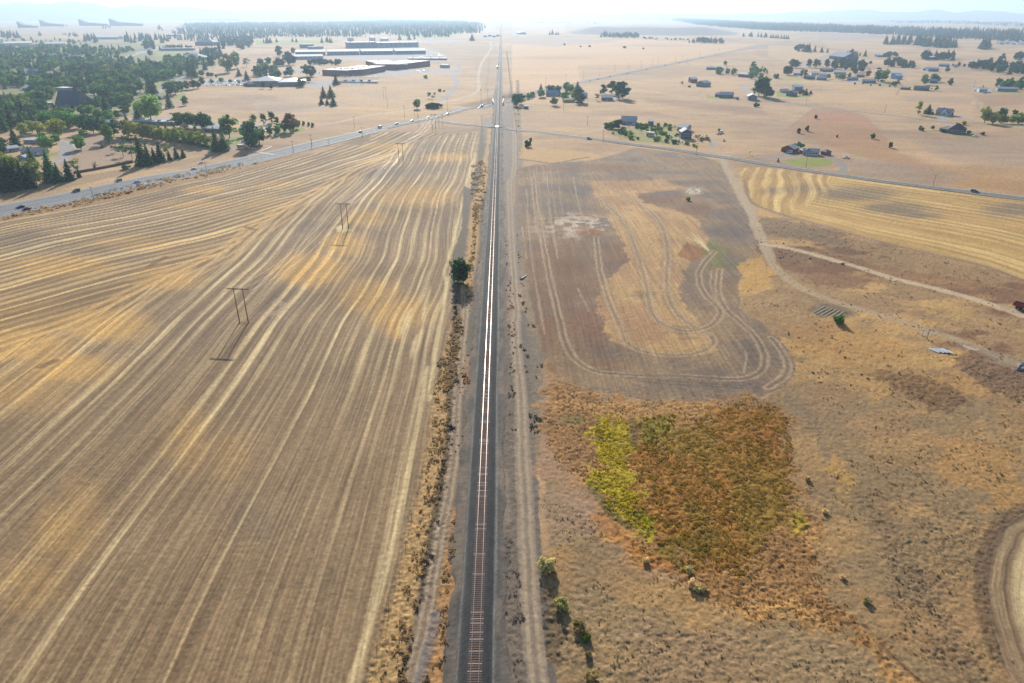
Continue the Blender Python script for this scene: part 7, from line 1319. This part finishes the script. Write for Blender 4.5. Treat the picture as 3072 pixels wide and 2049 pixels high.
# town woods on the left: individual trees scattered over the real ground of each block
TG = {'deciduous_tree': 'leafy green tree in the %s', 'conifer_tree': 'dark conifer in the %s', 'pine_tree': 'dark pine in the %s', 'poplar_tree': 'upright tree in the %s'}
def town(s, n, hr, where, mixk=None, mind=5.2):
    hr = (hr[0]*1.05, hr[1]*1.1); scatter(s, int(n*2.9), mixk or [('round', 'green'), ('round', 'dark'), ('round', 'green'), ('round', 'olive'), ('spruce', 'dark'), ('fir', 'blue'), ('pine', 'dark')], hr, {k: v % where for k, v in TG.items()}, 'trees in the '+where, mind)
town('U1 -60,180 1150,150 1180,260 700,300 -60,330', 28, (9, 15), 'first wooded block below the far warehouses'); town('U1 1150,140 2351,190 2351,330 1250,330', 26, (9, 16), 'wooded block right of the slate-roofed houses')
town('U1 -60,330 900,330 900,560 700,560 350,590 -60,560', 26, (11, 17), 'dense block above the long pale wall'); town('U1 940,380 2351,400 2351,620 1250,640 950,600', 34, (11, 18), 'dense block right of the long pale wall')
town('U1 -60,660 450,690 480,840 -60,900', 12, (10, 15), 'sunlit block at the left edge'); town('U1 560,700 1430,690 1430,900 560,900', 20, (10, 16), 'block behind the church'); town('U1 1500,680 2351,660 2351,900 1560,900', 26, (10, 17), 'block right behind the church')
town('U1 -60,1090 500,1120 900,1180 880,1293 -60,1293', 16, (9, 14), 'shaded block left of the church'); town('U1 500,930 930,940 930,1100 520,1090', 9, (10, 14), 'corner left of the church roof'); town('U1 1500,960 2351,950 2351,1120 1980,1200 1600,1200', 15, (10, 15), 'park right of the church')
town('U2 380,470 1180,470 1180,560 1000,680 760,720 400,700', 26, (10, 17), 'wood left of the town road'); town('U2 0,480 400,500 400,900 300,980 0,930', 14, (10, 16), 'strip of wood beside the left park'); town('U2 800,330 1360,390 1360,480 800,450', 16, (9, 15), 'strip under the white peaked roof')
T('U2 550,960 620,950 500,930', 'spruce', 'dark', [360, 300, 250], 'towering dark conifer left of the town road', 'towering conifers left of the town road', .9); T('U2 1250,650 1320,670 1230,600', 'spruce', 'dark', [320, 300, 280], 'towering dark conifer right of the town road', 'towering conifers right of the town road', 1.0)
T('U2 900,990 980,950 1070,900 1170,875 1300,865 1380,850', 'round', 'dark', [260, 230, 170, 150, 160, 120], 'dark rounded tree in the row along the town road', 'rounded trees along the town road', 1.1); T('U2 140,1110 680,1080', 'round', 'dark', [140, 100], ['dark round tree by the green park strip', 'dark round tree just above the very large round tree'], None, 1.2)
T('U2 1900,570', 'round', 'yellow', 310, 'big pale yellow-green tree above the tree-lined car park', None, .95); T('U2 2050,500', 'round', 'olive', 290, 'big tree behind the pale yellow-green one', None, .7); T('U2 1500,530 1590,450 1770,300', 'spruce', 'blue', [140, 210, 210], ['dark conifer left of three beside the dry field', 'dark conifer middle of three beside the dry field', 'dark conifer upper right of three beside the dry field'], None, 1.5); T('U2 2100,640 2240,710', 'spruce', 'blue', [150, 165], ['narrow dark conifer above the car park, left', 'dark conifer above the car park, right'], None, 1.6); T('U2 2235,475', 'thin', 'dark', 150, 'grey-green tree at the right of the dry slope', None, 1.6)
T('U2 1460,790 1620,770 1790,760 1950,760 2100,770', 'round', 'green', [130, 80, 100, 70, 60], 'green tree standing between the ranks of parked cars', 'car park trees', 1.1); T('U2 1440,640 1560,660 1620,660 1700,670', 'round', 'dark', [110, 90, 80, 60], 'dark tree at the back edge of the car park', 'trees at the back of the car park', 1.2)
town('U2 1400,200 1760,200 1760,380 1420,400', 12, (10, 17), 'group right of the white peaked roof', [('spruce', 'blue'), ('round', 'dark')]); T('U2 540,290 480,170 560,150', 'round', 'dark', [110, 150, 140], ['round tree at the left end of the sports field', 'dark tree above the sports field corner, left', 'dark tree above the sports field corner, right'], None, 1.2); town('U2 700,190 1280,190 1250,150 720,140', 14, (8, 13), 'line in front of the low pale building')
town('T2 0,720 230,715 200,640 0,600', 9, (8, 13), 'yard left of the school'); T('T2 65,815 137,818 415,795 487,755', 'round', 'dark', [60, 46, 80, 46], ['dark tree at the left front of the school', 'small dark tree before the school wall', 'conifer-like dark tree at the school right end', 'dark tree behind the school parking'], None, 1.2); T('T2 470,700 505,702', 'round', 'blue', [100, 96], 'broad dark tree left of the brick warehouse', 'broad trees left of the brick warehouse', 1.3); T('T2 735,775', 'spruce', 'blue', 86, 'dark conifer under the left end of the brick warehouse', None, 1.8)
T('T2 300,595 340,595 285,560', 'round', 'blue', [115, 90, 80], 'dark tree left of the pale gable warehouse', 'trees left of the pale gable warehouse', 1.0); T('T2 215,610 190,605 240,608 118,600 45,600', 'round', 'blue', [72, 60, 62, 70, 62], 'dark tree on the grass left of the pale warehouse', 'trees left on the warehouse grass', 1.2); T('T2 218,520 345,500', 'round', 'blue', [95, 60], ['slim tall tree above the warehouse grass', 'tree above the pale gable warehouse'], None, .9); town('T2 480,600 780,600 780,575 500,570', 12, (7, 11), 'line behind the front brick warehouse', [('round', 'blue')])
T('T2 50,698 95,690 10,700', 'round', 'blue', [60, 80, 90], 'dark tree at the left of the parked cars by the school', 'trees by the school cars', 1.1); T('T2 205,712 275,700 315,700', 'round', 'blue', [55, 50, 85], 'dark tree between school and warehouse', 'trees between school and warehouse', 1.1)
town('U2 1700,150 2200,190 2351,80 2351,-20 1800,-20', 34, (12, 20), 'wood running up to the far tree belt', [('spruce', 'blue'), ('pine', 'blue'), ('round', 'blue')]); 
town('T1 -40,430 860,430 1100,520 1480,570 1700,640 1710,690 1530,745 1350,870 1000,985 700,1010 400,1050 -40,1150', 75, (8, 15), 'leafy neighbourhood between the church and the far warehouses', None, 6.5); town('T1 -40,1080 420,1070 900,1030 1250,1010 1230,1070 800,1176 0,1176', 12, (7, 13), 'belt below the church', None, 7)
town('T1 1480,560 1720,520 1850,560 2000,560 1990,600 1750,650', 16, (9, 15), 'wood beside the white peaked roof', None, 7); town('T1 0,345 700,372 860,425 0,425', 14, (8, 14), 'scattered yard trees by the far warehouses', None, 9)
FT = [('spruce', 'blue'), ('fir', 'blue')]
for s, n, hr, where in (('T1 10,350 180,352 180,320 20,310', 16, (20, 30), 'dark stand right of the water tower'), ('T1 760,392 920,395 910,360 770,350', 14, (18, 26), 'left stand above the town road'), ('T1 560,340 750,350 740,320 580,320', 10, (12, 18), 'loose stand left of the white hangar'), ('T1 1130,400 1550,395 1540,350 1150,345', 36, (18, 30), 'long stand in the far middle left'), ('T1 1310,452 1420,455 1420,425 1320,420', 8, (16, 24), 'clump beside the curving town road'),
                        ('T1 490,245 660,245 650,232 500,232', 10, (14, 20), 'clump between the wedge hangars'), ('T1 945,265 1020,270 1015,250 950,248', 5, (16, 24), 'clump under the third wedge hangar'), ('T1 1445,280 1520,282 1515,262 1450,262', 6, (20, 30), 'clump left of the big belt'), ('T1 360,330 380,332 378,325 362,325', 2, (18, 22), 'pair in the far left field'), ('T2 70,400 200,408 195,385 80,380', 9, (14, 20), 'clump under the belt, left'), ('T2 320,390 415,392 410,380 325,380', 3, (14, 18), 'sparse row under the belt'), ('T2 600,405 700,400 690,380 610,380', 7, (14, 20), 'clump above the halls')):
    scatter(s, n, FT, hr, 'far blue-hazed conifer in the '+where, where, 9, False)
# ------------------------------------------------------------------ woods that read as one mass
def forest(name, s, dens, hr, label, rgb=(.03, .055, .05), seed=1, maxn=9000):
    pts = px(s); wp_ = [P(a, max(b, 50), 0)[:2] for a, b in pts]; r2 = np.random.default_rng(seed); xs = [p[0] for p in wp_]; ys = [p[1] for p in wp_]
    area = abs(sum(a[0]*b[1]-b[0]*a[1] for a, b in zip(wp_, wp_[1:]+wp_[:1])))/2; bb = (max(xs)-min(xs))*(max(ys)-min(ys)); n = int(min(maxn, area*dens)*bb/max(area, 1))
    X_ = r2.uniform(min(xs), max(xs), n); Y_ = r2.uniform(min(ys), max(ys), n); ins = np.zeros(n, bool)
    Xo = X_+(fbm(X_/150., Y_/150., 3, seed)-.5)*260; Yo = Y_+(fbm(X_/120.+9, Y_/200., 3, seed)-.5)*500
    for (x1, y1), (x2, y2) in zip(wp_, wp_[1:]+wp_[:1]):
        if y1 != y2: ins ^= ((y1 > Yo) != (y2 > Yo)) & (Xo < (x2-x1)*(Yo-y1)/(y2-y1)+x1)
    ins &= (vnoise(X_/120., Y_/120., seed)*.6+vnoise(X_/35., Y_/35., seed)*.4) > .27
    X_, Y_ = X_[ins], Y_[ins]; n = len(X_); h = r2.uniform(hr[0]*.7, hr[1]*1.1, n)*(.7+.6*vnoise(X_/90., Y_/90., 5)); ro = h*r2.uniform(.13, .22, n); z0 = -6*sstep(12000, 30000, np.hypot(X_, Y_))
    lay = [(.08, .75, 1.0), (.34, .86, .78), (.6, 1.0, .5)]; V = []; Cc = []
    for zb, zt, rk in lay:
        for j in range(5):
            a0 = 2*pi*j/5+r2.uniform(0, 1, n); a1 = a0+1.5
            bx = X_+np.cos(a0)*ro*rk; by = Y_+np.sin(a0)*ro*rk; cx = X_+np.cos(a1)*ro*rk; cy = Y_+np.sin(a1)*ro*rk
            V.append(np.stack([np.stack([bx, by, z0+h*zb], 1), np.stack([cx, cy, z0+h*zb+r2.uniform(-.02, .03, n)*h], 1), np.stack([X_, Y_, z0+h*zt], 1)], 1)); Cc.append(np.repeat(r2.uniform(.6, 1.4, n), 3))
    V = np.concatenate(V).reshape(-1, 3); Cc = np.concatenate(Cc)[:, None]*np.ones(3); m_ = leafs['blue'] if rgb is None else leafs['blue']
    return tag(mesh_obj(name, V, np.arange(len(V)).reshape(-1, 3), m_, cols=Cc), label, 'forest', None, 'stuff')
forest('pine_forest', 'T1 1660,380 2000,375 2200,350 T2 0,360 200,340 600,345 820,345 1000,330 1300,325 1500,340 1650,345 1750,325 2060,305 2070,225 1900,200 1280,190 760,205 0,215 T1 2000,215 1700,225', .009, (17, 27), 'wide blue-hazed belt of pines crossing the view left of the rails', seed=2, maxn=15000)
forest('pine_forest', 'T3 1500,170 2000,205 2351,225 T4 0,225 600,245 1100,270 1700,290 2351,310 2600,320 2600,400 2351,392 1730,362 1060,318 550,300 0,282 T3 2000,255 1800,240 1500,190', .003, (22, 32), 'long dark forest belt across the right distance', seed=3, maxn=14000)
forest('distant_forest', 'T3 -200,155 0,150 700,165 1500,185 2000,206 1500,158 700,140 0,125 -200,126', .0004, (20, 30), 'pale strip of woodland near the horizon right of the rails', seed=4, maxn=6000)
forest('distant_forest', 'T2 0,185 600,185 900,180 1330,165 2300,150 2300,135 1300,140 800,130 500,150 0,170', .0004, (20, 30), 'pale strip of woodland near the horizon left of the rails', seed=5, maxn=6000)
forest('distant_forest', 'T1 1220,132 2351,138 2351,128 1250,124 M', .0004, (16, 26), 'thin pale line of trees on the far plain at the left', seed=6, maxn=4000) if False else forest('distant_forest', 'T1 1220,134 2351,140 2351,130 1250,126', .0004, (16, 26), 'thin pale line of trees on the far plain at the left', seed=6, maxn=4000)
forest('distant_forest', 'T1 1650,190 2200,192 2200,180 1650,180', .001, (16, 24), 'flat strip of trees above the big pine belt', seed=7, maxn=3000)
forest('distant_forest', 'T4 1000,200 1500,190 2351,215 2351,250 1600,215 1200,215', .0002, (16, 26), 'scattered pale woods on the far right plain', seed=8, maxn=4000)
# ------------------------------------------------------------------ horizon hills
hm = simple('far_hill_grass', (.16, .15, .13), rough=1, var=.2, scale=.001)
def hills(s, dist, label, seed):
    pts = px(s); V = []; Fc = []; n = 160; xs = np.linspace(pts[0][0], pts[-1][0], n); yp = np.interp(xs, [p[0] for p in pts], [p[1] for p in pts])
    for k in range(7):
        t = k/6.; d = dist*(1+.35*t)
        for i, xx in enumerate(xs):
            a = atan((xx-1536)*cos(TH)/F_PX)+YAW; nn = .75+.5*float(vnoise(np.array([xx/70.+k]), np.array([k*1.7]), seed)[0]); top = CAM_H+dist*(HZ-yp[i])*cos(TH)**2/F_PX
            V.append((sin(a)*d, cos(a)*d, -12+(top+12)*sin(pi*min(t*1.0, 1)*.5 if t < .55 else pi*.5*(1-(t-.55)/.45*.9))*(nn if k not in (3,) else 1)))
    for k in range(6):
        for i in range(n-1): Fc.append((k*n+i, k*n+i+1, (k+1)*n+i+1, (k+1)*n+i))
    return tag(mesh_obj('hills', V, Fc, hm, smooth=True), kind='structure')
hills('T1 -1500,100 -600,60 0,34 400,25 800,18 1100,26 1500,50 1900,75 2351,95 T2 600,122 1200,135', 15000, '', 3)
hills('T3 1500,165 2100,140 T4 0,130 500,100 950,84 1300,95 1850,86 2351,125 2900,140 4000,160', 16000, '', 5)
hills('T1 -3000,96 0,100 2351,70 T2 400,60 1000,95 2351,118 T3 1000,125 2351,120 T4 2351,115 5000,110', 20000, '', 8)
# mauve spoil mound
pts = PP('T3 480,318 2050,335'); V = []; Fc = []; nx_, ny_ = 60, 14; ytop = P(*px('T3 1200,262')[0])[1]
for j in range(ny_):
    for i in range(nx_):
        s_, t = i/(nx_-1), j/(ny_-1); x0 = pts[0][0]+(pts[1][0]-pts[0][0])*s_; y0 = pts[0][1]+(pts[1][1]-pts[0][1])*s_+t*900
        e = sstep(0, .18, s_)*(1-sstep(.75, 1, s_)); f = sstep(0, .55, t)*(1-sstep(.8, 1, t)); V.append((x0*(1+t*.3), y0, -2+34*float(e*f)*(.85+.3*float(vnoise(np.array([i/9.]), np.array([j/5.]), 4)[0]))))
for j in range(ny_-1):
    for i in range(nx_-1): Fc.append((j*nx_+i, j*nx_+i+1, (j+1)*nx_+i+1, (j+1)*nx_+i))
tag(mesh_obj('mound', V, Fc, simple('mauve_spoil_earth', tuple(col((128, 116, 116))), rough=1, var=.25, scale=.02), smooth=True), kind='structure')
plant_all()
# ------------------------------------------------------------------ ground cover as clumps (uncountable)
def clumps(name, label, areas, mat, seed, blades=7, lean=.55, cat='plants', zoff=0.0):
    """ areas: (outline or world sampler, density per m2, size range, colour list) """
    r2 = np.random.default_rng(seed); VV_, CC_ = [], []
    for s, dens, (s0_, s1_), cl, patch in areas:
        wp_ = [P(a, b, 0)[:2] for a, b in px(s)]; xs = [p[0] for p in wp_]; ys = [p[1] for p in wp_]; n = int((max(xs)-min(xs))*(max(ys)-min(ys))*dens)
        X_ = r2.uniform(min(xs), max(xs), n); Y_ = r2.uniform(min(ys), max(ys), n); ins = np.zeros(n, bool); wob = min(5.5, (max(xs)-min(xs))*.12); X0_ = X_+(fbm(X_/4., Y_/4., 3, 3)-.5)*wob*2; Y0_ = Y_+(fbm(X_/4.+40, Y_/4., 3, 3)-.5)*wob*2
        for (x1, y1), (x2, y2) in zip(wp_, wp_[1:]+wp_[:1]):
            if y1 != y2: ins ^= ((y1 > Y0_) != (y2 > Y0_)) & (X0_ < (x2-x1)*(Y0_-y1)/(y2-y1)+x1)
        if patch > 0: ins &= fbm(X_/5., Y_/5., 3, seed) > patch
        X_, Y_ = X_[ins], Y_[ins]; n = len(X_)
        if not n: continue
        S_ = r2.uniform(s0_, s1_, n)**1.0*(.6+.8*vnoise(X_/3., Y_/3., seed)); Z_ = gz(X_, Y_)+zoff; ci = np.array([col(c) for c in cl])
        w_ = fbm(X_/9., Y_/9., 3, seed+4)*len(cl)*1.6-.3*len(cl)+r2.normal(0, .5, n); cc_ = ci[np.clip(w_.astype(int), 0, len(cl)-1)]*r2.uniform(.86, 1.14, n)[:, None]
        for k in range(blades):
            a = r2.uniform(0, 2*pi, n); e = r2.uniform(.25, lean*1.5, n); bw = S_*r2.uniform(.22, .4, n); d = np.stack([np.cos(a), np.sin(a)], 1); px_ = np.stack([-d[:, 1], d[:, 0]], 1)
            b0 = np.stack([X_, Y_], 1)+d*(S_*.1)[:, None]; tip = b0+d*(S_*e)[:, None]; q = []
            for p_, zz in ((b0-px_*bw[:, None], 0*S_-.05), (b0+px_*bw[:, None], 0*S_-.05), (tip+px_*(bw*.55)[:, None], S_*r2.uniform(.3, .62, n)), (tip-px_*(bw*.55)[:, None], S_*r2.uniform(.3, .62, n))): q.append(np.concatenate([p_, (Z_+zz)[:, None]], 1))
            VV_.append(np.stack(q, 1).reshape(-1, 3)); CC_.append(np.repeat(cc_*r2.uniform(.85, 1.15, n)[:, None], 4, 0))
    V = np.concatenate(VV_); o = mesh_obj(name, V, np.arange(len(V)).reshape(-1, 4), mat, cols=np.concatenate(CC_)); return tag(o, label, cat, None, 'stuff')
cm, nt, b = new_mat('dry_plant'); nt.nodes.remove(b); at = N(nt, 'ShaderNodeAttribute', attribute_name='col'); d = N(nt, 'ShaderNodeBsdfDiffuse'); t = N(nt, 'ShaderNodeBsdfTranslucent'); ms = N(nt, 'ShaderNodeMixShader'); ms.inputs[0].default_value = .5
for q in (d, t): nt.links.new(at.outputs['Color'], q.inputs[0])
nt.links.new(d.outputs[0], ms.inputs[1]); nt.links.new(t.outputs[0], ms.inputs[2]); nt.links.new(ms.outputs[0], nt.nodes['Material Output'].inputs[0])
gold_ = [(232, 198, 140), (206, 172, 122), (222, 186, 132), (170, 146, 112)]; org_ = [(214, 166, 106), (228, 182, 116), (190, 144, 98)]
clumps('golden_weeds', 'golden dry weeds and grass along the railway ditch and field edges', [
    ('B 2065,-40 2150,-40 2110,300 2100,500 2040,700 2000,950 1950,1200 1890,1600 1760,1600 1830,1300 1890,1100 1950,800 2000,560 2020,350', 1.4, (.25, .75), gold_, .40),
    ('A 2235,330 2255,330 2230,560 2215,800 2180,800 2190,720 2215,560', .5, (.5, 1.3), gold_, .3), ('A 2140,850 2180,870 2150,1100 2140,1254 2075,1254 2100,1000', .7, (.5, 1.3), gold_, .36), ('A 2215,150 2290,120 2270,420 2225,420', .25, (.6, 1.4), gold_, .4),
    ('B 2130,680 2145,700 2125,960 2105,1200 2090,1500 2090,1600 1960,1600 1990,1487 2040,1250 2080,1040', 1.4, (.25, .75), gold_+org_[:1], .42), ('B 2170,-20 2200,-20 2205,80 2175,120', .5, (.4, 1.0), org_, .4),
    ('S1 0,1080 500,970 900,880 1500,735 2351,560 2351,600 1900,715 1500,800 1000,915 500,1020 0,1110', .25, (.7, 1.6), gold_, .4)], cm, 21)
clumps('ditch_shrubs', 'dark leafless shrubs along the ditch left of the railway', [('B 2120,230 2140,240 2105,560 2070,700 2020,980 1985,1100 1960,1300 1900,1500 1870,1487 1960,1060 2040,620 2080,450', .5, (.4, .9), [(90, 78, 66), (110, 94, 78), (70, 66, 60)], .48), ('A 2140,770 2155,800 2130,960 2120,950', .5, (.5, 1), [(80, 74, 60)], .4)], cm, 22)
clumps('verge_tufts', 'reddish and dark tufts on the gravel between track and access road', [('R 990,500 1080,520 1120,900 1140,1200 1170,1900 1040,1900 1010,1300 1000,900', .5, (.25, .7), [(190, 162, 144), (164, 146, 134), (140, 130, 122)], .42), ('Q 760,20 800,250 830,600 830,900 830,1568 780,1568 790,900 770,400', .35, (.3, .9), [(200, 160, 124), (160, 132, 112), (140, 122, 108)], .47),
    ('Q 860,480 940,520 1000,820 1050,1000 990,1568 950,1568 920,1050 870,800', .3, (.4, 1.1), [(136, 136, 94), (112, 114, 84), (150, 142, 104)], .5), ('S3 40,0 60,0 70,440 50,440', .05, (.6, 1.2), [(120, 110, 90)], .45), ('C 75,450 95,500 110,700 90,760', .2, (.4, 1), [(90, 84, 76)], .5)], cm, 23)
clumps('meadow_plants', 'waist-high orange-brown marsh plants filling the hollow', [
    ('D 590,330 700,330 900,240 1050,165 1250,175 1300,300 1310,480 1260,640 1180,820 1130,940 1000,900 850,870 720,800 640,640 590,470', 3.2, (.18, .42), [(200, 170, 62), (206, 174, 68), (210, 162, 70), (188, 168, 56)], 0),
    ('D 195,70 350,110 650,152 900,158 1130,140 1260,160 1310,280 1340,480 1420,680 1450,900 1600,1120 1750,1240 1600,1240 1400,1160 1100,1120 950,1050 780,970 650,880 560,790 450,690 400,580 280,460 200,330', 1.6, (.14, .36), [(206, 166, 106), (198, 150, 90), (216, 180, 122), (182, 150, 94)], .3),
    ('D 1600,1120 1750,1240 1900,1419 2100,1700 1900,1600 1650,1300', .9, (.15, .36), [(170, 126, 70), (168, 126, 76)], .4)], cm, 24)
clumps('yellow_green_weeds', 'bright yellow-green weeds along the left side of the hollow', [
    ('D 430,222 585,228 600,330 590,400 560,450 600,520 640,620 700,665 720,700 640,745 560,690 480,620 415,520 440,400 425,300', 3.2, (.2, .5), [(248, 222, 48), (236, 210, 40), (250, 226, 70), (206, 190, 48)], 0), ('D 610,222 790,208 770,290 700,335 640,330', 2.5, (.2, .45), [(176, 164, 50), (140, 124, 40)], .2), ('D 1310,620 1370,640 1365,710 1320,690', 1.2, (.3, .7), [(158, 150, 40)], 0)], cm, 25)
sage_ = [(150, 144, 116), (126, 124, 96), (164, 150, 118), (112, 108, 90)]
clumps('sagebrush_tufts', 'grey-green sagebrush and dead tufts dotted over the rough ground', [
    ('D 180,600 330,700 600,900 900,1050 1300,1180 1650,1350 1800,1600 300,1700 330,1300 200,1000', .55, (.12, .32), sage_+[(150, 122, 96)], .46), ('D 1450,300 2351,300 2200,700 2170,950 2200,1200 2300,1500 2100,1500 1700,1100 1500,900 1400,600', .55, (.14, .36), sage_, .47),
    ('C 1150,345 1500,452 2000,558 2351,656 2351,1240 1400,1200 1320,1010 1180,870 1080,800 1120,570', .10, (.25, .6), sage_+[(110, 84, 66)], .52), ('D 1640,560 1900,900 2100,1400 1850,1250 1700,800', .8, (.15, .4), [(116, 102, 90), (130, 114, 98)], .42)], cm, 26, blades=6, lean=.6)
clumps('dry_grass_tufts', 'straw-coloured dry grass tufts on the rough slope', [('D 1350,0 2351,0 2351,620 2200,650 1900,560 1500,560 1400,200', .22, (.2, .5), [(204, 164, 102), (190, 150, 94), (176, 140, 96)], .47), ('D 160,520 450,690 430,760 250,820', .5, (.15, .35), [(120, 88, 66), (140, 104, 80)], .42), ('D 300,950 900,1030 1800,1400 1700,1600 300,1600', .2, (.18, .42), [(170, 148, 112), (150, 128, 96)], .45)], cm, 27, blades=6)
# ------------------------------------------------------------------ haze: real air over the whole plain
hz, nt, b = new_mat('haze_air'); nt.nodes.remove(b); pv = nt.nodes.new('ShaderNodeVolumePrincipled'); pv.inputs['Color'].default_value = (.46, .62, .80, 1); pv.inputs['Density'].default_value = HAZE; pv.inputs['Anisotropy'].default_value = .38
nt.links.new(pv.outputs[0], nt.nodes['Material Output'].inputs['Volume']); ho = MB().box(-40000, -1500, -14, 40000, 31000, 640).build('haze', hz); tag(ho, kind='stuff')
